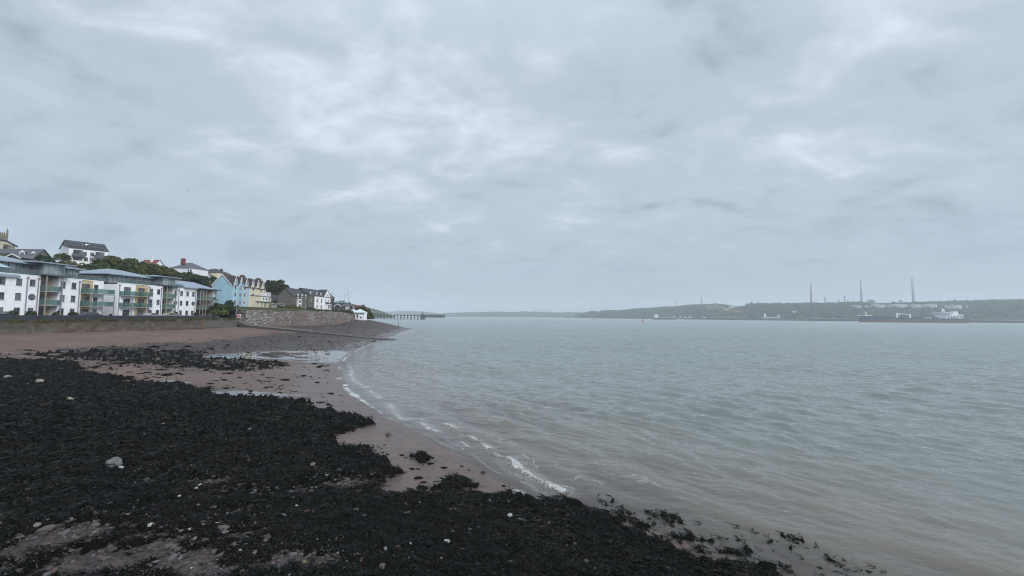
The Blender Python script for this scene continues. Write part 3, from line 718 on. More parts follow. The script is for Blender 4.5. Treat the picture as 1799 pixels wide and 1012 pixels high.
def hip_roof(mb, x0, x1, y0, y1, ze, zr, ov=.4, th=.15, hip=None):
    x0 -= ov; x1 += ov; y0 -= ov; y1 += ov; hip = (y1 - y0) / 2 if hip is None else hip; ym = (y0 + y1) / 2
    v = [(x0, y0, ze), (x1, y0, ze), (x1, y1, ze), (x0, y1, ze), (x0, y0, ze + th), (x1, y0, ze + th), (x1, y1, ze + th), (x0, y1, ze + th), (x0 + hip, ym, zr), (x1 - hip, ym, zr)]
    mb.add(v, [(3, 2, 1, 0), (0, 1, 5, 4), (1, 2, 6, 5), (2, 3, 7, 6), (3, 0, 4, 7), (4, 5, 9, 8), (5, 6, 9), (6, 7, 8, 9), (7, 4, 8)])
def chimney(parent, x, y, z0, z1, w=.9, d=.6, mm=None, pots=2):
    c = MB().box(x - w / 2, x + w / 2, y - d / 2, y + d / 2, z0, z1).box(x - w / 2 - .06, x + w / 2 + .06, y - d / 2 - .06, y + d / 2 + .06, z1 + .002, z1 + .16)
    for i in range(pots): c.cyl((x - w / 2 + w * (i + .5) / pots, y, z1 + .1), (x - w / 2 + w * (i + .5) / pots, y, z1 + .5), .12, .1, 8)
    return c.build('chimney', mm or BRNBRK, parent)
def house(name, label, cat, loc, rz, L_, D, he, hr, wm, rm, wins=(), lwins=(), chims=(), roof='gable', drop=3.0, ov=.3, fm=None, trim=None, group=None, wstyle='cross', surround=0, bwm=None, hip=None):
    """wins: (x, z, w, h[, style]) on the front; lwins: (y, z, w, h[, style]) on the end wall that faces local -x"""
    r = thing(name, label, cat, loc, rz, group)
    w = MB(); facade(w, 0, L_, -drop, he, [v[:4] for v in wins if len(v) < 5 or v[4] != 'round'])
    w.quad((L_, D, -drop), (0, D, -drop), (0, D, he), (L_, D, he))
    # end walls (left one may carry windows)
    e = MB(); facade(e, -D, 0, -drop, he, [(-v[0], v[1], v[2], v[3]) for v in lwins])
    w.add([(vy_, -vx_, vz_) for vx_, vy_, vz_ in [(a, b, c) for a, b, c in e.v]], e.f)
    w.quad((L_, 0, -drop), (L_, D, -drop), (L_, D, he), (L_, 0, he))
    if roof == 'gable':
        w.add([(0, 0, he), (0, D, he), (0, D / 2, hr)], [(0, 2, 1)]); w.add([(L_, 0, he), (L_, D, he), (L_, D / 2, hr)], [(0, 1, 2)])
    if roof == 'flat': w.quad((0, 0, he), (L_, 0, he), (L_, D, he), (0, D, he))
    w.build('wall', wm, r)
    rf = None
    if roof != 'flat':
        m_ = MB()
        if roof == 'gable': gable_roof(m_, 0, L_, 0, D, he, hr, ov)
        elif roof == 'hip': hip_roof(m_, 0, L_, 0, D, he, hr, ov, hip=hip)
        rf = m_.build('roof', rm, r)
        if trim and roof == 'gable':
            tb = MB(); sl = (hr - he) / (D / 2)
            for x in (-ov - .04, L_ + ov):
                for s in (0, 1):
                    ya = -ov if s == 0 else D + ov; zb = he - sl * ov
                    P = [(x, ya, zb - .2), (x, D / 2, hr - .2), (x, D / 2, hr + .2), (x, ya, zb + .2)]
                    tb.add([(a, b, c) for a, b, c in P] + [(a + .04, b, c) for a, b, c in P], [(0, 1, 2, 3), (7, 6, 5, 4), (0, 4, 5, 1), (3, 2, 6, 7)])
            tb.build('bargeboard', trim, rf)
    for v in wins: win(r, v[0], v[1], v[2], v[3], style=v[4] if len(v) > 4 else wstyle, fm=fm, surround=surround)
    for v in lwins: win(r, 0, v[1], v[2], v[3], y=v[0], rot=-math.pi / 2, style=v[4] if len(v) > 4 else wstyle, fm=fm) if True else None
    for c in chims: chimney(rf or r, *c)
    return r
# ================================================================== seafront apartment blocks
FZ = [0.1, 2.95, 5.82]; PZ = 8.9; GZ = 5.6
def balcony(parent, x0, x1, z, out=1.25, inn=0.0, sides=(True, True), posts=()):
    """slab with a green glass rail"""
    s = MB().box(x0, x1, -out, inn - .01, z - .20, z).build('balcony', POSTG, parent)
    g = MB(); g.box(x0 + .03, x1 - .03, -out + .03, -out + .06, z + .08, z + 1.02)
    if sides[0]: g.box(x0 + .03, x0 + .06, -out + .06, -.02, z + .08, z + 1.02)
    if sides[1]: g.box(x1 - .06, x1 - .03, -out + .06, -.02, z + .08, z + 1.02)
    g.build('glass_rail', GRAIL, s)
    h_ = MB().box(x0, x1, -out, -out + .07, z + 1.03, z + 1.08); n = max(2, int((x1 - x0) / 1.1))
    for i in range(n + 1): xx = x0 + .03 + (x1 - x0 - .1) * i / n; h_.box(xx, xx + .04, -out + .062, -out + .10, z, z + 1.028)
    h_.build('handrail', POSTG, s)
    return s
def bay(parent, x0, x1, wm, Y0=0):
    """recessed bay of balconies with steel posts"""
    d = 1.6; w = MB()
    w.quad((x0, d, -.3), (x1, d, -.3), (x1, d, PZ), (x0, d, PZ)); w.build('bay_back_wall', OCHRE, parent)
    w = MB(); w.quad((x0, 0, -.3), (x0, d, -.3), (x0, d, PZ), (x0, 0, PZ)); w.quad((x1, d, -.3), (x1, 0, -.3), (x1, 0, PZ), (x1, d, PZ)); w.build('bay_side_wall', WHITE, parent)
    for z in FZ:
        win(parent, x0 + (x1 - x0) * .40, z + 1.05, (x1 - x0) * .55, 2.05, y=d - .12, style='triple', fm=GFRAME, sill=False)
    for z in FZ[1:]: balcony(parent, x0 - .05, x1 + .05, z, out=.9, inn=d)
    for x in (x0 + .25, x1 - .1): MB().box(x - .09, x + .09, -1.06, -.905, -.3, PZ + .1).build('steel_post', POSTG, parent)
    return MB().box(x0 - .5, x1 + 1.5, -1.5, d, PZ + .12, PZ + .38).build('canopy', METALD, parent)
def apartment(name, label, Y0, Yend, cols, rounds, bays, pipes, sections, depth=13, endwin=()):
    r = thing(name, label, 'apartment block', (-97, Y0, GZ), math.pi / 2)
    L_ = Yend - Y0; wz = [z + 1.5 for z in FZ]
    segs = []; cuts = sorted(bays); x = 0
    for a, b in cuts:
        if a - Y0 > x: segs.append((x, a - Y0))
        x = b - Y0
    segs.append((x, L_))
    secs = sorted(sections)
    for a, b in segs:
        # split by coloured sections
        k = [a] + [s for q_ in secs for s in (q_[0] - Y0, q_[1] - Y0) if a < s < b] + [b]
        for u, v in zip(k[:-1], k[1:]):
            if v - u < .05: continue
            c = (u + v) / 2; mm = WHITE; nm = 'wall'
            for q_ in secs:
                if q_[0] - Y0 < c < q_[1] - Y0 and q_[2] is not None: mm = q_[2]; nm = 'ochre_panel'
            ops = [(y - Y0, z, 1.05, 1.4) for y in cols for z in wz if u < y - Y0 < v and not (y in rounds and z == wz[1])]
            ops += [(y - Y0, z + 1.05, w_, 2.1) for (y, w_) in endwin for z in FZ if u < y - Y0 < v]
            w = MB(); facade(w, u, v, -.6, PZ, ops)
            w.build(nm, mm, r)
    for y in cols:
        for z in wz:
            if y in rounds and z == wz[1]: win(r, y - Y0, z, 1.15, 1.15, style='round', fm=GFRAME)
            else: win(r, y - Y0, z, 1.05, 1.4, style='mullion', fm=GFRAME)
    for y, w_ in endwin:
        for z in FZ: win(r, y - Y0, z + 1.05, w_, 2.1, style='triple' if w_ > 1.8 else 'door', fm=GFRAME, sill=False)
    b = MB(); b.quad((0, depth, -.6), (0, 0, -.6), (0, 0, PZ), (0, depth, PZ)); b.quad((L_, 0, -.6), (L_, depth, -.6), (L_, depth, PZ), (L_, 0, PZ))
    b.quad((L_, depth, -.6), (0, depth, -.6), (0, depth, PZ), (L_, depth, PZ)); b.build('side_wall', WHITE, r)
    MB().box(.0, L_, .3, depth, PZ - .35, PZ - .05).build('roof_deck', METALD, r)
    c = MB()
    for a, b_ in segs: c.box(a + .01, b_ - .01, -.06, .25, PZ - .12, PZ + .02); c.box(a + .01, b_ - .01, -.025, -.002, PZ - .75, PZ - .68)
    c.build('parapet_coping', WHITEP, r)
    for y in pipes: MB().cyl((y - Y0, -.12, -.3), (y - Y0, -.12, PZ - .72), .085, n=6).box(y - Y0 - .16, y - Y0 + .16, -.26, -.03, PZ - .72, PZ - .45).build('downpipe', PIPE, r)
    for a, b_ in bays: bay(r, a - Y0, b_ - Y0, OCHRE)
    return r
def penthouse(r, x0, x1, y0, y1, z1, zr, roof_x0=None, roof_x1=None, ovf=1.0, hip=True, top=PZ):
    g = MB(); n = max(2, int((x1 - x0) / 1.3)); g.box(x0, x1, y0, y1, top - .04, z1); g.build('penthouse_glazing', PGLASS, r)
    f = MB()
    for i in range(n + 1): xx = x0 + (x1 - x0) * i / n; f.box(xx - .05, xx + .05, y0 - .06, y0 - .002, top, z1 - .01)
    for i in range(5): yy = y0 + (y1 - y0) * i / 4; f.box(x0 - .06, x0 - .002, yy - .05, yy + .05, top, z1 - .01)
    f.box(x0 - .06, x1, y0 - .10, y0 - .055, top + .02, top + .14); f.box(x0 - .10, x0 - .055, y0 - .08, y1, top + .02, top + .14); f.build('glazing_frame', METALD, r)
    m_ = MB(); a = x0 if roof_x0 is None else roof_x0; b = x1 if roof_x1 is None else roof_x1
    hip_roof(m_, a, b, y0, y1, z1 + .02, zr, ov=ovf, th=.22, hip=None if hip else .1); m_.build('roof', METALR, r)
def terrace_rail(r, x0, x1, y, z):
    g = MB().box(x0, x1, y, y + .03, z, z + .95); o_ = g.build('glass_rail', CRAIL, r)
    h_ = MB().box(x0, x1, y - .02, y + .05, z + .955, z + 1.0)
    n = int((x1 - x0) / 1.2)
    for i in range(n + 1): xx = x0 + (x1 - x0 - .05) * i / max(1, n); h_.box(xx, xx + .05, y + .032, y + .07, z, z + .95)
    h_.build('handrail', POSTG, o_)
def tower(r, x0, x1, z1):
    g = MB(); g.box(x0, x1, -.25, 4.5, PZ + .39, z1).build('stair_tower_glazing', PGLASS, r)
    f = MB()
    for i in range(5): xx = x0 + (x1 - x0) * i / 4; f.box(xx - .06, xx + .06, -.32, -.252, PZ + .39, z1 - .01)
    for yy in (0, 1.5, 3): f.box(x0 - .06, x0 - .002, yy - .05, yy + .05, PZ + .39, z1 - .01)
    f.box(x0 - .06, x1, -.36, -.315, PZ + .40, PZ + .5); f.box(x0 - .10, x0 - .055, -.34, 3.1, PZ + .40, PZ + .5); f.build('glazing_frame', POSTG, r)
    m_ = MB(); hip_roof(m_, x0 - 1.0, x1 + .6, -.25, 4.5, z1 + .02, z1 + .62, ov=1.0, th=.2, hip=2.2); m_.build('tower_roof', METALR, r)
# --- first block (nearer the camera)
A = apartment('apartment_block', 'long white three storey flats nearest the camera with round window and low leftmost canopy roof', 66, 101.9,
              [69.5, 72.5, 75.5, 78.6, 81.6, 84.4, 86.8, 92.7, 95.0], [86.8, 72.5], [(88.2, 91.7)], [74, 85.75, 87.75, 96.15],
              [(96.6, 99.3, OCHRE), (99.3, 101.9, None)], endwin=[(97.7, 1.9), (100.1, 1.1)])
for z in FZ[1:]:
    balcony(A, 96.5 - 66, 103.2 - 66, z, out=1.6, sides=(True, True))
for x in (97.3, 100.2, 103.0): MB().box(x - 66 - .08, x - 66 + .08, -1.76, -1.605, -.5, FZ[2] - .205).build('steel_post', POSTG, A)
penthouse(A, 0, 22.3, 2.4, 11, PZ + 2.25, PZ + 4.2, ovf=1.1)
tower(A, 22.4, 26.4, PZ + 2.6)
penthouse(A, 26.5, 32.0, 2.2, 11, PZ + 2.2, PZ + 3.4, ovf=.9)
terrace_rail(A, 9.5, 22.0, .35, PZ + .03); terrace_rail(A, 27, 35.8, .35, PZ + .03)
m_ = MB(); m_.add([(-2, -.6, PZ - .75), (18.1, -.6, PZ - .75), (18.1, 3.0, PZ + 1.1), (-2, 3.0, PZ + 1.1), (-2, -.6, PZ - .5), (18.1, -.6, PZ - .5), (18.1, 3.0, PZ + 1.35), (-2, 3.0, PZ + 1.35)],
                  [(0, 3, 2, 1), (4, 5, 6, 7), (0, 1, 5, 4), (1, 2, 6, 5), (2, 3, 7, 6), (3, 0, 4, 7)]); m_.build('canopy_roof', METALR, A)
m_ = MB(); m_.add([(14.5, .8, PZ + 1.15), (17.4, .8, PZ + 1.15), (17.4, 3.6, PZ + 1.15), (14.5, 3.6, PZ + 1.15), (15.95, 2.2, PZ + 2.3)], [(0, 1, 4), (1, 2, 4), (2, 3, 4), (3, 0, 4), (3, 2, 1, 0)]); m_.build('rooflight', TEALP, A)
# --- second block
B_ = apartment('apartment_block', 'white flats with hipped metal roof between the first block and the blue house', 105.7, 140.2,
               [115.5, 117.9, 123.95, 126.1, 128.5, 130.8], [123.95, 130.8], [(119.3, 122.9), (132.2, 139.6)], [106.0, 114.7, 118.7, 125.0, 131.6],
               [(105.7, 110.6, None), (110.6, 114.45, OCHRE), (114.45, 119.3, None)], endwin=[(108.3, 2.0), (112.4, 2.0)])
for z in FZ[1:]:
    balcony(B_, .5, 4.7, z, out=1.3); balcony(B_, 5.3, 8.9, z, out=1.3)
for x in (2.6, 6.9): MB().box(x - .1, x + .1, -1.46, -1.305, -.5, FZ[2] - .205).build('steel_post', POSTG, B_)
for x in (27.9, 29.3, 31.7): MB().box(x - .09, x + .09, -1.06, -.905, -.3, PZ - .2).build('steel_post', POSTG, B_)
penthouse(B_, -.3, 12.7, 2.6, 12, PZ + 1.95, PZ + 3.9, ovf=1.1)
tower(B_, 13.1, 17.2, PZ + 2.5)
penthouse(B_, 17.3, 20.0, 2.6, 10, PZ + 1.7, PZ + 2.5, ovf=.8)
terrace_rail(B_, .2, 13.0, .35, PZ + .03); terrace_rail(B_, 17.4, 21.3, .35, PZ + .03)
m_ = MB(); hip_roof(m_, 21.8, 34.3, 0, 11, PZ + .05, PZ + 2.6, ov=.8, th=.22, hip=3); m_.build('roof', METALR, B_)
# ================================================================== the blue and the yellow gabled houses
BL = (-114.3, 175.0, 9.5); BA = R(95.5)
def bx_(px, py, y=0.0): return lp(BL, BA, px, py, y)
def gablets(parent, xs, he, rise, hw, wm, depth=2.9):
    for x in xs:
        g = MB(); g.add([(x - hw, -.02, he - .4), (x + hw, -.02, he - .4), (x, -.02, he + rise), (x - hw, .3, he - .4), (x + hw, .3, he - .4), (x, .3, he + rise)], [(0, 1, 2), (5, 4, 3)])
        gm = g.build('gable', wm, parent)
        rr = MB()
        for s in (-1, 1):
            P = [(x + s * (hw + .05), -.25, he - .45), (x, -.25, he + rise + .05), (x, depth, he + rise + .05), (x + s * (hw + .05), depth, he - .45)]
            rr.add(P + [(a, b, c + .14) for a, b, c in P], [(0, 1, 2, 3), (7, 6, 5, 4), (0, 4, 5, 1), (1, 5, 6, 2), (2, 6, 7, 3), (3, 7, 4, 0)])
        rr.build('gable_roof', BSLATE, gm)
        tb = MB()
        for s in (-1, 1):
            P = [(x + s * (hw + .1), -.30, he - .65), (x, -.30, he + rise - .10), (x, -.30, he + rise + .34), (x + s * (hw + .1), -.30, he - .15)]
            tb.add(P + [(a, b + .045, c) for a, b, c in P], [(0, 1, 2, 3), (7, 6, 5, 4), (0, 4, 5, 1), (2, 6, 7, 3)])
        P = [(x - hw * .42, -.06, he + rise * .52), (x + hw * .42, -.06, he + rise * .52), (x, -.06, he + rise - .1)]
        tb.add(P, [(0, 1, 2)])
        tb.build('bargeboard', WHITEP, gm)
        win(parent, x, he + rise * .42, .55, .8, y=-.16, style='plain', fm=WFRAME, sill=False, inset=.09)
xe = bx_(437.5, 520)[0]; HE = 9.3; HRR = 13.7; DD = 7.6
W1 = [bx_(418.5, y)[1] for y in (505, 517.8, 531)]
x430 = bx_(429.8, 518)[0]
wins = [(x430, z, 1.9, 1.75) for z in W1]
BH = house('gabled_house', 'tall pale blue house with three steep white trimmed front gables', 'house', BL, BA, xe, DD, HE, HRR, BLUEW, BSLATE, wins=[(a, b, c, d, 'triple') for a, b, c, d in wins],
           lwins=[(6.3, 6.0, .95, 1.7, 'sash')], trim=WHITEP, chims=[(xe - .3, DD / 2 - .9, HRR - 1.6, HRR + .6, 2.6, 1.1, BRNBRK, 4)], surround=.32)
xs = [bx_(p_, 490)[0] for p_ in (414.0, 423.8, 433.3)]
gablets(BH, xs, HE, 3.75, 1.85, BLUEW)
# canted bay on the front
bay_ = MB(); b0, b1, bo = bx_(409.3, 520)[0], bx_(423.2, 520)[0], 1.1
b0 = max(b0, .7); P = [(b0, 0), (b0 + 1.0, -bo), (b1 - .6, -bo), (b1, 0)]
bay_.prism(P, -2.5, HE - .15, 'z'); bo_ = bay_.build('bay', BLUEW, BH)
ang = math.atan2(-bo, 1.0)
for z in W1:
    win(BH, (b0 + 1.0 + b1 - .6) / 2, z, 1.75, 1.6, y=-bo - .11, style='triple', fm=WFRAME, inset=.09)
    win(BH, b0 + .5 - .06, z, .75, 1.6, y=-bo / 2 - .10, rot=ang, style='sash', fm=WFRAME, inset=.09)
MB().box(3.0, 4.6, -.5, -.3, 0, .1).build('step', LGREYW, BH)
# shallow buttress strips on the end wall
MB().box(-.16, 0 - .003, 2.4, 4.2, -3, HE + 1.6).build('chimney_breast', BLUEW, BH)
v = MB().box(-.02 - .03, -.004, 5.0, 5.1, 0, HE).build('downpipe', BLUEW, BH)
r_ = house('garden_lodge', 'small pale blue lean-to lodge with dark roof at the foot of the blue gable', 'house', (BL[0] - 5.2, BL[1] - 2.6, 9.5), BA, 2.5, 3.0, 3.3, 4.9, BLUEW, DSLATE, lwins=[(1.8, 2.1, .8, .9, 'cross')], trim=WHITEP)
# yellow house
YL = (BL[0] + math.cos(BA) * xe, BL[1] + math.sin(BA) * xe, 9.5)
def yx(px, py, y=0.0): return lp(YL, BA, px, py, y)
ye = yx(466.5, 515)[0]
W2 = [yx(445, y)[1] for y in (508, 519.8, 532)]
YH = house('gabled_house', 'cream yellow house with three steep gables joined to the blue house', 'house', YL, BA, ye, DD, HE, HRR, CREAMW, BSLATE,
           wins=[(yx(445.3, 508)[0], W2[0], 1.3, 1.6, 'mullion'), (yx(444.5, 520)[0], W2[1], 1.9, 1.9, 'cross'), (yx(444, 532)[0], W2[2], 2.0, 1.9, 'cross'), (yx(459, 509)[0], W2[0], 1.5, 1.6, 'mullion')],
           trim=None, chims=[(ye - 1.0, DD / 2 - .9, HRR - 1.6, HRR + .5, 2.8, 1.1, BRNBRK, 4)])
gablets(YH, [yx(p_, 495)[0] for p_ in (444.2, 453.3, 461.8)], HE, 3.75, 1.95, CREAMW)
a0, a1 = yx(449.5, 530, -2.6)[0], yx(476.5, 530, -2.6)[0]
EXZ = 5.6
ext = MB(); ops = [(a0 + (a1 - a0) * f, EXZ - 1.6, .95, 1.5) for f in (.86,)] + [(a0 + (a1 - a0) * f, 1.9, w_, 1.9) for f, w_ in ((.13, .9), (.38, .9), (.62, 1.9), (.86, .9))]
facade(ext, a0, a1, -2.5, EXZ, ops, y=-2.6)
ext.quad((a0, 0, -2.5), (a0, -2.6, -2.5), (a0, -2.6, EXZ), (a0, 0, EXZ)); ext.quad((a1, -2.6, -2.5), (a1, 3, -2.5), (a1, 3, EXZ), (a1, -2.6, EXZ))
ext.quad((a0, -2.6, EXZ), (a1, -2.6, EXZ), (a1, 3, EXZ), (a0, 3, EXZ)); ext.build('front_wing', CREAMW, YH)
for c_, d_, w_, h__ in ops: win(YH, c_, d_, w_, h__, y=-2.6, style='triple' if w_ > 1.5 else 'sash', fm=WFRAME)
MB().box(a0 - .2, a1 + .3, -2.95, .0, EXZ + .01, EXZ + .2).build('wing_roof', DSLATE, YH)
MB().box(a0 - .2, a1 + .1, -3.05, -2.61, 3.05, 3.25).build('porch_roof', DSLATE, YH)
bb = MB().box(a0 + (a1 - a0) * .28, a0 + (a1 - a0) * .68, -3.4, -2.62, 3.3, 5.45).build('oriel', WHITEP, YH)
win(YH, a0 + (a1 - a0) * .36, 4.6, .95, 1.3, y=-3.52, style='plain', fm=WFRAME, sill=False, inset=.09)
win(YH, a0 + (a1 - a0) * .55, 4.6, 1.5, 1.3, y=-3.52, style='mullion', fm=WFRAME, sill=False, inset=.09)
d0, d1 = yx(467, 513, -1.6)[0], yx(476, 513, -1.6)[0]
dm = MB().box(d0, d1, -1.6, 2.5, EXZ + .21, EXZ + 2.3).build('roof_room', WHITEP, YH)
MB().box(d0 - .2, d1 + .2, -1.8, 2.7, EXZ + 2.305, EXZ + 2.45).build('roof_room_cap', LGREYW, dm)
for f in (.3, .7): win(YH, d0 + (d1 - d0) * f, EXZ + 1.3, .6, 1.0, y=-1.72, style='plain', fm=WFRAME, sill=False, inset=.09)

# ================================================================== grey houses and the white gabled hotel further along
GL = (-103.7, 203.0, 9.6); GA = math.pi / 2
def gx_(px, py, y=0.0): return lp(GL, GA, px, py, y)
g1 = gx_(540, 525)[0]
low = house('low_house', 'low dark roofed grey house between yellow house and tall grey gable', 'house', (-111.5, 207, 9.6), R(90), 9.5, 7.5, 3.9, 6.9, GREYW, DSLATE, lwins=[], roof='gable')
# its long side faces the camera: rotate so the ridge runs left to right
low.rotation_euler = (0, 0, 0); low.location = (-121.5, 208, 9.6)
sh_ = house('shed', 'pale grey flat roofed garage in front of the dark grey gable', 'garage', (-113.5, 202.5, 9.4), 0, 6.6, 4, 2.5, 2.5, LGREYW, LGREYW, wins=[(3.6, 1.1, 2.0, 1.6, 'plain')], roof='flat')
MB().box(-.3, 6.9, -.5, 4.2, 2.51, 2.72).build('roof', LGREYW, sh_)
h2 = house('shed', 'narrow cream outbuilding at the end of the yellow house', 'outbuilding', (-118.3, 203.5, 9.4), 0, 3.2, 4, 3.4, 3.4, CREAMW, LGREYW, roof='flat')
ww_ = [(gx_(px, 532)[0], gx_(px, 529)[1], 1.6, 1.6, 'cross') for px in (530, )]
GH = house('terraced_house', 'dark grey house whose broad blank gable faces the beach', 'house', GL, GA, g1, 7.0, 6.4, 10.0, GREYW, DSLATE,
           wins=[(gx_(529.5, 529)[0], 3.6, 1.5, 1.5, 'cross'), (gx_(537, 533)[0], 2.0, 1.1, 2.6, 'door'), (gx_(522, 531)[0], 2.8, 1.1, 1.2, 'cross')], fm=WFRAME)
for px in (523, 530.5, 536.5):      # white dormers along the eave
    dormer(GH, GH, gx_(px, 520)[0], -.1, 5.5, 1.5, 1.5, 2.2)
x = gx_(524, 530)[0]; MB().box(x - 1.5, x + 1.5, -.9, -.003, .3, 4.9).build('white_bay', WHITEP, GH)
win(GH, x, 3.8, 2.4, 1.4, y=-1.01, style='triple', fm=WFRAME, sill=False, inset=.09); win(GH, x, 1.6, 2.4, 1.6, y=-1.01, style='triple', fm=WFRAME, sill=False, inset=.09)
HX0 = g1 + .02; HL_ = (GL[0] + .6, GL[1] + HX0, 9.9)
def hx_(px, py, y=0.0): return lp(HL_, GA, px, py, y)
h_a, h_b, h_c, h_d = [hx_(px, 530)[0] for px in (552.3, 568.5, 580.5, 587.5)]
HT = thing('terraced_house', 'dark and white rendered block with tall white gable and dark mansard roof', 'house', HL_, GA)
def seg(x0, x1, mm, ops, he=7.0, nm='wall'):
    w = MB(); facade(w, x0, x1, -3, he, [v[:4] for v in ops]); w.build(nm, mm, HT)
    for v in ops: win(HT, v[0], v[1], v[2], v[3], style=v[4], fm=WFRAME)
xw = hx_(546.8, 525)[0]
seg(0, h_a, GREYW, [(xw, 4.6, 1.2, 1.6, 'sash'), (xw, 1.2, 1.0, 1.3, 'sash')], nm='grey_wall')
x1_, x2_ = hx_(557.6, 525)[0], hx_(565, 525)[0]
seg(h_a, h_b, WHITE, [(x1_, 4.7, 1.7, 1.9, 'cross'), (x1_, 1.4, 1.5, 1.7, 'cross'), (x2_, 4.6, 1.5, 2.2, 'sash'), (x2_, 1.2, 1.5, 2.4, 'sash')], nm='white_wall')
xg = (h_b + h_c) / 2; hw = (h_c - h_b) / 2
seg(h_b, h_c, WHITE, [(xg - 1.6, 4.9, 1.0, 1.7, 'sash'), (xg + 1.6, 4.9, 1.0, 1.7, 'sash')], nm='white_wall')
seg(h_c, h_d, DGREYW, [], nm='grey_wall')
e_ = MB(); e_.quad((h_d, 0, -3), (h_d, 9, -3), (h_d, 9, 7), (h_d, 0, 7)); e_.quad((0, 9, -3), (0, 0, -3), (0, 0, 7), (0, 9, 7)); e_.add([(h_d, 0, 7), (h_d, 9, 7), (h_d, 4.5, 10.4)], [(0, 1, 2)]); e_.add([(0, 0, 7), (0, 9, 7), (0, 4.5, 10.4)], [(0, 2, 1)]); e_.build('end_wall', GREYW, HT)
rf_ = MB(); gable_roof(rf_, 0, h_d, 0, 9, 7, 10.6, ov=.25); rfo = rf_.build('roof', DSLATE, HT)
g = MB(); g.add([(h_b, -.05, 6.9), (h_c, -.05, 6.9), (xg, -.05, 10.9), (h_b, .3, 6.9), (h_c, .3, 6.9), (xg, .3, 10.9)], [(0, 1, 2)]); gm = g.build('gable', WHITE, HT)
win(HT, xg, 8.1, .9, 1.2, y=-.19, style='sash', fm=WFRAME, sill=False, inset=.1)
rr = MB(); gable_roof(rr, h_b, h_c, 0, 4.6, 7.0, 11.0, ov=.3, axis='y'); rr.build('gable_roof', DSLATE, gm)
tb = MB()
for s in (-1, 1):
    Pq = [(xg + s * (hw + .35), -.40, 6.4), (xg, -.40, 10.8), (xg, -.40, 11.45), (xg + s * (hw + .35), -.40, 7.05)]
    tb.add(Pq + [(a, b + .08, c) for a, b, c in Pq], [(0, 1, 2, 3), (7, 6, 5, 4), (0, 4, 5, 1), (2, 6, 7, 3)])
tb.build('bargeboard', WHITEP, gm)
MB().box(xg - 2.2, xg + 2.6, -1.5, -.06, -2.5, 3.1).build('white_bay', WHITEP, HT)
rb = MB(); rb.add([(xg - 2.5, -1.8, 3.11), (xg + 2.9, -1.8, 3.11), (xg + 2.9, -.06, 3.11), (xg - 2.5, -.06, 3.11), (xg - 1.2, -.06, 4.2), (xg + 1.6, -.06, 4.2)], [(0, 1, 5, 4), (0, 4, 3), (1, 2, 5)]); rb.build('bay_roof', DSLATE, HT)
for f in (-1.1, 1.4): win(HT, xg + f, 1.6, 1.8, 1.9, y=-1.61, style='cross', fm=WFRAME, sill=False, inset=.1)
for px in (546.8, 557.5, 564.8):
    dormer(rfo, HT, hx_(px, 517)[0], .45, 7.15, 1.4, 1.4, 2.4)

# ---- small buildings at the end of the row
def H2(name, label, cat, px0, px1, py_base, py_eave, py_ridge, Y, wm, rm, depth=6, wins=(), roof='gable', **k):
    """house whose long side faces the camera, placed between two measured edges at distance Y"""
    a = atY(px0, py_base, Y); b = atY(px1, py_base, Y); L_ = b.x - a.x; he = atY(px0, py_eave, Y).z - a.z; hr = atY((px0 + px1) / 2, py_ridge, Y + depth / 2).z - a.z
    return house(name, label, cat, (a.x, Y, a.z), 0, L_, depth, he, max(hr, he + .1), wm, rm, wins=[(f * L_, zf * he, w_ * L_, h_ * he, st) for f, zf, w_, h_, st in wins], roof=roof, **k)
tr_ = H2('pavilion', 'teal roofed glazed pavilion behind the small dark gable', 'house', 586, 603, 545, 532.5, 528, 262, TEALP, TEALR, 9, [(.3, .5, .3, .5, 'triple'), (.75, .5, .3, .5, 'triple')], roof='hip', ov=1.2)
sg = house('cottage', 'small dark gabled cottage with white bargeboard beside the white gable', 'house', (atY(587.5, 547, 246).x, 246, 8.6), 0, 3.6, 7, 3.2, 4.6, DGREYW, DSLATE, trim=WHITEP, wins=[(2.5, 1.6, .9, 1.0, 'cross')], roof='flat')
x = 3.6; rr = MB(); gable_roof(rr, 0, 3.6, 0, 7, 3.2, 4.7, ov=.3, axis='y'); ro = rr.build('roof', DSLATE, sg); w = MB(); w.add([(0, -.01, 3.2), (3.6, -.01, 3.2), (1.8, -.01, 4.65)], [(0, 1, 2)]); w.build('gable', DGREYW, sg)
tb = MB()
for s in (-1, 1):
    Pq = [(1.8 + s * 2.2, -.40, 2.75), (1.8, -.40, 4.55), (1.8, -.40, 5.0), (1.8 + s * 2.2, -.40, 3.2)]
    tb.add(Pq + [(a, b + .06, c) for a, b, c in Pq], [(0, 1, 2, 3), (7, 6, 5, 4), (0, 4, 5, 1), (2, 6, 7, 3)])
tb.build('bargeboard', WHITEP, ro)
H2('bungalow', 'white bungalow with low curved grey roof above the boathouse', 'house', 600, 623, 543.5, 537, 532.8, 258, WHITE, GSLATE, 8, [(.18, .5, .12, .8, 'door'), (.72, .55, .22, .55, 'mullion')], roof='hip', ov=.6)
chimney(bpy.data.objects['bungalow'], 3.4, 3, 3, 4.3, .6, .6, DGREYW, 1)
H2('brick_house', 'small red brick house end between bungalow and headland bushes', 'house', 622.5, 629, 542.5, 538.5, 536.8, 255, BRICK, REDT, 5)
H2('boat_shed', 'long brown roofed shed behind the little white boathouse', 'shed', 609, 629, 549, 545.6, 542.4, 240, LGREYW, BSLATE, 6)
H2('cottage', 'little white cottage with pointed gable left of the boathouse', 'house', 615.5, 622, 554, 548, 546, 224, WHITE, DSLATE, 3.5, [(.7, .45, .3, .5, 'door')], roof='flat')
wc = bpy.data.objects['cottage.001']
Lc = atY(622, 554, 224).x - atY(615.5, 554, 224).x; hc = atY(616, 548, 224).z - atY(616, 554, 224).z
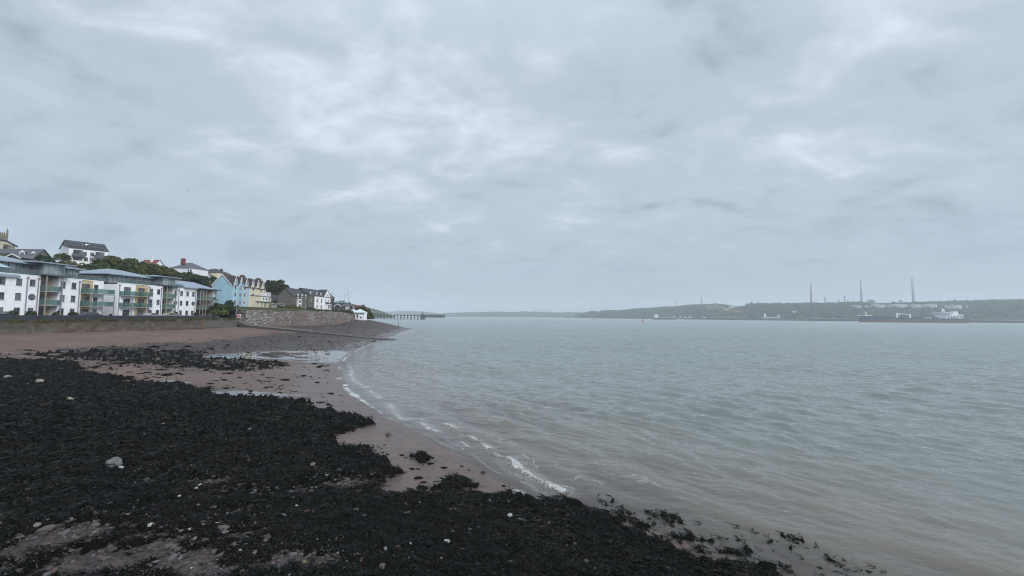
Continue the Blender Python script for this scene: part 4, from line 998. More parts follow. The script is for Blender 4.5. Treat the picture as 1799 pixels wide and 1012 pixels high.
rr = MB(); gable_roof(rr, 0, Lc, 0, 3.5, hc, hc + 1.15, ov=.2, axis='y', th=.1); rr.build('roof', WHITEP, wc); MB().add([(0, -.01, hc), (Lc, -.01, hc), (Lc / 2, -.01, hc + 1.1)], [(0, 1, 2)]).build('gable', WHITE, wc)
# boathouse: white lookout with a round window, glazed upper room and pale roof
p0 = atY(629, 561.2, 216); p1 = atY(638.8, 561.2, 216); bw = p1.x - p0.x; zb = p0.z
BT = thing('boathouse', 'little white lookout boathouse with round window standing above the shore', 'boathouse', (p0.x, 216, zb))
zt = atY(634, 553.2, 216).z - zb; ze = atY(634, 549.2, 216).z - zb; zr_ = atY(629.5, 543.2, 218).z - zb
w = MB(); w.box(0, bw, 0, 4.5, -.4, zt); w.build('wall', WHITE, BT)
win(BT, bw * .5, zt * .45, .75, .75, style='round', fm=WFRAME, sill=False)
up_ = MB().box(-bw * .95, bw, .2, 5, zt + .01, ze).build('glazed_room', WHITEP, BT)
for i in range(5): win(BT, -bw * .8 + i * bw * .42, (zt + ze) / 2, bw * .30, (ze - zt) * .72, y=.1, style='plain', fm=WFRAME, sill=False, inset=.09)
rr = MB(); rr.add([(-bw * 1.1, -.3, ze + .01), (bw * 1.12, -.3, ze + .01), (bw * 1.12, 5.3, ze + .01), (-bw * 1.1, 5.3, ze + .01), (0, 1.6, zr_), (0, 3.5, zr_)], [(0, 1, 4), (1, 2, 5, 4), (2, 3, 5), (3, 0, 4, 5), (3, 2, 1, 0)]); rr.build('roof', mat('pale_aqua_roof', (.58, .70, .72), .5, .04), BT)
MB().box(-bw * 1.6, bw * 1.05, -.15, 5.5, -1.6, -.41).build('plinth', mat('blue_grey_footing', (.075, .09, .12), .8, .1), BT)

# ================================================================== houses on the hill
def up_house(name, label, cat, px0, px1, Y, zb, py_e0, py_r, wm, rm, depth, rotdeg=0, **k):
    a = atY(px0, py_e0, Y)
    return a
# white flats on the hill top: long side faces the bay, gable end to the camera
a = atY(121.5, 434.5, 165); HLp = (a.x, a.y, a.z - 9.0); ang = R(62)
he = 9.0; x_end = lp(HLp, ang, 189.5, 441.5)[0]
def wx_(px, py): return lp(HLp, ang, px, py)
ws = [(wx_(149, 446)[0], wx_(149, 446)[1]), (wx_(162, 447)[0], wx_(162, 447)[1])]
low_ = [(wx_(151, 455.5)[0], wx_(151, 455.5)[1]), (wx_(161, 456)[0], wx_(161, 456)[1])]
wl = [(x, z, 1.2, 1.5, 'mullion') for x, z in ws + low_]
wl += [(wx_(137, 444)[0], wx_(137, 444)[1] , 2.8, 2.2, 'triple'), (wx_(175.5, 447.5)[0], wx_(175.5, 447.5)[1], 2.8, 2.0, 'triple'), (wx_(136.5, 453)[0], wx_(136.5, 453)[1], 2.6, 1.9, 'triple')]
HF = house('hilltop_flats', 'white block of flats with dark slate roof alone above the hillside trees', 'apartment block', HLp, ang, x_end, 9.0, he, he + 3.1, WHITE, DSLATE, wins=wl, fm=GFRAME, drop=6)
for px, py in ((137, 447.5), (175.5, 450.5)):
    x, z = wx_(px, py); s = MB().box(x - 1.8, x + 1.8, -1.3, -.005, z - .9, z - .7).build('balcony', METALD, HF); MB().box(x - 1.8, x + 1.8, -1.3, -1.22, z - .7, z + .35).box(x - 1.8, x - 1.72, -1.22, -.01, z - .7, z + .35).box(x + 1.72, x + 1.8, -1.22, -.01, z - .7, z + .35).build('railing', METALD, s)
hr_ = [c for c in HF.children if c.name.startswith('roof')][0]
for px in (132, 171):
    x = wx_(px, 437)[0]; d_ = MB().box(x - 2.4, x + 2.4, 1.2, 4.2, he + .7, he + 1.9); d_.prism([(x - 2.6, he + 1.91), (x + 2.6, he + 1.91), (x, he + 2.6)], .9, 4.4); d_.build('dormer', METALD, hr_)
for px in (146, 158):
    x = wx_(px, 436)[0]; sl = 3.1 / 4.5; d_ = MB(); d_.add([(x - .6, 2.0, he + 2 * sl + .28), (x + .6, 2.0, he + 2 * sl + .28), (x + .6, 3.0, he + 3 * sl + .28), (x - .6, 3.0, he + 3 * sl + .28)], [(0, 1, 2, 3)]); d_.build('rooflight', WHITEP, hr_)
def hill_house(name, label, Y, px0, px1, py_base, py_eave, py_ridge, wm, rm, roof='hip', depth=9, wins=(), chims=(), **k):
    a = atY(px0, py_base, Y); b = atY(px1, py_base, Y); L_ = b.x - a.x; he = atY(px0, py_eave, Y).z - a.z; hr = atY((px0 + px1) / 2, py_ridge, Y + depth / 2).z - a.z
    ch = [(L_ * f, depth / 2 + dy_, hr - 1.2, atY(px0, pyt, Y + depth / 2).z - a.z, w_, .8, mm, n_) for f, dy_, pyt, w_, mm, n_ in chims]
    return house(name, label, 'house', (a.x, Y, a.z), 0, L_, depth, he, hr, wm, rm, wins=[(f * L_, zf * he, w_, h_, st) for f, zf, w_, h_, st in wins], chims=ch, roof=roof, drop=6, **k)
hill_house('hill_house', 'red tiled house with white chimney half hidden by hillside trees', 215, 247, 273, 472, 463, 457, WHITE, REDT, 'gable', 4.5, chims=[(.6, -1.2, 452.5, 1.1, WHITEP, 1)])
hill_house('hill_house', 'white two storey house with grey hipped roof and red brick chimney', 205, 299, 337, 484, 470.8, 461.5, WHITE, GSLATE, 'hip', 11, wins=[(.83, .55, .9, 1.9, 'sash'), (.94, .55, .9, 1.9, 'sash')], chims=[(.34, -2.5, 456, 1.9, BRICK, 3)], hip=4.5)
hill_house('hill_house', 'plain grey slate roof between the two pale hill houses', 222, 336, 352, 487, 482, 474, LGREYW, GSLATE, 'gable', 8)
hill_house('hill_house', 'cream house with dark hipped roof and white gable above the dark trees', 235, 347, 381, 492, 478.6, 472, CREAMW, DSLATE, 'hip', 11, wins=[(.15, .6, 1.2, 1.2, 'mullion')], chims=[(.86, 0, 473, 1.0, BRNBRK, 2)], hip=4.5)
hill_house('hill_house', 'bright red tiled roof just left of the blue gable', 250, 376, 392, 490, 484, 480.5, CREAMW, REDT, 'gable', 8)
# big slate roof and dormers at the left edge, behind the flats
LR = hill_house('slate_house', 'long grey slate roofed house with white dormers below the church', 135, -60, 56, 470, 452, 438, GREYW, GSLATE, 'gable', 6)
def dorm(px, py, Y, w_, parent, root):
    p = atY(px, py, Y) - Vector(root.location); dormer(parent, root, p.x, p.y, p.z - .8, w_, 1.6, 3)
lr_roof = [c for c in LR.children if c.name.startswith('roof')][0]
dorm(39, 447.3, 136, 1.7, lr_roof, LR); dorm(58.5, 449.3, 136.5, 1.7, lr_roof, LR); dorm(-12, 446, 136, 1.7, lr_roof, LR)
chimney(lr_roof, atY(41, 440, 138).x - LR.location.x, 4.5, 3, atY(41, 438.5, 138).z - LR.location.z, .8, .8, WHITEP, 1)
LG = thing('gabled_house', 'grey house with white trimmed gable end in front of the slate roof', 'house', (atY(10, 460, 128).x, 128, atY(10, 460, 128).z))
p1 = atY(23.5, 446.6, 128) - Vector(LG.location); p2 = atY(36, 452.8, 128) - Vector(LG.location); wdt = p2.x - p1.x
MB().prism([(p1.x - wdt, -6), (p1.x + wdt, -6), (p1.x + wdt, p2.z), (p1.x, p1.z - .1), (p1.x - wdt, p2.z)], 0, 6).build('wall', GREYW, LG)
rr = MB()
for s in (-1, 1):
    Pq = [(p1.x + s * (wdt + .3), -.3, p2.z - .15), (p1.x, -.3, p1.z), (p1.x, 6.2, p1.z), (p1.x + s * (wdt + .3), 6.2, p2.z - .15)]
    rr.add(Pq + [(a, b, c + .15) for a, b, c in Pq], [(0, 1, 2, 3), (7, 6, 5, 4), (0, 4, 5, 1), (3, 2, 6, 7)])
rr.build('roof', GSLATE, LG); tb = MB()
for s in (-1, 1):
    Pq = [(p1.x + s * (wdt + .4), -.36, p2.z - .35), (p1.x, -.36, p1.z - .15), (p1.x, -.36, p1.z + .2), (p1.x + s * (wdt + .4), -.36, p2.z)]
    tb.add(Pq + [(a, b + .05, c) for a, b, c in Pq], [(0, 1, 2, 3), (7, 6, 5, 4), (0, 4, 5, 1), (2, 6, 7, 3)])
tb.build('bargeboard', WHITEP, LG)
# church
CY_ = 178; c0 = atY(-8, 441, CY_); c1 = atY(12.5, 424, CY_); CR = R(48); CH = thing('church', 'stone church tower with pinnacles rising over a cream nave', 'church', (c0.x, CY_, c0.z), CR)
lx = lambda px, py: lp((c0.x, CY_, c0.z), CR, px, py)[0]
lz = lambda px, py: lp((c0.x, CY_, c0.z), CR, px, py)[1]
tx0, tx1 = lx(-12, 415), lx(13, 415); tzt = lz(5, 408.5)
w = MB(); w.box(tx0, tx1, 3, 3 + (tx1 - tx0), -12, tzt); w.build('tower', STONEC, CH)
w = MB(); k_ = tx1 - tx0
for x, y in ((tx0, 3), (tx1 - .5, 3), (tx1 - .5, 3 + k_ - .5), (tx0, 3 + k_ - .5)): w.box(x, x + .5, y, y + .5, tzt + .005, tzt + 1.5); w.add([(x, y, tzt + 1.5), (x + .5, y, tzt + 1.5), (x + .5, y + .5, tzt + 1.5), (x, y + .5, tzt + 1.5), (x + .25, y + .25, tzt + 2.6)], [(0, 1, 4), (1, 2, 4), (2, 3, 4), (3, 0, 4)])
w.build('pinnacle', STONEC, CH)
w = MB()
for i in range(5): x = tx0 + .6 + i * (k_ - 1.2) / 5; w.box(x, x + (k_ - 1.2) / 10, 2.9, 3.4, tzt + .004, tzt + .6)
w.build('battlement', STONEC, CH)
for f in (.35, .68): win(CH, tx0 + k_ * f, tzt - 2.6, .8, 2.4, y=2.88, style='plain', fm=DGREYW, sill=False, inset=.09)
nx1 = lx(27, 435); zn = lz(10, 424); zn2 = lz(27, 433)
w = MB(); w.prism([(lx(-30, 430), -12), (nx1, -12), (nx1, zn2), (lx(12, 425), zn), (lx(-30, 420), zn + 1)], 0, 2.9); w.build('nave', mat('cream_stone', (.50, .46, .36), .9, .08, 1, .2, dirt=(.3, .27, .2)), CH)
Pq = [(lx(-30, 420) - .3, zn + 1.02), (lx(12, 425), zn + .02), (nx1 + .6, zn2 - .1), (nx1 + .6, zn2 + .3), (lx(12, 425), zn + .45), (lx(-30, 420) - .3, zn + 1.4)]
MB().prism(Pq, -.5, 3.3).build('roof', DSLATE, CH)
for px, hh_ in ((7, 2.3), (10.3, 2.3), (13.8, 2.0), (18, 1.3), (23, 1.2)): win(CH, lx(px, 433), lz(px, 434), .5, hh_, y=-.11, style='plain', fm=DGREYW, sill=False, inset=.09)
# ================================================================== sea walls, slipway, promenade
def wallmesh(name, label, cat, path, ztop, zbot, m, th=.6, n=1, rough=.0, cap=None, group=None):
    """wall along a plan path (list of xy), seaward face jittered for masonry; ztop, zbot lists or numbers"""
    P = []; segs = len(path) - 1
    for i in range(segs):
        a, b = path[i], path[i + 1]; L_ = math.hypot(b[0] - a[0], b[1] - a[1]); k = max(1, int(L_ / n))
        for j in range(k): f = j / k; P.append((a[0] + (b[0] - a[0]) * f, a[1] + (b[1] - a[1]) * f, i + f))
    P.append((path[-1][0], path[-1][1], segs)); N_ = len(P)
    T = np.interp([p[2] for p in P], range(len(path)), ztop if isinstance(ztop, (list, tuple)) else [ztop] * len(path))
    Bt = np.interp([p[2] for p in P], range(len(path)), zbot if isinstance(zbot, (list, tuple)) else [zbot] * len(path))
    nz = max(2, int((max(T) - min(Bt)) / (n * .7)) + 1); X = np.zeros((nz + 3, N_)); Y = X.copy(); Z = X.copy()
    for i, p in enumerate(P):
        j = min(max(i, 1), N_ - 2) if N_ > 2 else 0
        ax, ay = P[max(i - 1, 0)][:2]; bx2, by2 = P[min(i + 1, N_ - 1)][:2]; l = math.hypot(bx2 - ax, by2 - ay) or 1; nx, ny = (by2 - ay) / l, -(bx2 - ax) / l
        for k in range(nz + 1):
            z = Bt[i] + (T[i] - Bt[i]) * k / nz; jt = rnd.gauss(0, rough)
            X[k, i] = p[0] + nx * jt; Y[k, i] = p[1] + ny * jt; Z[k, i] = z + (rnd.gauss(0, rough * .8) if 0 < k else 0)
        X[nz + 1, i] = p[0] - nx * th; Y[nz + 1, i] = p[1] - ny * th; Z[nz + 1, i] = Z[nz, i]
        X[nz + 2, i] = p[0] - nx * th; Y[nz + 2, i] = p[1] - ny * th; Z[nz + 2, i] = Bt[i]
    o = grid(name, X, Y, Z, m)
    for p in o.data.polygons: p.use_smooth = False
    tag(o, label, cat, group); return o
def stonemat(name, cols, scale, mortar, moss=0.0, mosscol=(.06, .065, .03), zm=(3.0, 5.6)):
    m, t, o = newmat(name); q = NT(t); P = q.pos()
    mp = q.n('ShaderNodeMapping'); mp.inputs['Scale'].default_value = (1, 1, 1.7); q.l(P, mp.inputs[0])
    v = q.n('ShaderNodeTexVoronoi'); v.inputs['Scale'].default_value = scale; q.l(mp.outputs[0], v.inputs['Vector'])
    sc_ = q.n('ShaderNodeSeparateColor'); q.l(v.outputs['Color'], sc_.inputs[0])
    rp = q.n('ShaderNodeValToRGB'); q.l(sc_.outputs[0], rp.inputs[0]); e = rp.color_ramp.elements; rp.color_ramp.interpolation = 'LINEAR'
    e[0].color = c4(cols[0]); e[1].color = c4(cols[-1])
    for i, c in enumerate(cols[1:-1]): k = e.new((i + 1) / (len(cols) - 1)); k.color = c4(c)
    ve = q.n('ShaderNodeTexVoronoi'); ve.feature = 'DISTANCE_TO_EDGE'; ve.inputs['Scale'].default_value = scale; q.l(mp.outputs[0], ve.inputs['Vector'])
    c = q.mix(q.rng(ve.outputs['Distance'], 0, .07, .75, 0), rp.outputs[0], c4(mortar))
    c = q.mix(q.rng(q.noise(P, .12, 4, .6), .40, .62, 0, .55), c, (.15, .095, .075, 1))
    c = q.mix(q.rng(q.noise(P, .35, 5, .65), .5, .75, 0, .5), c, (.05, .045, .042, 1))
    if moss:
        sp = q.n('ShaderNodeSeparateXYZ'); q.l(P, sp.inputs[0])
        f = q.math('MULTIPLY', q.rng(sp.outputs[2], zm[0], zm[1]), q.rng(q.noise(P, .6, 5, .7), .38, .62)); c = q.mix(q.math('MULTIPLY', f, moss), c, c4(mosscol))
    b = q.principled(c, .92, .2, q.bump(ve.outputs['Distance'], .6, .12)); q.l(b.outputs[0], o.inputs[0]); return m
SWALL = stonemat('sea_wall_stone', [(.10, .085, .07), (.13, .115, .10), (.165, .15, .135), (.085, .075, .065)], 1.1, (.10, .09, .08), .85, (.060, .062, .028), (3.6, 5.6))
RWALL = stonemat('rubble_wall_stone', [(.13, .12, .12), (.21, .195, .19), (.30, .28, .27), (.17, .15, .14), (.40, .38, .36)], 1.5, (.11, .095, .09))
CONC = mat('weathered_concrete', (.125, .118, .108), .9, .12, .8, .2, dirt=(.06, .056, .05), dscale=.6)
sw_ = wallmesh('sea_wall', 'low weathered stone sea wall below the promenade flats', 'wall', [(-80.0, 30), (-80.0, 64), (-80.0, 100), (-80.0, 112)], 5.66, [3.4, 3.6, 3.2, 3.3], SWALL, .7, 1.2, .07)
wallmesh('sea_wall', 'smooth concrete end section of the sea wall meeting the rubble wall', 'wall', [(-80.0, 112.01), (-80.0, 129.6)], 5.62, 3.3, CONC, .7, 2.5, .01)
pw = wallmesh('promenade_wall', 'long dark painted guard wall along the promenade edge', 'wall', [(-80.35, 30), (-80.35, 118.5)], 6.42, 5.67, mat('dark_blue_grey_paint', (.034, .043, .058), .6, .15, .6, .4, dirt=(.07, .07, .07)), .25, 3, 0)
tag(MB().box(-80.62, -80.33, 30, 118.5, 6.43, 6.50).build('wall_coping', mat('dark_coping', (.055, .062, .075), .6, .1), pw))
rw = wallmesh('rubble_wall', 'tall rubble stone garden wall at the head of the shingle', 'wall',
              [(-92, 142.5), (-84, 133), (-80.2, 129.9), (-76.7, 150), (-74.7, 185), (-75.6, 203)], [8.5, 8.4, 8.3, 8.25, 8.35, 7.7], [5.2, 5.0, 3.6, 2.6, 2.0, 2.0], RWALL, .6, .8, .09)
cp = MB()
tag(wallmesh('ruined_wall', 'lower brown rubble wall under the boathouse garden', 'wall', [(-75.6, 203.2), (-77.5, 212), (-79.5, 218.5)], [7.0, 6.3, 5.6], [2.4, 2.8, 3.4], RWALL, .6, .8, .10))
# promenade paving and garden retaining pieces
tag(MB().box(-97.2, -80.7, 30, 129, 5.3, 5.655).build('promenade', mat('promenade_paving', (.17, .165, .16), .9, .08)), kind='structure')
tag(MB().box(-97.0, -85.5, 118, 119.0, 5.66, 6.5).build('garden_wall', mat('pale_garden_wall', (.24, .23, .21), .9, .15, 2)), 'low pale stone garden wall across the end of promenade', 'wall')
# slipway running down the beach
sa = Vector((-80.5, 127.5, 0)); sb = Vector((atZ(694, 594.5, .35).x, atZ(694, 594.5, .35).y, 0)); n = 60; dirs = (sb - sa).normalized(); nr = Vector((dirs.y, -dirs.x, 0))
if nr.y > 0: nr = -nr
X = np.zeros((6, n + 1)); Y = X.copy(); Z = X.copy()
for i in range(n + 1):
    f = i / n; p = sa + (sb - sa) * f; zt = float(np.mean(H0(np.array([p.x + dirs.x * e_ for e_ in (-3, -1.5, 0, 1.5, 3)]), np.array([p.y + dirs.y * e_ for e_ in (-3, -1.5, 0, 1.5, 3)])))) + .62 * (1 - f) ** .8 + .14
    for k, (o_, zz_) in enumerate([(1.9, -1.0), (1.75, .0), (1.70, .02), (-1.6, .02), (-1.65, 0), (-1.8, -1.0)]):
        X[k, i] = p.x + nr.x * o_ + rnd.gauss(0, .03); Y[k, i] = p.y + nr.y * o_ + rnd.gauss(0, .03); Z[k, i] = zt + zz_ + rnd.gauss(0, .025)
sl = grid('slipway', X, Y, Z, None)
m, t, o = newmat('slipway_stone'); q = NT(t); P = q.pos(); sp = q.n('ShaderNodeSeparateXYZ'); g_ = q.n('ShaderNodeNewGeometry'); q.l(g_.outputs['Normal'], sp.inputs[0])
top = q.mix(q.noise(P, 1.5, 5, .6), (.10, .090, .084, 1), (.15, .135, .125, 1)); side = q.mix(q.noise(P, 2.5, 5, .6), (.045, .042, .040, 1), (.11, .10, .092, 1))  # shaded sides painted darker than the top, picked by surface normal
b = q.principled(q.mix(q.rng(sp.outputs[2], .5, .9), side, top), .9, .2); q.l(b.outputs[0], o.inputs[0]); sl.data.materials.append(m)
for p in sl.data.polygons: p.use_smooth = False
tag(sl, 'old stone slipway running down the beach into the water', 'slipway')
# old stump of the slip at the water's edge
# lifebuoy on the wall
lb = atY(423.0, 555.8, 131); me = MB(); n = 20
LBX = lp((-80.25, 129.8, 0), math.atan2(142.5 - 129.9, -92 + 80.2), 423, 555.8)
LF = thing('lifebuoy', 'round red lifebuoy hanging on the rubble wall corner', 'lifebuoy', (lb.x, lb.y - 1.0, lb.z))
def torus(R0, r0, a0, a1, n=24, mth=8):
    mb = MB(); vs = []; 
    for i in range(n + 1):
        a = a0 + (a1 - a0) * i / n
        for j in range(mth): b = 2 * math.pi * j / mth; vs.append(((R0 + r0 * math.cos(b)) * math.cos(a), r0 * math.sin(b), (R0 + r0 * math.cos(b)) * math.sin(a)))
    fs = [(i * mth + j, i * mth + (j + 1) % mth, (i + 1) * mth + (j + 1) % mth, (i + 1) * mth + j) for i in range(n) for j in range(mth)]
    return mb.add(vs, fs)
torus(.42, .13, 0, 2 * math.pi).build('ring', mat('lifebuoy_red', (.55, .03, .03), .5, .05), LF, True)
for k in range(4):
    torus(.42, .137, k * math.pi / 2 + .6, k * math.pi / 2 + .9, 4).build('white_band', WHITEP, LF, True)
MB().box(-.6, .6, .14, .2, -.6, .6).build('backboard', WHITEP, LF)
MB().box(-.05, .05, .2, .3, -2.2, .6).build('post', POSTG, LF)
# posts, people-sized bins, lamp
def simple(name, label, cat, loc, parts, group=None):
    r = thing(name, label, cat, loc, 0, group)
    for nm, mb, mm in parts: mb.build(nm, mm, r)
    return r
DK = mat('black_plastic', (.018, .018, .02), .5, .1)
for i, (px, Y, lab) in enumerate([(194, 104, 'dark litter bin beside the gap between the flats'), (377, 116, 'dark litter bin at the far end of the promenade'), (408, 121, 'dark litter bin where the guard wall ends')]):
    p = atY(px, 556, Y); simple('litter_bin', lab, 'bin', (p.x, p.y, 5.66), [('bin_body', MB().cyl((0, 0, .05), (0, 0, .95), .26, .30, 12), DK), ('lid', MB().cyl((0, 0, .96), (0, 0, 1.15), .32, .18, 12), DK), ('foot', MB().cyl((0, 0, 0), (0, 0, .05), .2, .2, 8), POSTG)])
lampp = atY(422, 552, 127); simple('mast', 'thin grey pole standing at the corner of the rubble wall', 'pole', (-81.6, 127.5, 5.6), [('pole', MB().cyl((0, 0, 0), (0, 0, 5.4), .07, .05, 8), POSTG), ('arm', MB().cyl((0, 0, 5.35), (1.1, 0, 5.5), .04, .03, 6), POSTG)])
p = atY(699.5, 575, 225); zz0 = float(H0(np.array([p.x]), np.array([p.y]))[0])
simple('marker_post', 'dark marker post standing on the dark shingle point', 'post', (p.x, p.y, zz0 - .2), [('pole', MB().cyl((0, 0, 0), (0, 0, 1.9), .16, .13, 8), DK), ('cap', MB().cyl((0, 0, 1.9), (0, 0, 2.2), .3, .22, 8), DK)])
# cars parked on the promenade, seen over the guard wall
def car(loc, rz, label, col):
    r = thing('parked_car', label, 'car', loc, rz, 'cars parked on the promenade')
    pr = [(-2.1, .35), (-2.1, .85), (-1.5, .98), (-.75, 1.42), (.75, 1.45), (1.45, 1.0), (2.05, .9), (2.12, .35)]
    MB().prism(pr, -.82, .82).build('body', mat('car_paint_%d' % int(col[0] * 1000 + col[2] * 77), col, .25, .03, spec=.6), r)
    MB().prism([(-1.38, 1.0), (-.72, 1.38), (.70, 1.40), (1.3, 1.02)], -.83, .83).build('window_band', GLASS, r)
    for x in (-1.35, 1.35):
        for y in (-.8, .8): w = MB().cyl((x, y - .11, .32), (x, y + .11, .32), .32, n=14).build('wheel', DK, r)
car((-91.5, 76.8, 5.66), R(88), 'dark car parked by the flats near the left edge', (.03, .035, .05))
car((-91.8, 93.8, 5.66), R(90), 'dark green car parked right of the first balcony bay', (.03, .045, .04))
car((-90.8, 108.5, 5.66), R(92), 'silver car parked in front of the second block', (.32, .33, .35))
car((-91, 114.6, 5.66), R(90), 'beige car parked below the ochre panel of second block', (.30, .27, .22))

# ================================================================== trees and shrubs
def leafmat(name, a, b):
    m, t, o = newmat(name); q = NT(t)
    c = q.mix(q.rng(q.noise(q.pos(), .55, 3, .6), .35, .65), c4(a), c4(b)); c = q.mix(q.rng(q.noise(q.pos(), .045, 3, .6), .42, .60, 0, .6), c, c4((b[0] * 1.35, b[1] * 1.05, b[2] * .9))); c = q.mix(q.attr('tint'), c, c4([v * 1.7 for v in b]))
    bs = q.principled(c, .65, .2); tl = q.n('ShaderNodeBsdfTranslucent'); q.l(c, tl.inputs[0]); mx = q.n('ShaderNodeMixShader'); mx.inputs[0].default_value = .2
    q.l(bs.outputs[0], mx.inputs[1]); q.l(tl.outputs[0], mx.inputs[2]); q.l(mx.outputs[0], o.inputs[0]); return m
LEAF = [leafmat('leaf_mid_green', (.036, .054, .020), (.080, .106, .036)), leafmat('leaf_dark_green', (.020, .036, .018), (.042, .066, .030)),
        leafmat('leaf_olive', (.042, .050, .020), (.090, .096, .036)), leafmat('leaf_bright', (.05, .08, .02), (.12, .16, .04))]
BARK = mat('bark', (.055, .045, .036), .95, .2, 2, .1)
def crown_mesh(rad, hgt, seed, m, n=1700, ls=.34, flat=.75):
    r = np.random.RandomState(seed); nc = 22; cen = []
    for i in range(nc):
        a = r.uniform(0, 6.283); e = r.uniform(-.85, 1.0); rr = rad * r.uniform(.35, .80) * math.sqrt(max(.15, 1 - max(e, 0) ** 2 * .8)); cen.append((rr * math.cos(a), rr * math.sin(a), hgt * .58 + e * hgt * .36 * flat, rad * r.uniform(.26, .46)))
    cen.append((0, 0, hgt * .6, rad * .6)); cen = np.array(cen)
    k = r.choice(len(cen), n, p=cen[:, 3] ** 2 / (cen[:, 3] ** 2).sum()); d = r.normal(size=(n, 3)); d /= np.linalg.norm(d, axis=1)[:, None]
    d[:, 2] = np.where(d[:, 2] < -.3, -d[:, 2], d[:, 2]); rr = cen[k, 3] * r.uniform(.78, 1.08, n)
    C_ = cen[k, :3] + d * rr[:, None] * np.array([1, 1, .85]); u = r.normal(size=(n, 3)); u /= np.linalg.norm(u, axis=1)[:, None]
    nn = d + .7 * r.normal(size=(n, 3)); nn /= np.linalg.norm(nn, axis=1)[:, None]; u = np.cross(nn, u); u /= np.linalg.norm(u, axis=1)[:, None]; v = np.cross(nn, u)
    s = ls * r.uniform(.6, 1.35, n)[:, None]; V = np.stack([C_ - u * s, C_ + v * s * .7, C_ + u * s, C_ - v * s * .7], 1).reshape(-1, 3)
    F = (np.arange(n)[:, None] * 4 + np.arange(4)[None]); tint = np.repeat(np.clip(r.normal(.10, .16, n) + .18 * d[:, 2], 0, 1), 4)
    o = npmesh('crown', V, F, m, None, False, {'tint': tint}); me = o.data; bpy.data.objects.remove(o); return me
def core_mesh(rad, hgt, seed):
    return None
def trunk_mesh(hgt, r0, seed, rad):
    r = random.Random(seed); b = MB(); pts = [(0, 0, -1.2)]
    for i in range(1, 4): pts.append((pts[-1][0] + r.uniform(-.2, .2), pts[-1][1] + r.uniform(-.2, .2), hgt * .2 * i))
    for i in range(3): b.cyl(pts[i], pts[i + 1], r0 * (1 - .2 * i), r0 * (1 - .2 * (i + 1)), 7, cap=False)
    for i in range(6):
        a = i * 1.05 + r.uniform(-.3, .3); st = pts[1 + i % 3]; en = (st[0] + math.cos(a) * rad * .6, st[1] + math.sin(a) * rad * .6, st[2] + hgt * r.uniform(.15, .35)); b.cyl(st, en, r0 * .4, r0 * .1, 5, cap=False)
    me = bpy.data.meshes.new('trunk'); me.from_pydata(b.v, [], b.f); me.materials.append(BARK); return me
VAR = []
for i in range(9):
    rad = [3.6, 4.2, 3.2, 4.6, 3.9, 3.4, 4.4, 3.0, 4.0][i]; hg = [8, 9, 7.5, 9.5, 8.4, 7.8, 9, 7, 8.6][i]
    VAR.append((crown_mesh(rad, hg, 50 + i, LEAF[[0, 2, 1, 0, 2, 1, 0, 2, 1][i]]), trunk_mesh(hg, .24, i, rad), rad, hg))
def tree(x, y, z, i, s, label, group, name='tree'):
    r = thing(name, label, 'tree', (x, y, z), rnd.uniform(0, 6.28), group); r.scale = (s, s, s)
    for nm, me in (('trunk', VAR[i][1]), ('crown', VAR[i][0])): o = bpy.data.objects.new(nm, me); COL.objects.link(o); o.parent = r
    return r
TOPS_PX = [(55, 452), (75, 447), (92, 448), (100, 452), (125, 458), (150, 462), (172, 456), (190, 449), (205, 448), (225, 454), (250, 460), (275, 464), (295, 470), (318, 480), (335, 479), (352, 484), (372, 483), (392, 500)]
tpx = [p[0] for p in TOPS_PX]; tpy = [p[1] for p in TOPS_PX]
LABT = ['leafy tree in the dense hillside belt above the flats', 'olive green tree in the dense hillside belt above the flats', 'dark green tree in the dense hillside belt above the flats']
cnt = 0
for row, (X0, nrow) in enumerate([(-118, 19), (-125, 20), (-133, 30), (-142, 32), (-152, 30)]):
    for j in range(nrow):
        Y = 84 + (172 - 84) * (j + rnd.uniform(.2, .8)) / nrow * (1.0 if row < 2 else 1.75); X = X0 + rnd.uniform(-3, 3)
        if X > -121 and Y < 142: continue
        px = CX + FPX * X / Y
        if px < 45 or px > 400: continue
        if px < 60 or (px < 82 and row < 2) or (px > 366 and row < 3): continue
        z = float(H0(np.array([X]), np.array([Y]))[0]); i = rnd.randrange(9)
        if px > 300: i = rnd.choice([2, 5, 8, 2, 5, 0])
        want = atY(px, np.interp(px, tpx, tpy) + rnd.choice([0, 1, 2, 4]), Y).z - z      # crown stays under the line of the wood in the photo
        s = min(1.4, max(.45, want / VAR[i][3] * 1.0)) if row >= 2 else min(1.0, max(.5, want / VAR[i][3]))
        g = {0: 0, 1: 1, 2: 2, 3: 0, 4: 1, 5: 2, 6: 0, 7: 1, 8: 2}[i]
        tree(X, Y, z, i, s, LABT[g], ['leafy hillside trees', 'olive hillside trees', 'dark hillside trees'][g]); cnt += 1
# trees behind the grey houses
for k, (px, py, Y) in enumerate([(470, 497, 228), (478, 492, 232), (487, 491, 236), (496, 496, 238), (503, 503, 240), (463, 500, 226), (511, 508, 246)]):
    t_ = atY(px, py, Y); i = [2, 5, 8][k % 3]; s = 1.15
    tree(t_.x, Y + 2, t_.z - VAR[i][3] * s * .98 - 4.5, i, s, 'dark tree in the clump behind the grey houses', 'trees behind the grey houses'); tree(t_.x, Y, t_.z - VAR[i][3] * s * .98, i, s, 'dark tree in the clump behind the grey houses', 'trees behind the grey houses')
for k, (px, py, Y) in enumerate([(594, 529, 275), (600, 530, 278), (590, 531, 276)]):
    t_ = atY(px, py, Y); tree(t_.x, Y, t_.z - VAR[5][3] * .7, 5, .7, 'low dark tree above the teal roof', 'low trees behind the teal roof')
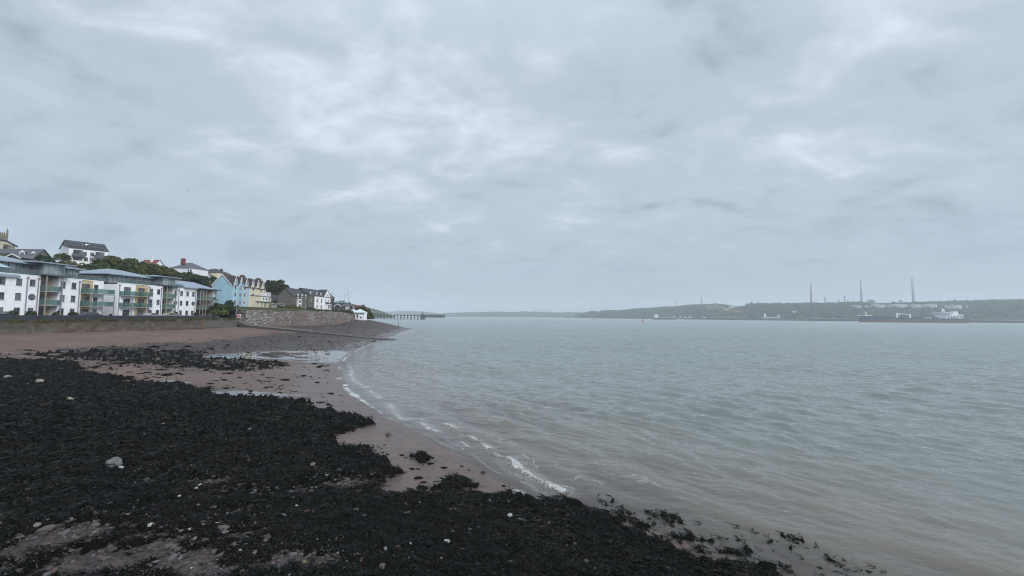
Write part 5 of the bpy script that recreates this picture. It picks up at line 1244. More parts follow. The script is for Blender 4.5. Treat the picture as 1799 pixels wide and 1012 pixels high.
# headland bushes right of the boathouse
def bushmesh(name, rx, ry, rz, seed, m, n=600, ls=.22):
    r = np.random.RandomState(seed); d = r.normal(size=(n, 3)); d /= np.linalg.norm(d, axis=1)[:, None]; d[:, 2] = np.abs(d[:, 2])
    lob = 1 + .22 * np.sin(d[:, 0] * 5 + seed) * np.cos(d[:, 1] * 4 + d[:, 2] * 5 + seed); C_ = d * np.array([rx, ry, rz]) * (lob * r.uniform(.75, 1.05, n))[:, None]
    nn = d + .6 * r.normal(size=(n, 3)); nn /= np.linalg.norm(nn, axis=1)[:, None]; u = np.cross(nn, r.normal(size=(n, 3))); u /= np.linalg.norm(u, axis=1)[:, None]; v = np.cross(nn, u)
    s = ls * r.uniform(.6, 1.4, n)[:, None]; V = np.stack([C_ - u * s, C_ + v * s * .7, C_ + u * s, C_ - v * s * .7], 1).reshape(-1, 3)
    return npmesh(name, V, np.arange(n)[:, None] * 4 + np.arange(4)[None], m, None, False, {'tint': np.repeat(np.clip(r.normal(.15, .2, n), 0, 1), 4)})
def bush(label, px, py, Y, rx, rz, m, group=None, n=None, name='shrub'):
    p = atY(px, py, Y); o = bushmesh(name, rx, rx, rz, rnd.randrange(999), m, n or int(250 + 140 * rx * rx), .16 + .05 * rx); o.location = p; tag(o, label, 'shrub', group); return o
bush('big olive bush on the headland just right of the boathouse', 636.5, 556, 234, 3.6, 5.2, LEAF[2], n=2200)
bush('olive scrub sloping down right of the headland bush', 643.5, 558, 232, 3.0, 4.4, LEAF[2], n=1600)
bush('low olive scrub at the outer foot of the headland', 649, 560, 232, 2.2, 2.2, LEAF[2], n=900)
bush('dark spreading shrub left of the blue house foot', 383, 545, 139, 2.6, 2.0, LEAF[1]); bush('dark green shrub under the blue gable', 396, 547, 140, 3.0, 2.2, LEAF[1])
bush('brown green shrub beside the blue house corner', 404, 546.5, 143, 1.9, 1.5, LEAF[2]); bush('bright yellow green shrub in the garden under the blue house', 392, 552, 133, 1.4, 1.15, LEAF[3])
bush('small dark evergreen against the blue front wall', 402.5, 535.5, 168, 1.5, 1.6, LEAF[1]); bush('rounded dark shrub at the blue bay foot', 416.5, 541.5, 170, .8, 1.1, LEAF[1])
bush('low green shrub at the end of the flats', 379, 551, 131, 1.6, 1.1, LEAF[0])
for k, (px, Y) in enumerate([(442, 168), (450, 170), (459, 172), (470, 174)]): bush('low garden shrub behind the rubble wall coping', px, 544.8, Y, 1.4, .9, LEAF[[1, 2, 0, 1][k]], 'low shrubs behind the rubble wall')
for k, (px, Y, a, b) in enumerate([(497, 192, 2.6, 1.8), (505, 192, 2.6, 2.0), (513, 193, 2.4, 2.3), (524, 196, 1.8, 1.6), (530, 196, 1.6, 1.0), (544, 198, 1.6, 1.5), (550, 200, 1.5, 1.0)]):
    bush('green bank shrub below the grey houses', px, 545.6, Y, a, b, LEAF[[0, 2, 2, 1, 0, 1, 2][k]], 'bank shrubs below the grey houses')
for k in range(13): bush('low dark hedge shrub along the top of the rubble wall', 556 + k * 4.6, 547.6 + k * .12, 196 + k, 1.6, .95, LEAF[[1, 2, 0, 1][k % 4]], 'hedge shrubs along the wall top')
for k, px in enumerate([572, 577, 583, 592, 606, 612, 618, 600]): bush('ivy patch spilling over the rubble wall', px, 550.0 + (k % 3) * .8, 186.0 + (px - 572) * .35, .9, .9, LEAF[[1, 2][k % 2]], 'ivy patches on the rubble wall')
for k, (px, Y, lab) in enumerate([(22, 80.5, 0), (54, 84, 1), (128, 94.5, 2), (131, 96, 3), (216, 109.5, 4), (262, 115.4, 5), (308, 122.5, 6), (345, 128, 7), (242, 112.8, 8), (100, 92, 9)]):
    L10 = ['under the leftmost windows', 'below the round window of first block', 'left of the first ochre panel', 'just left of the first ochre panel', 'below white balconies of second block', 'right of the ochre panel of second block', 'by the second glass tower', 'at the far corner balconies', 'below second ochre panel', 'right of the first balcony bay']
    bush('small dark potted shrub ' + L10[lab], px, 555.0, Y, .75, 1.0, LEAF[1], None, 160)
g_ = [(i, y) for i, y in enumerate(np.linspace(62, 112, 46))]
# strip of rough grass and weeds along the wall top
n = 5200; x = NR.uniform(-80.3, -79.6, n); y = NR.uniform(50, 126, n); clump = fbm(y / 3.0, y * 0, 2, 301); k = clump + NR.uniform(-.2, .5, n) > .05; x, y = x[k], y[k]; n = len(x)
h_ = NR.uniform(.15, .5, n); z = np.full(n, 5.6) - NR.uniform(0, .25, n); th = NR.uniform(0, 3.14, n); w_ = .06
lean = NR.uniform(-.2, .35, n)
V = np.stack([np.stack([x - np.cos(th) * w_, y - np.sin(th) * w_, z], -1), np.stack([x + np.cos(th) * w_, y + np.sin(th) * w_, z], -1), np.stack([x + lean, y, z + h_], -1)], 1).reshape(-1, 3)
o = npmesh('grass', V, None, LEAF[2], None, False, {'tint': np.repeat(NR.uniform(0, .6, n), 3)}, tri=np.arange(n)[:, None] * 3 + np.arange(3)[None]); tag(o, 'rough grass along the top of the sea wall', 'grass', kind='stuff')
# ================================================================== far shores
def hillmat(name, wood, field, scale):
    m, t, o = newmat(name); q = NT(t); P = q.pos()
    c = q.mix(q.rng(q.noise(P, scale * 6, 4, .6), .35, .65), c4([v * .7 for v in wood]), c4([v * 1.3 for v in wood]))
    f = q.math('MULTIPLY', q.attr('field'), q.rng(q.noise(P, scale * .5, 3, .5), .45, .52)); c = q.mix(f, c, q.mix(q.noise(P, scale, 2, .5), c4(field), c4((field[0] * 1.5, field[1] * 1.1, field[2]))))
    b = q.principled(c, .95, .1); q.l(b.outputs[0], o.inputs[0]); return m
HM1 = hillmat('far_hill_wood', (.030, .040, .022), (.14, .15, .06), .004)
def hillstrip(name, sil, ys, base=-1.0, m=HM1, seed=0, rows=26, cols=420, bumps=6.0, back=600, bl=14.0, ridge=.35, field=0.5):
    """land mass: sil = skyline in the photo (px,py); ys = (px, shoreline distance) ; the slope rises to the skyline then falls away behind"""
    px = np.linspace(sil[0][0], sil[-1][0], cols); py = np.interp(px, [s[0] for s in sil], [s[1] for s in sil]); yd = np.interp(px, [s[0] for s in ys], [s[1] for s in ys])
    X = np.zeros((rows, cols)); Y = X.copy(); Z = X.copy()
    hor = CY + 50 + (px - CX) * math.tan(ROLL)
    for r in range(rows):
        f = r / (rows - 1) * 1.5; yy = yd * (1 + ridge * f) ; X[r] = (px - CX) / FPX * yy; Y[r] = yy
        zr = CAMZ + (hor - py) / FPX * yd * (1 + ridge) * 1.0
        prof = np.where(f <= 1, np.sin(min(f, 1) * math.pi / 2) ** .85, 1 - (f - 1) * .5)
        Z[r] = base + (zr - base) * prof
    amp = sstep(.02, .25, (np.arange(rows) / (rows - 1) * 1.5))[:, None]
    Z += bumps * amp * (fbm(X / bl, Y / bl / 2.2, 3, seed) ) - bumps * .35 * amp
    return grid(name, X, Y, Z, m, attrs={'field': np.clip(fbm(X / 130, Y / 260, 2, seed + 3) * 2 + field, 0, 1) * (np.exp(-((px - 1285) / 60) ** 2) if name == 'hill' and len(sil) > 30 else .5)})
S1 = [(1010, 552), (1030, 549.5), (1040, 547), (1050, 548.5), (1060, 546.5), (1075, 546), (1090, 546), (1110, 543.5), (1130, 542.5), (1150, 541.5), (1172, 540), (1190, 539), (1205, 537.5), (1222, 536), (1240, 535.8), (1262, 535.6), (1278, 536.5),
      (1282, 539), (1300, 540), (1308, 539.6), (1313, 536), (1325, 534.8), (1345, 534.5), (1380, 534.8), (1400, 534.2), (1440, 534), (1470, 533.4), (1500, 532), (1518, 532.5), (1530, 535.5), (1560, 534.5), (1600, 533), (1640, 532), (1680, 531), (1720, 529.8), (1760, 528.8), (1800, 528.2), (1900, 527), (2060, 526)]
YS1 = [(1010, 2900), (1060, 2500), (1180, 2250), (1350, 1750), (1500, 1620), (1650, 1560), (1800, 1500), (2060, 1400)]
far1 = hillstrip('hill', S1, YS1, -1, HM1, 3, 40, 900, 9.0, bl=22); tag(far1, kind='structure')
S2 = [(770, 551.5), (785, 549.5), (810, 548.8), (850, 548), (880, 547.3), (905, 548), (915, 547), (950, 547.8), (985, 549), (1000, 548), (1030, 549), (1060, 549.5), (1120, 547), (1200, 545)]
far2 = hillstrip('hill', S2, [(770, 3900), (1200, 3700)], -1, HM1, 9, 24, 500, 10, bl=30, ridge=.2, field=-.2); tag(far2, kind='structure')
S3 = [(560, 548), (650, 548.5), (680, 547.5), (700, 546.5), (717, 546), (740, 547), (760, 549), (785, 552), (800, 554)]
far3 = hillstrip('hill', S3, [(560, 4600), (800, 4600)], -1, HM1, 15, 20, 300, 10, bl=40, ridge=.12, field=-.4); tag(far3, kind='structure')
S4 = [(560, 536), (600, 537), (640, 538.2), (650, 541), (662, 543.5), (675, 548), (686, 553), (694, 556)]
far4 = hillstrip('hill', S4, [(560, 900), (640, 1000), (700, 1300)], -1, hillmat('near_hill_grass', (.045, .058, .030), (.10, .11, .05), .01), 19, 26, 260, 3.0, bl=14, field=.3); tag(far4, kind='structure')
# pale rock at the foot of the far shore
def slab(name, px0, px1, py, Y0, Y1, th, z, m, parent=None): pass
# woodland canopy on the right hand hill, each crown a rough lump
def canopy(name, label, npts, pxa, pxb, ysx, sil, seed, ridge=.35, rmin=6, rmax=13):
    r = np.random.RandomState(seed); px = r.uniform(pxa, pxb, npts); f = r.uniform(.08, 1.02, npts); yd = np.interp(px, [s[0] for s in ysx], [s[1] for s in ysx]); yy = yd * (1 + ridge * f)
    X = (px - CX) / FPX * yy; py = np.interp(px, [s[0] for s in sil], [s[1] for s in sil]); hor = CY + 50 + (px - CX) * math.tan(ROLL); zr = CAMZ + (hor - py) / FPX * yd * (1 + ridge)
    z = -1 + (zr + 1) * np.sin(np.minimum(f, 1) * math.pi / 2) ** .85 - 5
    pyc = hor - (z - CAMZ) / yy * FPX; keep = (fbm(X / 130, yy / 260, 2, 6) * 2 + .5) * np.exp(-((px - 1285) / 60) ** 2) + r.normal(0, .15, npts) < .6; keep |= r.uniform(0, 1, npts) < .1; keep &= ~((px > 1492) & (px < 1706) & (pyc > 532) & (pyc < 542.5) & (yy < 1990)); X, yy, z = X[keep], yy[keep], z[keep]; n = len(X)
    import bmesh
    bm = bmesh.new(); bmesh.ops.create_icosphere(bm, subdivisions=1, radius=1); V0 = np.array([v.co[:] for v in bm.verts]); F0 = np.array([[v.index for v in f_.verts] for f_ in bm.faces]); bm.free()
    R_ = r.uniform(rmin, rmax, n); V = V0[None] * (1 + .28 * r.normal(size=(n, len(V0), 1))) * R_[:, None, None] * np.array([1, 1, .62]) + np.stack([X, yy, z + R_ * .2], -1)[:, None, :]
    F = F0[None] + (np.arange(n) * len(V0))[:, None, None]
    o = npmesh(name, V.reshape(-1, 3), None, MATS['canopy_green'], None, True, {'tint': np.repeat(r.uniform(0, 1, n), len(V0))}, tri=F.reshape(-1, 3)); tag(o, label, 'woodland', kind='stuff'); return o
m, t, o = newmat('canopy_green'); q = NT(t); c = q.mix(q.attr('tint'), (.014, .022, .012, 1), (.046, .058, .026, 1)); b = q.principled(c, .9, .15); q.l(b.outputs[0], o.inputs[0])
canopy('woodland', 'dark woods covering the refinery hillside across the water', 9000, 1020, 1900, YS1, S1, 5)
# ---- far things
CREM = mat('pale_tank_paint', (.50, .51, .50), .6, .08, .02, .3, dirt=(.36, .34, .32), dscale=.02)
CONCR = mat('chimney_concrete', (.36, .35, .36), .9, .1, .01, .2)
def stack(name, label, px, ytop, ybase, Y, r0, r1, m, group=None, cap=True, kind='chimney', nplat=0):
    b_ = atY(px, ybase, Y); z1 = atY(px, ytop, Y).z; h_ = z1 - b_.z + 25; r = thing(name, label, kind, (b_.x, Y, b_.z - 25), 0, group)
    r0 *= .82; r1 *= .82; MB().cyl((0, 0, 0), (0, 0, h_), r0, r1, 20).build('shaft', m, r, True)
    if cap: MB().cyl((0, 0, h_ + .02), (0, 0, h_ + 2.2), r1 * 1.12, r1 * 1.12, 20).build('rim', METALD, r)
    for i in range(nplat): zz_ = h_ * (.45 + .27 * i); MB().cyl((0, 0, zz_), (0, 0, zz_ + 1.2), r0 * 1.35, r0 * 1.35, 16).build('platform', METALD, r)
    return r
REDC = mat('red_brown_chimney', (.40, .28, .23), .85, .1, .01, .2)
stack('chimney_stack', 'tall red brown refinery chimney, first of the tall three', 1425.5, 497.5, 530.5, 2500, 7.2, 4.6, REDC, nplat=1)
stack('chimney_stack', 'slim grey refinery chimney between the red one and the thickest one', 1513.8, 492, 532, 2500, 7.0, 4.4, CONCR, nplat=1)
stack('chimney_stack', 'thickest pale grey refinery chimney beyond the tanker stern', 1604.5, 490.5, 528, 2500, 7.5, 6.2, CONCR)
MET = mat('refinery_steel', (.24, .25, .27), .7, .2, .02, .3)
stack('column_tower', 'short grey refinery column right of the red chimney', 1449.5, 523, 533, 2500, 4.2, 3.8, MET, kind='tower', nplat=1)
stack('column_tower', 'slim dark refinery column left of slim grey chimney', 1484, 521, 533, 2500, 3.4, 3.0, METALD, kind='tower', nplat=2)
stack('column_tower', 'squat refinery column between the two short columns', 1473.5, 527, 534, 2500, 6, 3.6, MET, kind='tower', nplat=1)
stack('column_tower', 'squat refinery column beside the slim dark column', 1490, 527, 534, 2500, 4.5, 3, MET, kind='tower', nplat=1)
stack('column_tower', 'tiny stub column on the ridge between refinery columns', 1463, 530.5, 534, 2500, 2.6, 2, MET, kind='tower')
# process block
pb = atY(1529, 534, 2500); PBk = thing('process_building', 'boxy grey refinery process building beside the slim chimney', 'building', (pb.x, 2500, pb.z - 12))
MB().box(0, 26, 0, 26, 0, 34).build('frame_block', MET, PBk); MB().box(26.1, 48, 3, 24, 0, 22).build('annex', MET, PBk)
s_ = MB()
for i in range(4): s_.box(-.6, 26.6, -.6, -.05, 6 + i * 8, 7.2 + i * 8)
for i in range(5): s_.box(-.6 + i * 6.5, .4 + i * 6.5, -1.3, -.65, 0, 35)
s_.build('steel_frame', METALD, PBk)
for i in range(3): MB().cyl((5 + i * 8, 12, 34), (5 + i * 8, 12, 39), 2.2, 2, 10).build('vent_stack', MET, PBk)
def hillY(px, py):
    yd = float(np.interp(px, [s[0] for s in YS1], [s[1] for s in YS1])); sy_ = float(np.interp(px, [s[0] for s in S1], [s[1] for s in S1])); hor = CY + 50 + (px - CX) * math.tan(ROLL); zr = CAMZ + (hor - sy_) / FPX * yd * 1.35
    for i in range(400):
        f = i / 400; yy = yd * (1 + .35 * f); z = -1 + (zr + 1) * math.sin(f * math.pi / 2) ** .85
        if CAMZ + (hor - py) / FPX * yy < z: return yy
    return yd * 1.35
def tank(label, px0, px1, ytop, ybot, Y, group='low white storage tanks on the refinery hillside'):
    if Y < 2200: Y = hillY((px0 + px1) / 2, ybot) - 6
    a = atY(px0, ybot, Y); b = atY(px1, ybot, Y); zt = atY((px0 + px1) / 2, ytop, Y).z; rad = (b.x - a.x) / 2; h_ = zt - a.z
    ra = math.atan2((a.x + b.x) / 2, Y); r = thing('storage_tank', label, 'tank', ((a.x + b.x) / 2, Y + rad * .35, a.z - 8), 0, group); rad *= math.cos(ra) * 1.02
    MB().cyl((0, 0, 0), (0, 0, h_ + 8), rad, rad, 40).build('shell', CREM, r, False)
    MB().cyl((0, 0, h_ + 8.02), (0, 0, h_ + 8 + rad * .06), rad * 1.005, rad * .15, 40, ).build('tank_roof', mat('tank_roof_white', (.62, .63, .62), .6, .03), r)
    MB().cyl((0, 0, h_ + 6.6), (0, 0, h_ + 7.0), rad * 1.012, rad * 1.012, 40, cap=False).build('wind_girder', MET, r)
tank('small pale tank left of the process building', 1497, 1516, 537, 540.5, 2150); tank('pale tank half hidden under the process building', 1519, 1526, 536.5, 540.5, 2150)
tank('first wide pale tank above the tanker deck', 1532, 1560, 535.5, 540.5, 2150); tank('wide pale tank above the tanker crane', 1563, 1600, 535, 539.8, 2120)
tank('pale tank just left of the thick chimney foot line', 1601, 1621, 535, 540.3, 2140); tank('pale tank left of the tanker bridge', 1621, 1652, 535, 540, 2100)
tank('lowest pale tank behind the tanker bridge and funnel', 1664, 1695, 536.2, 541.5, 2060)
tank('white topped flat tank on the ridge under the red chimney', 1415, 1436, 531.5, 535, 2420); tank('small white tank in the notch of the ridge', 1281, 1291, 536, 540.5, 2300); tank('small grey tank at the right end of tank row', 1697, 1702, 537.2, 541, 2060)
# long white shed roofs above tanks
# electricity pylons
def pylon(label, px, ytop, ybase, Y, w=9):
    b_ = atY(px, ybase, Y); h_ = atY(px, ytop, Y).z - b_.z + 10; r = thing('pylon', label, 'pylon', (b_.x, Y, b_.z - 10)); L4 = MB(); m_ = METALD
    for sx_ in (-1, 1):
        for sy_ in (-1, 1): L4.cyl((sx_ * w / 2, sy_ * w / 2, 0), (sx_ * .5, sy_ * .5, h_), .45, .25, 4)
    for i in range(6):
        f0, f1 = i / 6, (i + 1) / 6; a0, a1 = w / 2 * (1 - f0) + .5 * f0, w / 2 * (1 - f1) + .5 * f1
        for sy_ in (-1, 1): L4.cyl((-a0, sy_ * a0, h_ * f0), (a1, sy_ * a1, h_ * f1), .22, n=4); L4.cyl((a0, sy_ * a0, h_ * f0), (-a1, sy_ * a1, h_ * f1), .22, n=4)
    L4.build('lattice_mast', m_, r)
    for f, a in ((.95, 5), (.82, 7), (.69, 5.5)): MB().cyl((-a, 0, h_ * f), (a, 0, h_ * f), .35, n=4).build('cross_arm', m_, r)
pylon('faint pylon on the hill left of the taller pylon', 1187, 530, 540, 2600); pylon('taller faint pylon behind the wooded knoll', 1232.5, 522, 537, 2600)
for i, px in enumerate([939.8, 946.6, 953.5, 960.4, 967.6]): stack('chimney_stack', 'one of five identical slim far chimneys in a row on low hill', px, 542.2, 548.5, 4500, 5.5, 4.6, CONCR, 'row of five far chimneys', cap=False)
for px, yt, yb, r_ in ((690.5, 547, 550.5, 8), (698, 544.8, 550.5, 5.5), (701, 544.8, 550.5, 5.5)): stack('column_tower', {690.5: 'squat far works tower left of the twin stacks', 698: 'left one of the twin far stacks beyond the jetty', 701: 'right one of the twin far stacks beyond the jetty'}[px], px, yt, yb, 4300, r_, r_ * .9, MET, kind='tower', cap=False)
# trees standing on the ridge
import bmesh
def lumptree(label, px, py, Y, w, h_, group):
    b_ = atY(px, py, Y); r = thing('ridge_tree', label, 'tree', (b_.x, Y, b_.z - 3), 0, group); o = bushmesh('crown', w, w, h_, rnd.randrange(99), LEAF[1], 260, w * .22); o.parent = r; o.location = (0, 0, h_ * .35 + 3)
    MB().cyl((0, 0, -3), (0, 0, h_ * .6 + 3), .6, .3, 6).build('trunk', BARK, r)
for px, py, w, h_ in ((1313.5, 535.5, 4.5, 6), (1319.5, 535, 6, 9), (1332, 535, 5, 8), (1341.5, 534.8, 3.4, 7), (1347, 534.8, 3, 4), (1397, 534.5, 4, 5), (1582, 532.6, 7, 11), (1569, 532.5, 5, 6), (1611, 531.5, 3, 5), (1431, 532.5, 3, 3.5), (1438, 533.5, 3.2, 4)):
    lumptree('lone tree standing on the far ridge', px, py, 2250, w, h_, 'lone trees on the far ridge')
# far waterside house, field track, sheds
def farbox(name, label, cat, px0, px1, y0, y1, Y, m, depth=12, rm=None):
    a = atY(px0, y1, Y); b = atY(px1, y1, Y); h_ = atY(px0, y0, Y).z - a.z; r = thing(name, label, cat, (a.x, Y, a.z)); L_ = b.x - a.x
    w = MB().box(0, L_, 0, depth, -3, h_); w.build('wall', m, r); g = MB(); gable_roof(g, 0, L_, 0, depth, h_, h_ + max(1, depth * .18), ov=.4, th=.3); g.build('roof', rm or GSLATE, r); return r
farbox('far_building', 'white cottage half way up the wooded hill across the water', 'house', 1394, 1399.5, 547, 549, hillY(1396, 549) - 8, WHITEP, 10)
farbox('far_building', 'long white jetty building on the far shore', 'building', 1340, 1366, 556.9, 558, 1740, LGREYW, 5)
farbox('far_building', 'white tower block of the far jetty buildings', 'building', 1343.5, 1346, 551, 556, 1742, WHITEP, 5)
farbox('far_building', 'brown low shed left of the white jetty building', 'building', 1329, 1338, 554, 557.4, 1760, BRNBRK, 14)
farbox('far_building', 'small white hut at the right end of jetty building', 'building', 1366.5, 1371, 553.6, 557.6, 1744, LGREYW, 8)
tr0 = MB(); pts = [atY(1309, 541, 2300), atY(1311, 545.5, 2150), atY(1312.5, 549, 2000), atY(1311, 554, 1900), atY(1314, 558, 1800)]
# ---- long jetty across the water
def jetty(name, label, pa, pb, zdeck, m, step=34, w=9, th=1.6, pile=1.1, skirt=0, rail=True):
    """deck from world point pa to pb on pile bents"""
    r = thing(name, label, 'jetty', (pa[0], pa[1], 0), math.atan2(pb[1] - pa[1], pb[0] - pa[0])); L_ = math.hypot(pb[0] - pa[0], pb[1] - pa[1])
    dk = MB().box(0, L_, -w / 2, w / 2, zdeck - th, zdeck).build('deck', m, r); n = int(L_ / step)
    for i in range(min(n + 1, 95)):
        x = L_ * i / n; b_ = MB()
        for y in (-w * .4, w * .4): b_.cyl((x, y, -4), (x, y, zdeck - th - .01), pile, pile, 8)
        b_.box(x - pile * 1.2, x + pile * 1.2, -w * .48, w * .48, zdeck - th - 1.0, zdeck - th - .011); b_.build('pile_bent', m, r)
    if rail:
        g = MB()
        for y in (-w / 2 + .1, w / 2 - .2): g.box(0, L_, y, y + .1, zdeck + 1.0, zdeck + 1.12)
        k = int(L_ / 6)
        for i in range(k + 1): x = (L_ - .12) * i / k; g.box(x, x + .12, -w / 2 + .1, -w / 2 + .2, zdeck, zdeck + 1.0)
        g.build('handrail', POSTG, dk)
    return r
JM = mat('jetty_concrete', (.065, .060, .060), .9, .2, .1, .2)
def zp(px, py, z=0): p = atZ(px, py, z); return (p.x, p.y)
JZ = 8.5
jp = [(1188, 2300), (1300, 1720), (1420, 1620), (1512, 1560), (1690, 1440), (1830, 1420)]
JW = [((px - CX) / FPX * Y, Y) for px, Y in jp]
LJ = ['long low far jetty, left stretch beside the small coaster', 'far jetty stretch in front of the white jetty buildings', 'far jetty stretch between white buildings and tanker bow', 'far jetty stretch hidden behind the tanker hull', 'far jetty stretch right of the tanker stern']
for i in range(5):
    z_ = JZ; jt = jetty('far_jetty', LJ[i], JW[i], JW[i + 1], z_, JM, 22 if i < 2 else 30, 12, 3.2, 1.6)
    if i >= 2:
        L_ = math.hypot(JW[i + 1][0] - JW[i][0], JW[i + 1][1] - JW[i][1]); MB().box(0, L_, 1, 5, zp and 1.2, JZ - 3.3).build('fender_wall', JM, jt)
        MB().box(0, L_, -5.6, -5.2, JZ + .05, JZ + 1.0).build('pipe_track', mat('pale_pipes', (.42, .43, .44), .6, .1), jt)
# rocky foot of the far shore
RK = mat('far_rock', (.075, .066, .060), .95, .25, .03, .1)
n_ = 300; pxs = np.linspace(1188, 1900, n_); yd = np.interp(pxs, [s[0] for s in YS1], [s[1] for s in YS1]) - 14; X = np.zeros((4, n_)); Y = X.copy(); Z = X.copy()
for k, (dy_, z_) in enumerate(((0, -1), (6, 3), (16, 6.5), (40, 7))): Y[k] = yd + dy_ + 5 * fbm(pxs / 4, pxs * 0 + k, 3, 401); X[k] = (pxs - CX) / FPX * Y[k]; Z[k] = z_ + (1.2 * fbm(pxs / 2, pxs * 0 + k, 3, 405) if k else 0)
tag(grid('shore_rock', X, Y, Z, RK), kind='structure')
# things on the jetty
for k, (px, w_, h_, lab) in enumerate([(1195, 9, 7, 'small white hut on the far jetty nearest the coaster'), (1204, 16, 4, 'pair of low white cabins on the far jetty'), (1212, 14, 5, 'white cabin row on far jetty right of the low pair'), (1237, 9, 3, 'tiny white box at the middle of the far jetty')]):
    Y = np.interp(px, [j[0] for j in jp], [j[1] for j in jp]); r = thing('jetty_hut', lab, 'hut', ((px - CX) / FPX * Y, Y, JZ)); MB().box(-w_ / 2, w_ / 2, -3, 3, .01, h_).build('wall', WHITEP, r); g = MB(); gable_roof(g, -w_ / 2, w_ / 2, -3, 3, h_, h_ + 1, ov=.3); g.build('roof', GSLATE, r)
for k, px in enumerate((1223, 1242, 1246, 1283, 1381, 1426, 1482, 1702, 1713.5, 1731, 1748, 1759, 1765, 1783)):
    Y = np.interp(px, [j[0] for j in jp], [j[1] for j in jp]) - 26; r = thing('dolphin', 'dark mooring dolphin in the water in front of the far jetty', 'mooring dolphin', ((px - CX) / FPX * Y, Y, 0), 0, 'mooring dolphins along the far jetty')
    MB().cyl((0, 0, -3), (0, 0, 6.0), 3.0, 2.6, 10).build('pile_cluster', JM, r); MB().box(-3.6, 3.6, -3.2, 3.2, 6.01, 7.4).build('cap', JM, r); MB().cyl((0, 0, 7.4), (0, 0, 8.8), .6, .5, 8).build('bollard', METALD, r)
# ---- near left jetty and the outer pier
pA, pB = atZ(640, 561.0), atZ(745.5, 561.4); dz_ = 8.2
nj = jetty('near_jetty', 'long dark jetty on evenly spaced legs beyond the boathouse', (pA.x - 30, 800), (pB.x, 790), dz_, mat('jetty_timber', (.050, .045, .042), .9, .2, .3, .2), 6.1, 5, 1.0, .5)
hd = thing('pier_head', 'dark square head at the outer end of the near jetty', 'jetty', (pB.x - 3, 789, 0)); MB().box(-4, 4, -4, 4, -3, 5.5).build('pier_block', METALD, hd); MB().box(-5, 5, -5, 5, 5.51, 7.0).build('platform', JM, hd); MB().box(-3, 1, -2, 2, 9.4, 12.0).build('cabin', mat('pinkish_cabin', (.30, .22, .20), .8, .1), hd); MB().box(-3.4, 1.4, -2.4, 2.4, 12.01, 12.4).build('cabin_roof', METALD, hd); MB().box(-3, 1, -2, 2, 7.01, 9.39).build('cabin_base', JM, hd)
pC = atY(746, 557.4, 1500); pD = atY(781, 557.7, 1500)
op = jetty('outer_pier', 'distant grey pier beyond the end of near jetty', (pC.x, 1500), (pD.x, 1500), 11.5, mat('pier_grey', (.10, .095, .09), .9, .15, .1), 7.5, 8, 2, .9); L_ = pD.x - pC.x
MB().box(0, L_, 1, 3, 1.0, 9.4).build('fender_wall', JM, op); MB().box(L_ - 4, L_, -4.6, -4.05, -2, 9.4).build('end_wall', JM, op)
farbox('far_building', 'small white gabled house below the left headland', 'house', 649.5, 653, 546.5, 549, 700, WHITEP, 6)
# ---- wind turbines
def turbine(label, px, yh, ybase, Y, rot, bl, yaw=0):
    b_ = atY(px, ybase, Y); hub = atY(px, yh, Y).z - b_.z; r = thing('wind_turbine', label, 'wind turbine', (b_.x, Y, b_.z), 0, 'three wind turbines behind the headland'); T_ = mat('turbine_grey', (.34, .36, .38), .6, .03)
    MB().cyl((0, 0, -20), (0, 0, hub), 2.4, 1.5, 12).build('tower', T_, r); MB().box(-2, 2, -5, 4, hub - 1.8, hub + 1.8).build('nacelle', T_, r)
    hb_ = MB().cyl((0, -7.5, hub), (0, -5.02, hub), 1.0, 1.9, 12).build('hub', T_, r)
    for a in rot:
        a = R(a); c, s = math.cos(a), math.sin(a); b = MB(); pr = [(0, 1.2), (bl * .15, 2.2), (bl * .5, 1.4), (bl, .35)]
        vs = [];
        for d, w in pr:
            for sg, yy in ((1, -6.4), (-1, -6.4), (-1, -5.9), (1, -5.9)): vs.append((c * d - s * w * sg * .6, yy, hub + s * d + c * w * sg * .6))
        fs = []
        for i in range(3):
            for j in range(4): fs.append((i * 4 + j, i * 4 + (j + 1) % 4, i * 4 + 4 + (j + 1) % 4, i * 4 + 4 + j))
        fs += [(0, 3, 2, 1), (12, 13, 14, 15)]
        b.add(vs, fs).build('blade', T_, hb_)
turbine('wind turbine nearest the jetty with one blade pointing right', 612.2, 514.5, 538, 2300, (-1, 119, 239), 50)
turbine('middle wind turbine with a blade pointing down left', 605.2, 517.5, 538, 2700, (93, 213, 333), 47)
turbine('wind turbine partly hidden behind the white gabled block', 582.0, 514.5, 538, 2500, (88, 208, 328), 60)

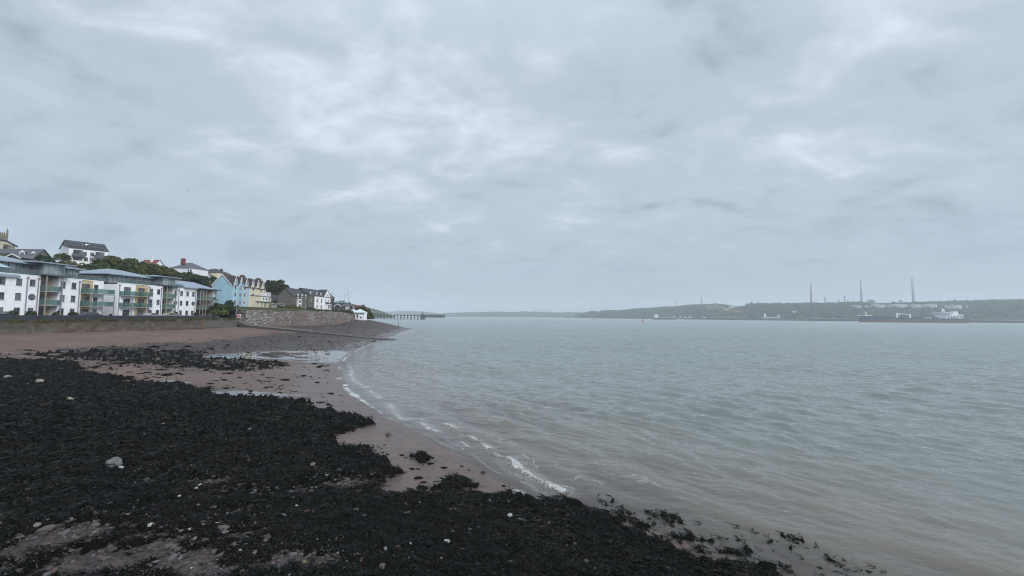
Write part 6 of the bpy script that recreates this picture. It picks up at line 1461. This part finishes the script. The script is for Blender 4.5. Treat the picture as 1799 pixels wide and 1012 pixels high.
# ================================================================== ships
HULLB = mat('hull_dark_blue', (.040, .048, .085), .5, .12, .05, .4, dirt=(.07, .06, .07), dscale=.03)
HULLR = mat('hull_red', (.135, .060, .048), .6, .15, .05, .3, dirt=(.10, .05, .05), dscale=.05)
DECKR = mat('deck_red_brown', (.12, .05, .042), .8, .15, .05, .2)
ORNG = mat('lifeboat_orange', (.75, .24, .05), .5, .05)
def hull(parent, L_, Bm, zs, m, name, bowf=.12, sternf=.08, flare=1.0, z_bow=None, nb=16):
    """hull shell: x from 0 (bow) to L (stern)"""
    xs = [0] + [L_ * bowf * (i / 6) ** 1.0 for i in range(1, 7)] + [L_ * (bowf + (1 - bowf - sternf) * i / 8) for i in range(1, 9)] + [L_ - L_ * sternf * (1 - i / 4) for i in range(1, 5)]
    vs = []; fs = []
    for x in xs:
        if x < L_ * bowf: hb = Bm / 2 * math.sqrt(max(0, 1 - (1 - x / (L_ * bowf)) ** 2))
        elif x > L_ * (1 - sternf): hb = Bm / 2 * (1 - .28 * ((x - L_ * (1 - sternf)) / (L_ * sternf)) ** 2)
        else: hb = Bm / 2
        za, zb_ = zs(x); vs += [(x, -hb, za), (x, -hb, zb_), (x, hb, zb_), (x, hb, za)]
    for i in range(len(xs) - 1):
        a = i * 4; b = a + 4
        for j in range(4): fs.append((a + j, b + j, b + (j + 1) % 4, a + (j + 1) % 4))
    k = (len(xs) - 1) * 4; fs += [(k, k + 1, k + 2, k + 3), (0, 3, 2, 1)]
    o = MB().add(vs, fs).build(name, m, parent)
    return o
bowp = atZ(1509.5, 566.4, 0); sternp = atZ(1694, 568.0, 0); bowp = Vector(((1509.5 - CX) / FPX * 1150, 1150, 0)); sternp = Vector(((1694.5 - CX) / FPX * 1130, 1130, 0))
TL = (sternp - bowp).length; TK = thing('tanker', 'large dark blue oil tanker with red lower hull moored at the far jetty', 'ship', bowp, math.atan2(sternp.y - bowp.y, sternp.x - bowp.x))
zy = lambda px, py: (lambda s: atY(px, py, bowp.y + (sternp.y - bowp.y) * s).z)((px - 1509.5) / 185.0)
zr1 = zy(1600, 562.6); zdk = zy(1600, 559.2); zfc = zy(1515, 555.2)
def z_low(x): return (-3, zr1)
def z_up(x):
    t = zfc if x < TL * .115 else (zfc - (zfc - zdk) * min(1, (x - TL * .115) / (TL * .03)))
    return (zr1 + .02, t)
hull(TK, TL, 40, z_low, HULLR, 'lower_hull'); hull(TK, TL * 1.0, 40.4, z_up, HULLB, 'upper_hull')
MB().box(TL * .14, TL * .99, -19, 19, zdk + .01, zdk + .35).build('deck', DECKR, TK)
X_ = lambda px: TL * (px - 1509.5) / 185.0
fm_ = MB().cyl((X_(1521), 0, zfc), (X_(1521), 0, zy(1521, 547.5)), 1.1, .7, 8).build('foremast', WHITEP, TK); MB().box(X_(1521) - 2.5, X_(1521) + 2.5, -1, 1, zy(1521, 550), zy(1521, 550) + .8).build('foremast_platform', WHITEP, fm_)
MB().box(X_(1512), X_(1525), -14, 14, zfc + .02, zfc + 1.6).build('forecastle_bulwark', WHITEP, TK)
for k, px in enumerate(range(1540, 1645, 7)): MB().cyl((X_(px), -12, zdk + .3), (X_(px), -12, zdk + 3.2), .8, .8, 8).build('deck_vent', DECKR, TK)
pp = MB()
for y in (-5, -2, 1, 4): pp.cyl((X_(1530), y, zdk + 2.2), (X_(1645), y, zdk + 2.2), .55, n=6)
for i in range(24): x = X_(1531) + (X_(1644) - X_(1531)) * i / 23; pp.box(x - .3, x + .3, -6, 5, zdk + .36, zdk + 1.7)
for i in range(1): pass
pp.build('pipeline', DECKR, TK)
cz = zy(1570, 551.5)
MB().cyl((X_(1571), -9, zdk), (X_(1571), -9, cz + 3), 2.2, 1.6, 10).build('crane_post', WHITEP, TK)
MB().cyl((X_(1571), -9, cz + .6), (X_(1594), -9, cz - 1.2), 1.0, .8, 8).build('crane_jib', WHITEP, TK)
MB().box(X_(1592.8), X_(1595), -10, -8, zdk + .4, cz - .6).build('jib_rest', WHITEP, TK); MB().cyl((X_(1575), -9, cz - 3.4), (X_(1576), -9, cz), .9, .9, 8).build('crane_cylinder', WHITEP, TK)
MB().box(X_(1612), X_(1626), -19.5, -18, zdk + .4, zdk + 1.9).build('manifold_rail', WHITEP, TK)
# accommodation
AC = thing('x', None, None); bpy.data.objects.remove(AC)
SH = WHITEP
zb1, zb2, zb3 = zy(1655, 552.2), zy(1655, 549.0), zy(1655, 548.2)
MB().box(X_(1652), X_(1661), -15, 15, zdk + .36, zb1).build('bridge_tower', SH, TK)
bd = MB().box(X_(1649.5), X_(1661.5), -21, 21, zb1 + .01, zb2).build('bridge_deck', SH, TK); MB().box(X_(1649.4), X_(1661.6), -21.2, 21.2, zb1 + 1.6, zb1 + 2.6).build('bridge_windows', GLASS, bd)
MB().box(X_(1649), X_(1662), -22, 22, zb2 + .01, zb2 + .5).build('bridge_roof', SH, bd)
ms = MB().cyl((X_(1655), 0, zb2), (X_(1657), 0, zy(1657, 541.5)), 1.6, .8, 6); ms.cyl((X_(1659.5), 0, zb2), (X_(1657.2), 0, zy(1657, 542.5)), 1.4, .8, 6); ms.box(X_(1654.5), X_(1659.5), -3, 3, zy(1657, 544.5), zy(1657, 544.5) + .8); ms.build('radar_mast', SH, TK)
zc = zy(1666, 552)
MB().box(X_(1661.2), X_(1673), -14, 14, zdk + 5, zy(1665, 551)).build('accommodation', SH, TK)
for px in (1657.5, 1662, 1667, 1671): MB().box(X_(px), X_(px + 1.3), -17.5, -14.02, zdk + .36, zdk + 7.5).build('deck_house_pillar', SH, TK)
MB().box(X_(1656), X_(1674), -18, -14.02, zdk + 7.51, zdk + 8.3).build('side_deck', SH, TK)
MB().box(X_(1673.1), X_(1683), -13, 13, zdk + .36, zy(1678, 551.5)).build('engine_casing', SH, TK)
for i in range(4): z_ = zdk + 3 + i * 3; MB().box(X_(1672.5), X_(1684), -14.5, -13.02, z_, z_ + .5).build('walkway', POSTG, TK)
fn = MB().box(X_(1673), X_(1680), -5, 5, zy(1677, 551.4), zy(1677, 547.2)).build('funnel', SH, TK); MB().box(X_(1673.2), X_(1679.8), -4.8, 4.8, zy(1677, 547.2) + .01, zy(1677, 546.6)).build('funnel_top', METALD, fn)
xf = (X_(1673) + X_(1680)) / 2; zf = (zy(1677, 551.4) + zy(1677, 547.2)) / 2; em = MB()
for i in range(9):
    a0_ = R(-30 + i * 26); a1_ = R(-30 + (i + 1) * 26)
    em.add([(xf + math.cos(a) * r_, -5.03, zf + math.sin(a) * r_ * .9) for a, r_ in ((a0_, 1.3), (a0_, 2.2), (a1_, 2.2), (a1_, 1.3))], [(0, 1, 2, 3)])
em.box(xf - 3.4, xf - .4, -5.05, -5.02, zf - 2.4, zf - 1.5); em.build('funnel_emblem', HULLB, fn)
bpt = [(X_(1685), zy(1687, 555)), (X_(1686.5), zy(1687, 552.3)), (X_(1688.5), zy(1687, 552.2)), (X_(1693.5), zy(1693, 557.6)), (X_(1692.8), zy(1693, 558.6)), (X_(1688), zy(1687, 554.6))]
MB().prism(bpt, -1.6, 1.6).build('free_fall_lifeboat', ORNG, TK)
MB().cyl((X_(1686), 2.2, zdk), (X_(1694), 2.2, zy(1693, 558)), .5, n=6).cyl((X_(1686), 2.2, zdk), (X_(1686), 2.2, zy(1687, 553)), .5, n=6).build('launch_ramp', SH, TK)
# small coaster at the left end of the far jetty
cb = Vector(((1147 - CX) / FPX * 1650, 1650, 0)); cs = Vector(((1186.5 - CX) / FPX * 1650, 1650, 0)); CL_ = (cs - cb).length
CO = thing('coaster', 'small dark grey coaster with white bridge beside the red buoy', 'ship', cb, 0); GH_ = mat('hull_grey', (.06, .075, .085), .6, .15, .1)
zc_ = atY(1165, 558.5, 1650).z
hull(CO, CL_, 14, lambda x: (-2, zc_ - (0 if x > 12 else -1.0)), GH_, 'hull', .1, .06); fx = lambda px: CL_ * (px - 1147) / 39.5; fz = lambda py: atY(1160, py, 1650).z
MB().box(fx(1149.2), fx(1155), -5, 5, zc_ + 1, fz(554.5)).build('deck_house', WHITEP, CO); b_ = MB().box(fx(1148.6), fx(1156.2), -6, 6, fz(554.5) + .01, fz(552.8)).build('bridge', WHITEP, CO); MB().box(fx(1148.5), fx(1156.3), -6.1, 6.1, fz(554.2), fz(553.6)).build('bridge_windows', GLASS, b_)
MB().cyl((fx(1152.5), 0, fz(552.8)), (fx(1152.5), 0, fz(550)), .8, .4, 6).build('mast', WHITEP, CO); MB().box(fx(1156.4), fx(1158), -2, 2, zc_ + .5, fz(553.6)).build('funnel', LGREYW, CO)
for px, hh_ in ((1164, 547), (1167, 545), (1172, 549)): MB().cyl((fx(px), 0, zc_), (fx(px), 0, fz(hh_)), .7, .35, 6).build('derrick', POSTG, CO)
for k in range(5): MB().box(fx(1158 + k * 4.6), fx(1161.8 + k * 4.6), -5, 5, zc_ + .01, zc_ + 1.6 + (k % 2)).build('hatch_cover', [LGREYW, MET, POSTG][k % 3], CO)
MB().box(fx(1182), fx(1185), -4, 4, zc_ + .01, fz(555)).build('fore_house', LGREYW, CO)
# buoy
bp = atZ(1129, 565.2, 0); BY = thing('buoy', 'red navigation buoy floating left of the small coaster', 'buoy', (bp.x, bp.y, 0)); RD = mat('buoy_red', (.62, .05, .05), .5, .05)
MB().cyl((0, 0, -.5), (0, 0, .9), 1.5, 1.5, 14).build('float', RD, BY); MB().cyl((0, 0, .9), (0, 0, 4.2), 1.1, .45, 8).build('cage', RD, BY); MB().cyl((0, 0, 4.2), (0, 0, 5.4), .6, .6, 10).build('topmark', RD, BY); MB().cyl((0, 0, 5.4), (0, 0, 5.9), .2, .2, 6).build('lantern', DK, BY)
# gulls
for px, py, lab in ((271.5, 421.8, 'tiny gull flying in the sky above the hillside wood'), (329.5, 335, 'tiny gull flying high over the flats')):
    p = atY(px, py, 150); r = thing('gull', lab, 'gull', p); r.scale = (.75, .75, .75); Gm = mat('gull_grey', (.22, .22, .23), .8, .05)
    b = MB(); b.add([(-.3, 0, 0), (-.08, -.09, .07), (-.08, .09, .07), (-.08, 0, -.08), (.22, -.06, .04), (.22, .06, .04), (.22, 0, -.06), (.42, 0, 0)], [(0, 1, 2), (0, 3, 1), (0, 2, 3), (1, 4, 5, 2), (1, 3, 6, 4), (2, 5, 6, 3), (4, 7, 5), (4, 6, 7), (5, 7, 6)]); b.build('body', Gm, r)
    for s in (-1, 1): MB().add([(-.1, s * .05, .03), (.12, s * .05, .03), (.05, s * .5, .18), (-.08, s * .5, .18), (.12, s * .95, .06)], [(0, 1, 2, 3), (3, 2, 4)]).build('wing', Gm, r)
# ================================================================== stones, scraps of weed
import bmesh
bm = bmesh.new(); bmesh.ops.create_icosphere(bm, subdivisions=2, radius=1); RV = np.array([v.co[:] for v in bm.verts]); RF = np.array([[v.index for v in f.verts] for f in bm.faces]); bm.free()
bm = bmesh.new(); bmesh.ops.create_icosphere(bm, subdivisions=1, radius=1); SV = np.array([v.co[:] for v in bm.verts]); SF = np.array([[v.index for v in f.verts] for f in bm.faces]); bm.free()
def rockshape(seed, flat, slab=False):
    r = np.random.RandomState(seed); V = RV.copy()
    for _ in range(9):
        n = r.normal(size=3); n /= np.linalg.norm(n); d = r.uniform(.45, .8); k = V @ n; V = V - np.outer(np.maximum(k - d, 0), n)
    V *= (1 + .03 * r.normal(size=(len(V), 1))); V *= np.array([1, r.uniform(.6, .9), flat]); return V
def rockmat(name, col):
    m, t, o = newmat(name); q = NT(t); P = q.objc()
    c = q.mix(q.rng(q.noise(P, 2.2, 5, .7), .35, .7), c4([v * .72 for v in col]), c4([v * 1.15 for v in col]))
    b = q.principled(c, .75, .3, q.bump(q.noise(P, 7, 4, .7), .35, .05)); q.l(b.outputs[0], o.inputs[0]); return m
RM = {'ash': rockmat('ash_stone', (.14, .145, .147)), 'grey': rockmat('grey_stone', (.085, .088, .092)), 'pale': rockmat('pale_stone', (.29, .275, .225)), 'white': rockmat('white_stone', (.36, .36, .345)), 'red': rockmat('red_stone', (.13, .062, .052)),
      'dark': rockmat('dark_stone', (.040, .040, .042)), 'blue': rockmat('blue_grey_stone', (.085, .098, .115)), 'tan': rockmat('yellow_stone', (.20, .165, .10)), 'mauve': rockmat('mauve_stone', (.105, .082, .080))}
RMESH = {}
def rmesh(kind, i, flat):
    k = (kind, i, flat)
    if k not in RMESH:
        o = npmesh('rock', rockshape(700 + i * 7, flat), None, RM[kind], None, False, tri=RF); RMESH[k] = o.data; bpy.data.objects.remove(o)
    return RMESH[k]
def surf(x, y):
    x = np.atleast_1d(np.asarray(x, float)); y = np.atleast_1d(np.asarray(y, float)); z = H0(x, y); r = np.sqrt(x * x + y * y); w = weed(x, y)
    lump = 0.5 + 0.9 * fbm(x / 1.1, y / 1.1, 3, 101); md = np.abs(fbm(x / .45, y / .45, 2, 105))
    return z + sstep(-.02, .5, w) * (0.03 + .17 * np.clip(lump, 0, 1.2) + .16 * md) * np.clip(r / 18, .75, 1.8)
def rock(px, py, wpx, kind, label, flat=.5, group=None, rz=None, i=None):
    x, y, z = groundhit([px], [py]); x, y = float(x[0]), float(y[0]); z = float(surf(x, y)[0]); s = wpx * math.hypot(x, y) * .72 / FPX / 2 * 1.15
    i = rnd.randrange(8) if i is None else i
    o = bpy.data.objects.new('rock', rmesh(kind, i, flat)); COL.objects.link(o); o.location = (x, y, z + s * flat * .35); o.scale = (s, s, s); o.rotation_euler = (rnd.uniform(-.2, .2), rnd.uniform(-.2, .2), rnd.uniform(0, 6.28) if rz is None else rz)
    tag(o, label, 'rock', group); return o
NAMED = [(197, 828, 25, 'ash', 'largest pale grey wedge shaped rock standing up from the black weed', .95), (212, 836, 10, 'white', 'small white stone beside the grey wedge shaped rock', .5), (123, 711, 15, 'pale', 'pale yellowish rounded boulder alone in the far black weed', .5),
 (12, 669, 12, 'pale', 'pale boulder nearest the left edge at the top of the weed', .6), (69, 678, 9, 'pale', 'small pale upright stone right of the leftmost boulder', .9), (35, 661, 8, 'pale', 'small flat pale stone above the leftmost boulder', .3), (139, 773, 9, 'pale', 'small pale stone in the middle of the smooth weed slope', .5),
 (256, 772, 10, 'pale', 'flat pale stone right of middle of smooth weed slope', .3), (338, 862, 7, 'tan', 'small tan stone at the edge of the reddish gravel patch', .8), (373, 853, 7, 'white', 'small whitish stone on the reddish gravel patch', .6),
 (550, 826, 11, 'tan', 'square yellowish block in the weed behind the sand edge', .8), (588, 892, 12, 'ash', 'smooth grey wedge stone left of centre in the weed', .6), (567, 897, 11, 'dark', 'pair-like dark grey stone beside the smooth grey wedge', .5), (540, 907, 17, 'red', 'flat reddish stone below the dark grey stone', .35),
 (676, 971, 12, 'ash', 'pale grey triangular stone in the weed near the bottom edge', .8), (895, 915, 16, 'white', 'white flat block lying on the weed near the water', .45), (917, 919, 22, 'blue', 'long dark slab touching the white flat block', .2), (714, 963, 5, 'pale', 'tiny upright cream stone right of the triangular stone', 1.2), (721, 966, 7, 'white', 'tiny white stone beside the upright cream stone', .6),
 (534, 990, 13, 'tan', 'rounded tan stone on the gravel near the bottom edge', .7), (440, 901, 18, 'mauve', 'flat mauve slab in weed right of the gravel patch', .25), (447, 873, 13, 'grey', 'grey stone at the right end of the gravel patch', .6), (391, 940, 22, 'mauve', 'stacked mauve slabs in the lower left weed', .35), (394, 947, 17, 'grey', 'grey slab under the mauve slabs', .3), (416, 949, 25, 'blue', 'long narrow bluish slab beside the mauve slabs', .2),
 (785, 957, 17, 'white', 'whitish ridged stone in the weed bottom centre', .5), (795, 943, 11, 'grey', 'dull grey stone above the whitish ridged stone', .4), (825, 936, 11, 'blue', 'bluish stone right of the dull grey stone', .5), (860, 890, 11, 'grey', 'weathered grey stone near the sand edge of the weed', .5), (892, 888, 9, 'pale', 'pale stone just inside the weed edge near water', .5),
 (315, 880, 8, 'white', 'little white stone in dark weed below the gravel patch', .5), (269, 893, 14, 'grey', 'flat grey stone at the left of little white stone', .35), (275, 914, 10, 'grey', 'small grey stone above the light pebble trail', .6), (343, 870, 7, 'white', 'small bright stone beneath the reddish gravel', .6), (625, 904, 12, 'pale', 'narrow pale stone in the weed left of centre', .4),
 (515, 884, 9, 'grey', 'grey cobble in weed behind the pair of grey stones', .5), (635, 989, 15, 'red', 'reddish slab near the bottom edge left of centre', .3), (672, 1003, 22, 'mauve', 'big mauve stone cut by the bottom edge', .5), (489, 1000, 17, 'blue', 'blue grey stone cut by the bottom edge', .7), (305, 962, 20, 'mauve', 'brown mauve slab on the bottom left stones', .3), (215, 988, 15, 'red', 'red brown stone in the bottom left corner stones', .4),
 (700, 970, 13, 'red', 'dark red stone left of the tiny white stone', .5), (838, 1000, 10, 'grey', 'grey stone near bottom edge below the tiny tan stone', .4), (839, 971, 6, 'tan', 'tiny tan stone in the weed bottom centre', .7), (906, 993, 5, 'white', 'tiny white pebble in smooth weed near the bottom', .8), (683, 764, 13, 'mauve', 'rounded brown rock alone on the wet sand', .7),
 (848, 831, 12, 'dark', 'weedy black rock in the wash beside the sand', .6), (893, 819, 9, 'dark', 'small black rock in the shallow foam', .6), (1153, 909, 17, 'dark', 'low black rock just off the weed in the shallows', .5), (980, 905, 14, 'red', 'reddish stone in the puddle near the weed mound', .5), (1000, 915, 14, 'mauve', 'pinkish stone below the reddish puddle stone', .4),
 (1170, 1004, 14, 'white', 'pale stone near the bottom edge by the water', .4), (1030, 990, 16, 'grey', 'grey boulder half buried in weed at lower right', .5), (985, 888, 12, 'dark', 'dark boulder at the top of the weed mound', .8), (1040, 903, 14, 'mauve', 'mauve rock right of the weed mound', .6)]
for px, py, w, k, lab, fl in NAMED: rock(px, py, w, k, lab, fl, i=3 if k == 'ash' else None)
KG = {'grey': ('grey stone lying loose in the black seaweed', 'loose grey stones in the weed'), 'dark': ('dark stone lying loose in the black seaweed', 'loose dark stones in the weed'), 'pale': ('small pale stone lying loose in the black seaweed', 'loose pale stones in the weed'),
      'red': ('small reddish stone lying loose on the shore', 'loose reddish stones'), 'mauve': ('mauve brown flat stone lying loose on the shore', 'loose mauve stones'), 'blue': ('bluish flat stone lying loose in the seaweed', 'loose bluish stones')}
n = 0
while n < 150:
    if rnd.random() < .62:
        h = rnd.choice([hh for hh in HOLES if hh[1] > 820]); px = h[0] + rnd.gauss(0, 42); py = h[1] + rnd.gauss(0, 12)
    else: px = rnd.uniform(5, 1050); py = rnd.uniform(640, 1008) if rnd.random() < .6 else rnd.uniform(860, 1008)
    if py > 1009 or px < 2 or py < 640: continue
    x, y, z = groundhit([px], [py])
    if shore_d(x, y)[0] < .5 or weed(x, y)[0] < -.6: continue
    k = rnd.choices(['grey', 'dark', 'pale', 'red', 'mauve', 'blue'], [6, 4, 1.5, 1.5, 6, 2])[0]; w = rnd.uniform(3, 7) + (rnd.uniform(2, 8) if rnd.random() < .2 and py > 850 else 0)
    rock(px, py, w, k, KG[k][0], rnd.choice([.25, .4, .6]), KG[k][1]); n += 1
# shingle: countless small stones
m, t, o = newmat('shingle_stones'); q = NT(t); rp = q.n('ShaderNodeValToRGB'); q.l(q.attr('tint'), rp.inputs[0]); e = rp.color_ramp.elements
e[0].color = (.025, .023, .023, 1); e[1].color = (.36, .34, .30, 1)
for p_, c_ in ((.35, (.050, .041, .040, 1)), (.6, (.085, .066, .061, 1)), (.78, (.12, .12, .125, 1)), (.88, (.11, .062, .052, 1)), (.96, (.20, .19, .17, 1))): k_ = e.new(p_); k_.color = c_
b = q.principled(rp.outputs[0], .75, .3); q.l(b.outputs[0], o.inputs[0]); MSH = m
def scatter(name, label, x, y, s, flat, mm, tint, kind_cat='stones', lift=.2, weedy=True):
    n = len(x); z = surf(x, y) if weedy else H0(x, y); r = np.random.RandomState(n)
    base = SV[None] * (1 + .22 * r.normal(size=(n, len(SV), 1))); base = base * (s[:, None, None] * np.stack([r.uniform(.8, 1.3, n), r.uniform(.6, .9, n), r.uniform(*flat, n)], -1)[:, None, :])
    a = r.uniform(0, 6.28, n); c, s_ = np.cos(a)[:, None], np.sin(a)[:, None]; X = base[..., 0] * c - base[..., 1] * s_; Y = base[..., 0] * s_ + base[..., 1] * c
    V = np.stack([X + x[:, None], Y + y[:, None], base[..., 2] + (z + s * lift * .5)[:, None]], -1); F = SF[None] + (np.arange(n) * len(SV))[:, None, None]
    o = npmesh(name, V.reshape(-1, 3), None, mm, None, False, {'tint': np.repeat(tint, len(SV))}, tri=F.reshape(-1, 3)); tag(o, label, kind_cat, kind='stuff'); return o
a = np.radians(NR.uniform(-55, 20, 150000)); r = 8 * (60 / 8) ** NR.uniform(0, 1, 150000); x = r * np.sin(a); y = r * np.cos(a); d = shore_d(x, y); w = weed(x, y)
rz_ = np.zeros(len(x))
for hx, hy, h in zip(_hx, _hy, HOLES): rz_ = np.maximum(rz_, h[3] * np.exp(-((x - hx) ** 2 + (y - hy) ** 2) / (2 * (h[2] * 1.0) ** 2)))
pr = np.clip(rz_ * 1.1 - .15, 0, 1) * .42 + .003 * (w > 0) + .05 * np.exp(-((w + .05) / .25) ** 2) + .012
gap = inpoly(x, y, WEED_POLYS[0]) & (w < .15); pr = np.where(gap, np.maximum(pr, .5), pr)
k = (NR.uniform(0, 1, len(x)) < pr) & (d > .2) & (w < 1.6); x, y, r = x[k], y[k], r[k]
scatter('shingle', 'loose pebbles and broken stones among the seaweed', x, y, NR.gamma(2.0, .010, len(x)) * np.clip(r / 12, .8, 1.6) + .006, (.35, .8), MSH, NR.uniform(0, 1, len(x)) ** 1.5)
a = np.radians(NR.uniform(-56, 10, 60000)); r = 8 * (26 / 8) ** NR.uniform(0, 1, 60000); x = r * np.sin(a); y = r * np.cos(a); w = weed(x, y)
k = inpoly(x, y, WEED_POLYS[0]) & (w < .25) & (shore_d(x, y) > 1) & (NR.uniform(0, 1, 60000) < .42); x, y, r = x[k], y[k], r[k]
scatter('flat_stones', 'flat brown and grey stones covering the bare gaps in the weed', x, y, (NR.gamma(2.0, .022, len(x)) + .015), (.22, .5), MSH, NR.uniform(0.0, .72, len(x)))
# larger cobbles over the dark shingle bank and the point
n = 60000; px = NR.uniform(0, 730, n); py = NR.uniform(570, 640, n); x, y, z = groundhit(px, py); sh_ = np.full(n, -9.0)
for P_ in SHINGLE: dd = pldist(x, y, P_, True); sh_ = np.maximum(sh_, np.where(inpoly(x, y, P_), dd, -dd))
k = (pool(x, y) + NR.uniform(-.35, .1, n) < .5) & (sh_ / np.clip(y / 25, 1, 4) + NR.normal(0, .8, n) > 0) & (shore_d(x, y) > .2) & (NR.uniform(0, 1, n) < .22) & (np.interp(y, _wy, _wx) < x - .5); x, y = x[k], y[k]
tv = NR.uniform(0, .75, len(x)); scatter('cobbles', 'dark cobbles strewn over the shingle bank below the walls', x, y, (NR.gamma(2.0, .035, len(x)) + .02) * np.clip(y / 80, .7, 1.6), (.3, .7), MSH, tv, weedy=False)
# scraps of weed on the sand
MSC = MSEA
n = 5000; px = NR.uniform(150, 640, n); py = NR.uniform(606, 712, n); x, y, z = groundhit(px, py); d = shore_d(x, y); w = weed(x, y); dn = fbm(x / 4, y / 2.5, 3, 501)
k = (pool(x, y) + NR.uniform(-.3, .1, n) < .6) & (d > .6) & (w < .1) & (w > -3.2) & (dn + NR.uniform(-.6, .6, n) > .46); x, y, r = x[k], y[k], np.hypot(x[k], y[k])
scatter('seaweed_scraps', 'scraps of dark seaweed left on the sand and in the pools', x, y, NR.gamma(2, .055, len(x)) * np.clip(r / 45, .7, 1.6) + .03, (.12, .3), MSC, NR.uniform(0, 1, len(x)), 'seaweed', weedy=False)
def clumpmesh(seed):
    r = np.random.RandomState(seed); n = 46; g = np.linspace(-1, 1, n); X, Y = np.meshgrid(g, g); R_ = np.sqrt(X ** 2 + Y ** 2); a = np.arctan2(Y, X)
    ed = .72 + .25 * fbm(np.cos(a) * 1.3 + seed, np.sin(a) * 1.3, 3, seed, .6); h = np.clip(1 - (R_ / ed) ** 2, 0, 1) ** .5 * .20 + np.where(R_ < ed, .14 * np.abs(fbm(X * 5, Y * 5, 3, seed + 5, .65)) + .04 * np.abs(vn(X * 17, Y * 17, seed)), 0) - .02
    o = grid('seaweed_clump', X, Y * .6, h, MSEA, keep=R_ < ed + .06); me = o.data; bpy.data.objects.remove(o); return me
CM = [clumpmesh(900 + i) for i in range(6)]
CL = [(738, 794, 16, 'thin strand of seaweed closest to the pale foam edge'), (746, 807, 30, 'biggest loose seaweed clump in the middle of the wet sand'), (756, 815, 15, 'flat seaweed scrap just under the biggest clump'), (780, 822, 15, 'curled dark strand of seaweed right of the biggest clump'),
      (724, 824, 13, 'small seaweed clump left of the flat scrap'), (734, 824, 9, 'tiny seaweed clump touching the small left clump'), (734, 840, 19, 'rounded seaweed clump above the weed edge'), (744, 848, 15, 'low seaweed clump under the rounded clump'), (741, 857, 26, 'spread seaweed clump bordering the main weed bed'),
      (672, 795, 8, 'single dark seaweed knot near the pointed weed edge'), (811, 819, 8, 'small knot of seaweed at the wet sand rim'), (824, 826, 8, 'second small knot of seaweed at the wet sand rim nearer the rock'), (885, 854, 10, 'seaweed knot at the last tip of sand'), (560, 646, 9, 'dark scrap below the pool outflow'),
      (502, 638, 9, 'dark scrap by the lower pool rim'), (460, 659, 10, 'leftmost of two seaweed scraps mid sand'), (471, 664, 9, 'rightmost of two seaweed scraps mid sand'), (500, 668, 16, 'wide flat seaweed scrap in the middle of the far sand'), (421, 664, 10, 'scrap of seaweed left of the mid sand pair'), (393, 668, 13, 'long scrap of seaweed above the small pool'),
      (369, 674, 10, 'seaweed scrap nearest the far weed bed'), (440, 687, 10, 'upper of three dark scraps in the small pool'), (439, 691, 9, 'middle of three dark scraps in the small pool'), (442, 697, 8, 'lowest of three dark scraps in the small pool'), (640, 790, 9, 'seaweed tuft beside the notch of the weed bed'), (706, 800, 12, 'flat tuft of seaweed left of the biggest clump'),
      (1030, 858, 16, 'floating seaweed patch beyond the breaking wave end'), (1085, 882, 12, 'small floating seaweed patch in the brown shallows'), (1300, 911, 14, 'dark seaweed patch far out in the shallows'), (1150, 885, 10, 'faint floating weed in the middle shallows'), (1345, 1000, 40, 'black seaweed mound at the very corner of the shore'), (1010, 890, 34, 'high seaweed mound at the tip of the sand'), (1130, 930, 18, 'seaweed covered lump awash off the bed'), (1240, 930, 12, 'small seaweed lump awash right of the bed'), (1365, 966, 10, 'little dark weed patch in the corner shallows'), (1180, 925, 14, 'seaweed lump awash between the others')]
for i, (px, py, w, lab) in enumerate(CL):
    x, y, z = groundhit([px], [py]); x, y = float(x[0]), float(y[0]); s = w * math.hypot(x, y) * .8 / FPX / 2 * 1.35; zb = float(surf(x, y)[0]) if weed(np.array([x]), np.array([y]))[0] > 0 else float(H0(np.array([x]), np.array([y]))[0])
    o = bpy.data.objects.new('seaweed_clump', CM[i % 6]); COL.objects.link(o); o.location = (x, y, zb + (0 if shore_d(np.array([x]), np.array([y]))[0] > 0 else s * .05)); o.scale = (s, s, s * (1.6 if w > 30 else 1)); o.rotation_euler = (0, 0, rnd.uniform(-.5, .5)); tag(o, lab, 'seaweed')
# ================================================================== haze
hb = MB().box(-6500, 6500, -300, 9500, -8, 330)
hzm = bpy.data.materials.new('haze_air'); hzm.use_nodes = True; ht = hzm.node_tree; ht.nodes.clear()
ho = ht.nodes.new('ShaderNodeOutputMaterial'); pv = ht.nodes.new('ShaderNodeVolumePrincipled')
pv.inputs['Color'].default_value = (.90, .95, 1.0, 1); pv.inputs['Density'].default_value = 1.95e-4; pv.inputs['Anisotropy'].default_value = 0.1
ht.links.new(pv.outputs[0], ho.inputs['Volume'])
hz_o = hb.build('haze', hzm); tag(hz_o, kind='stuff'); hz_o['label'] = 'thin pale sea haze over the estuary'
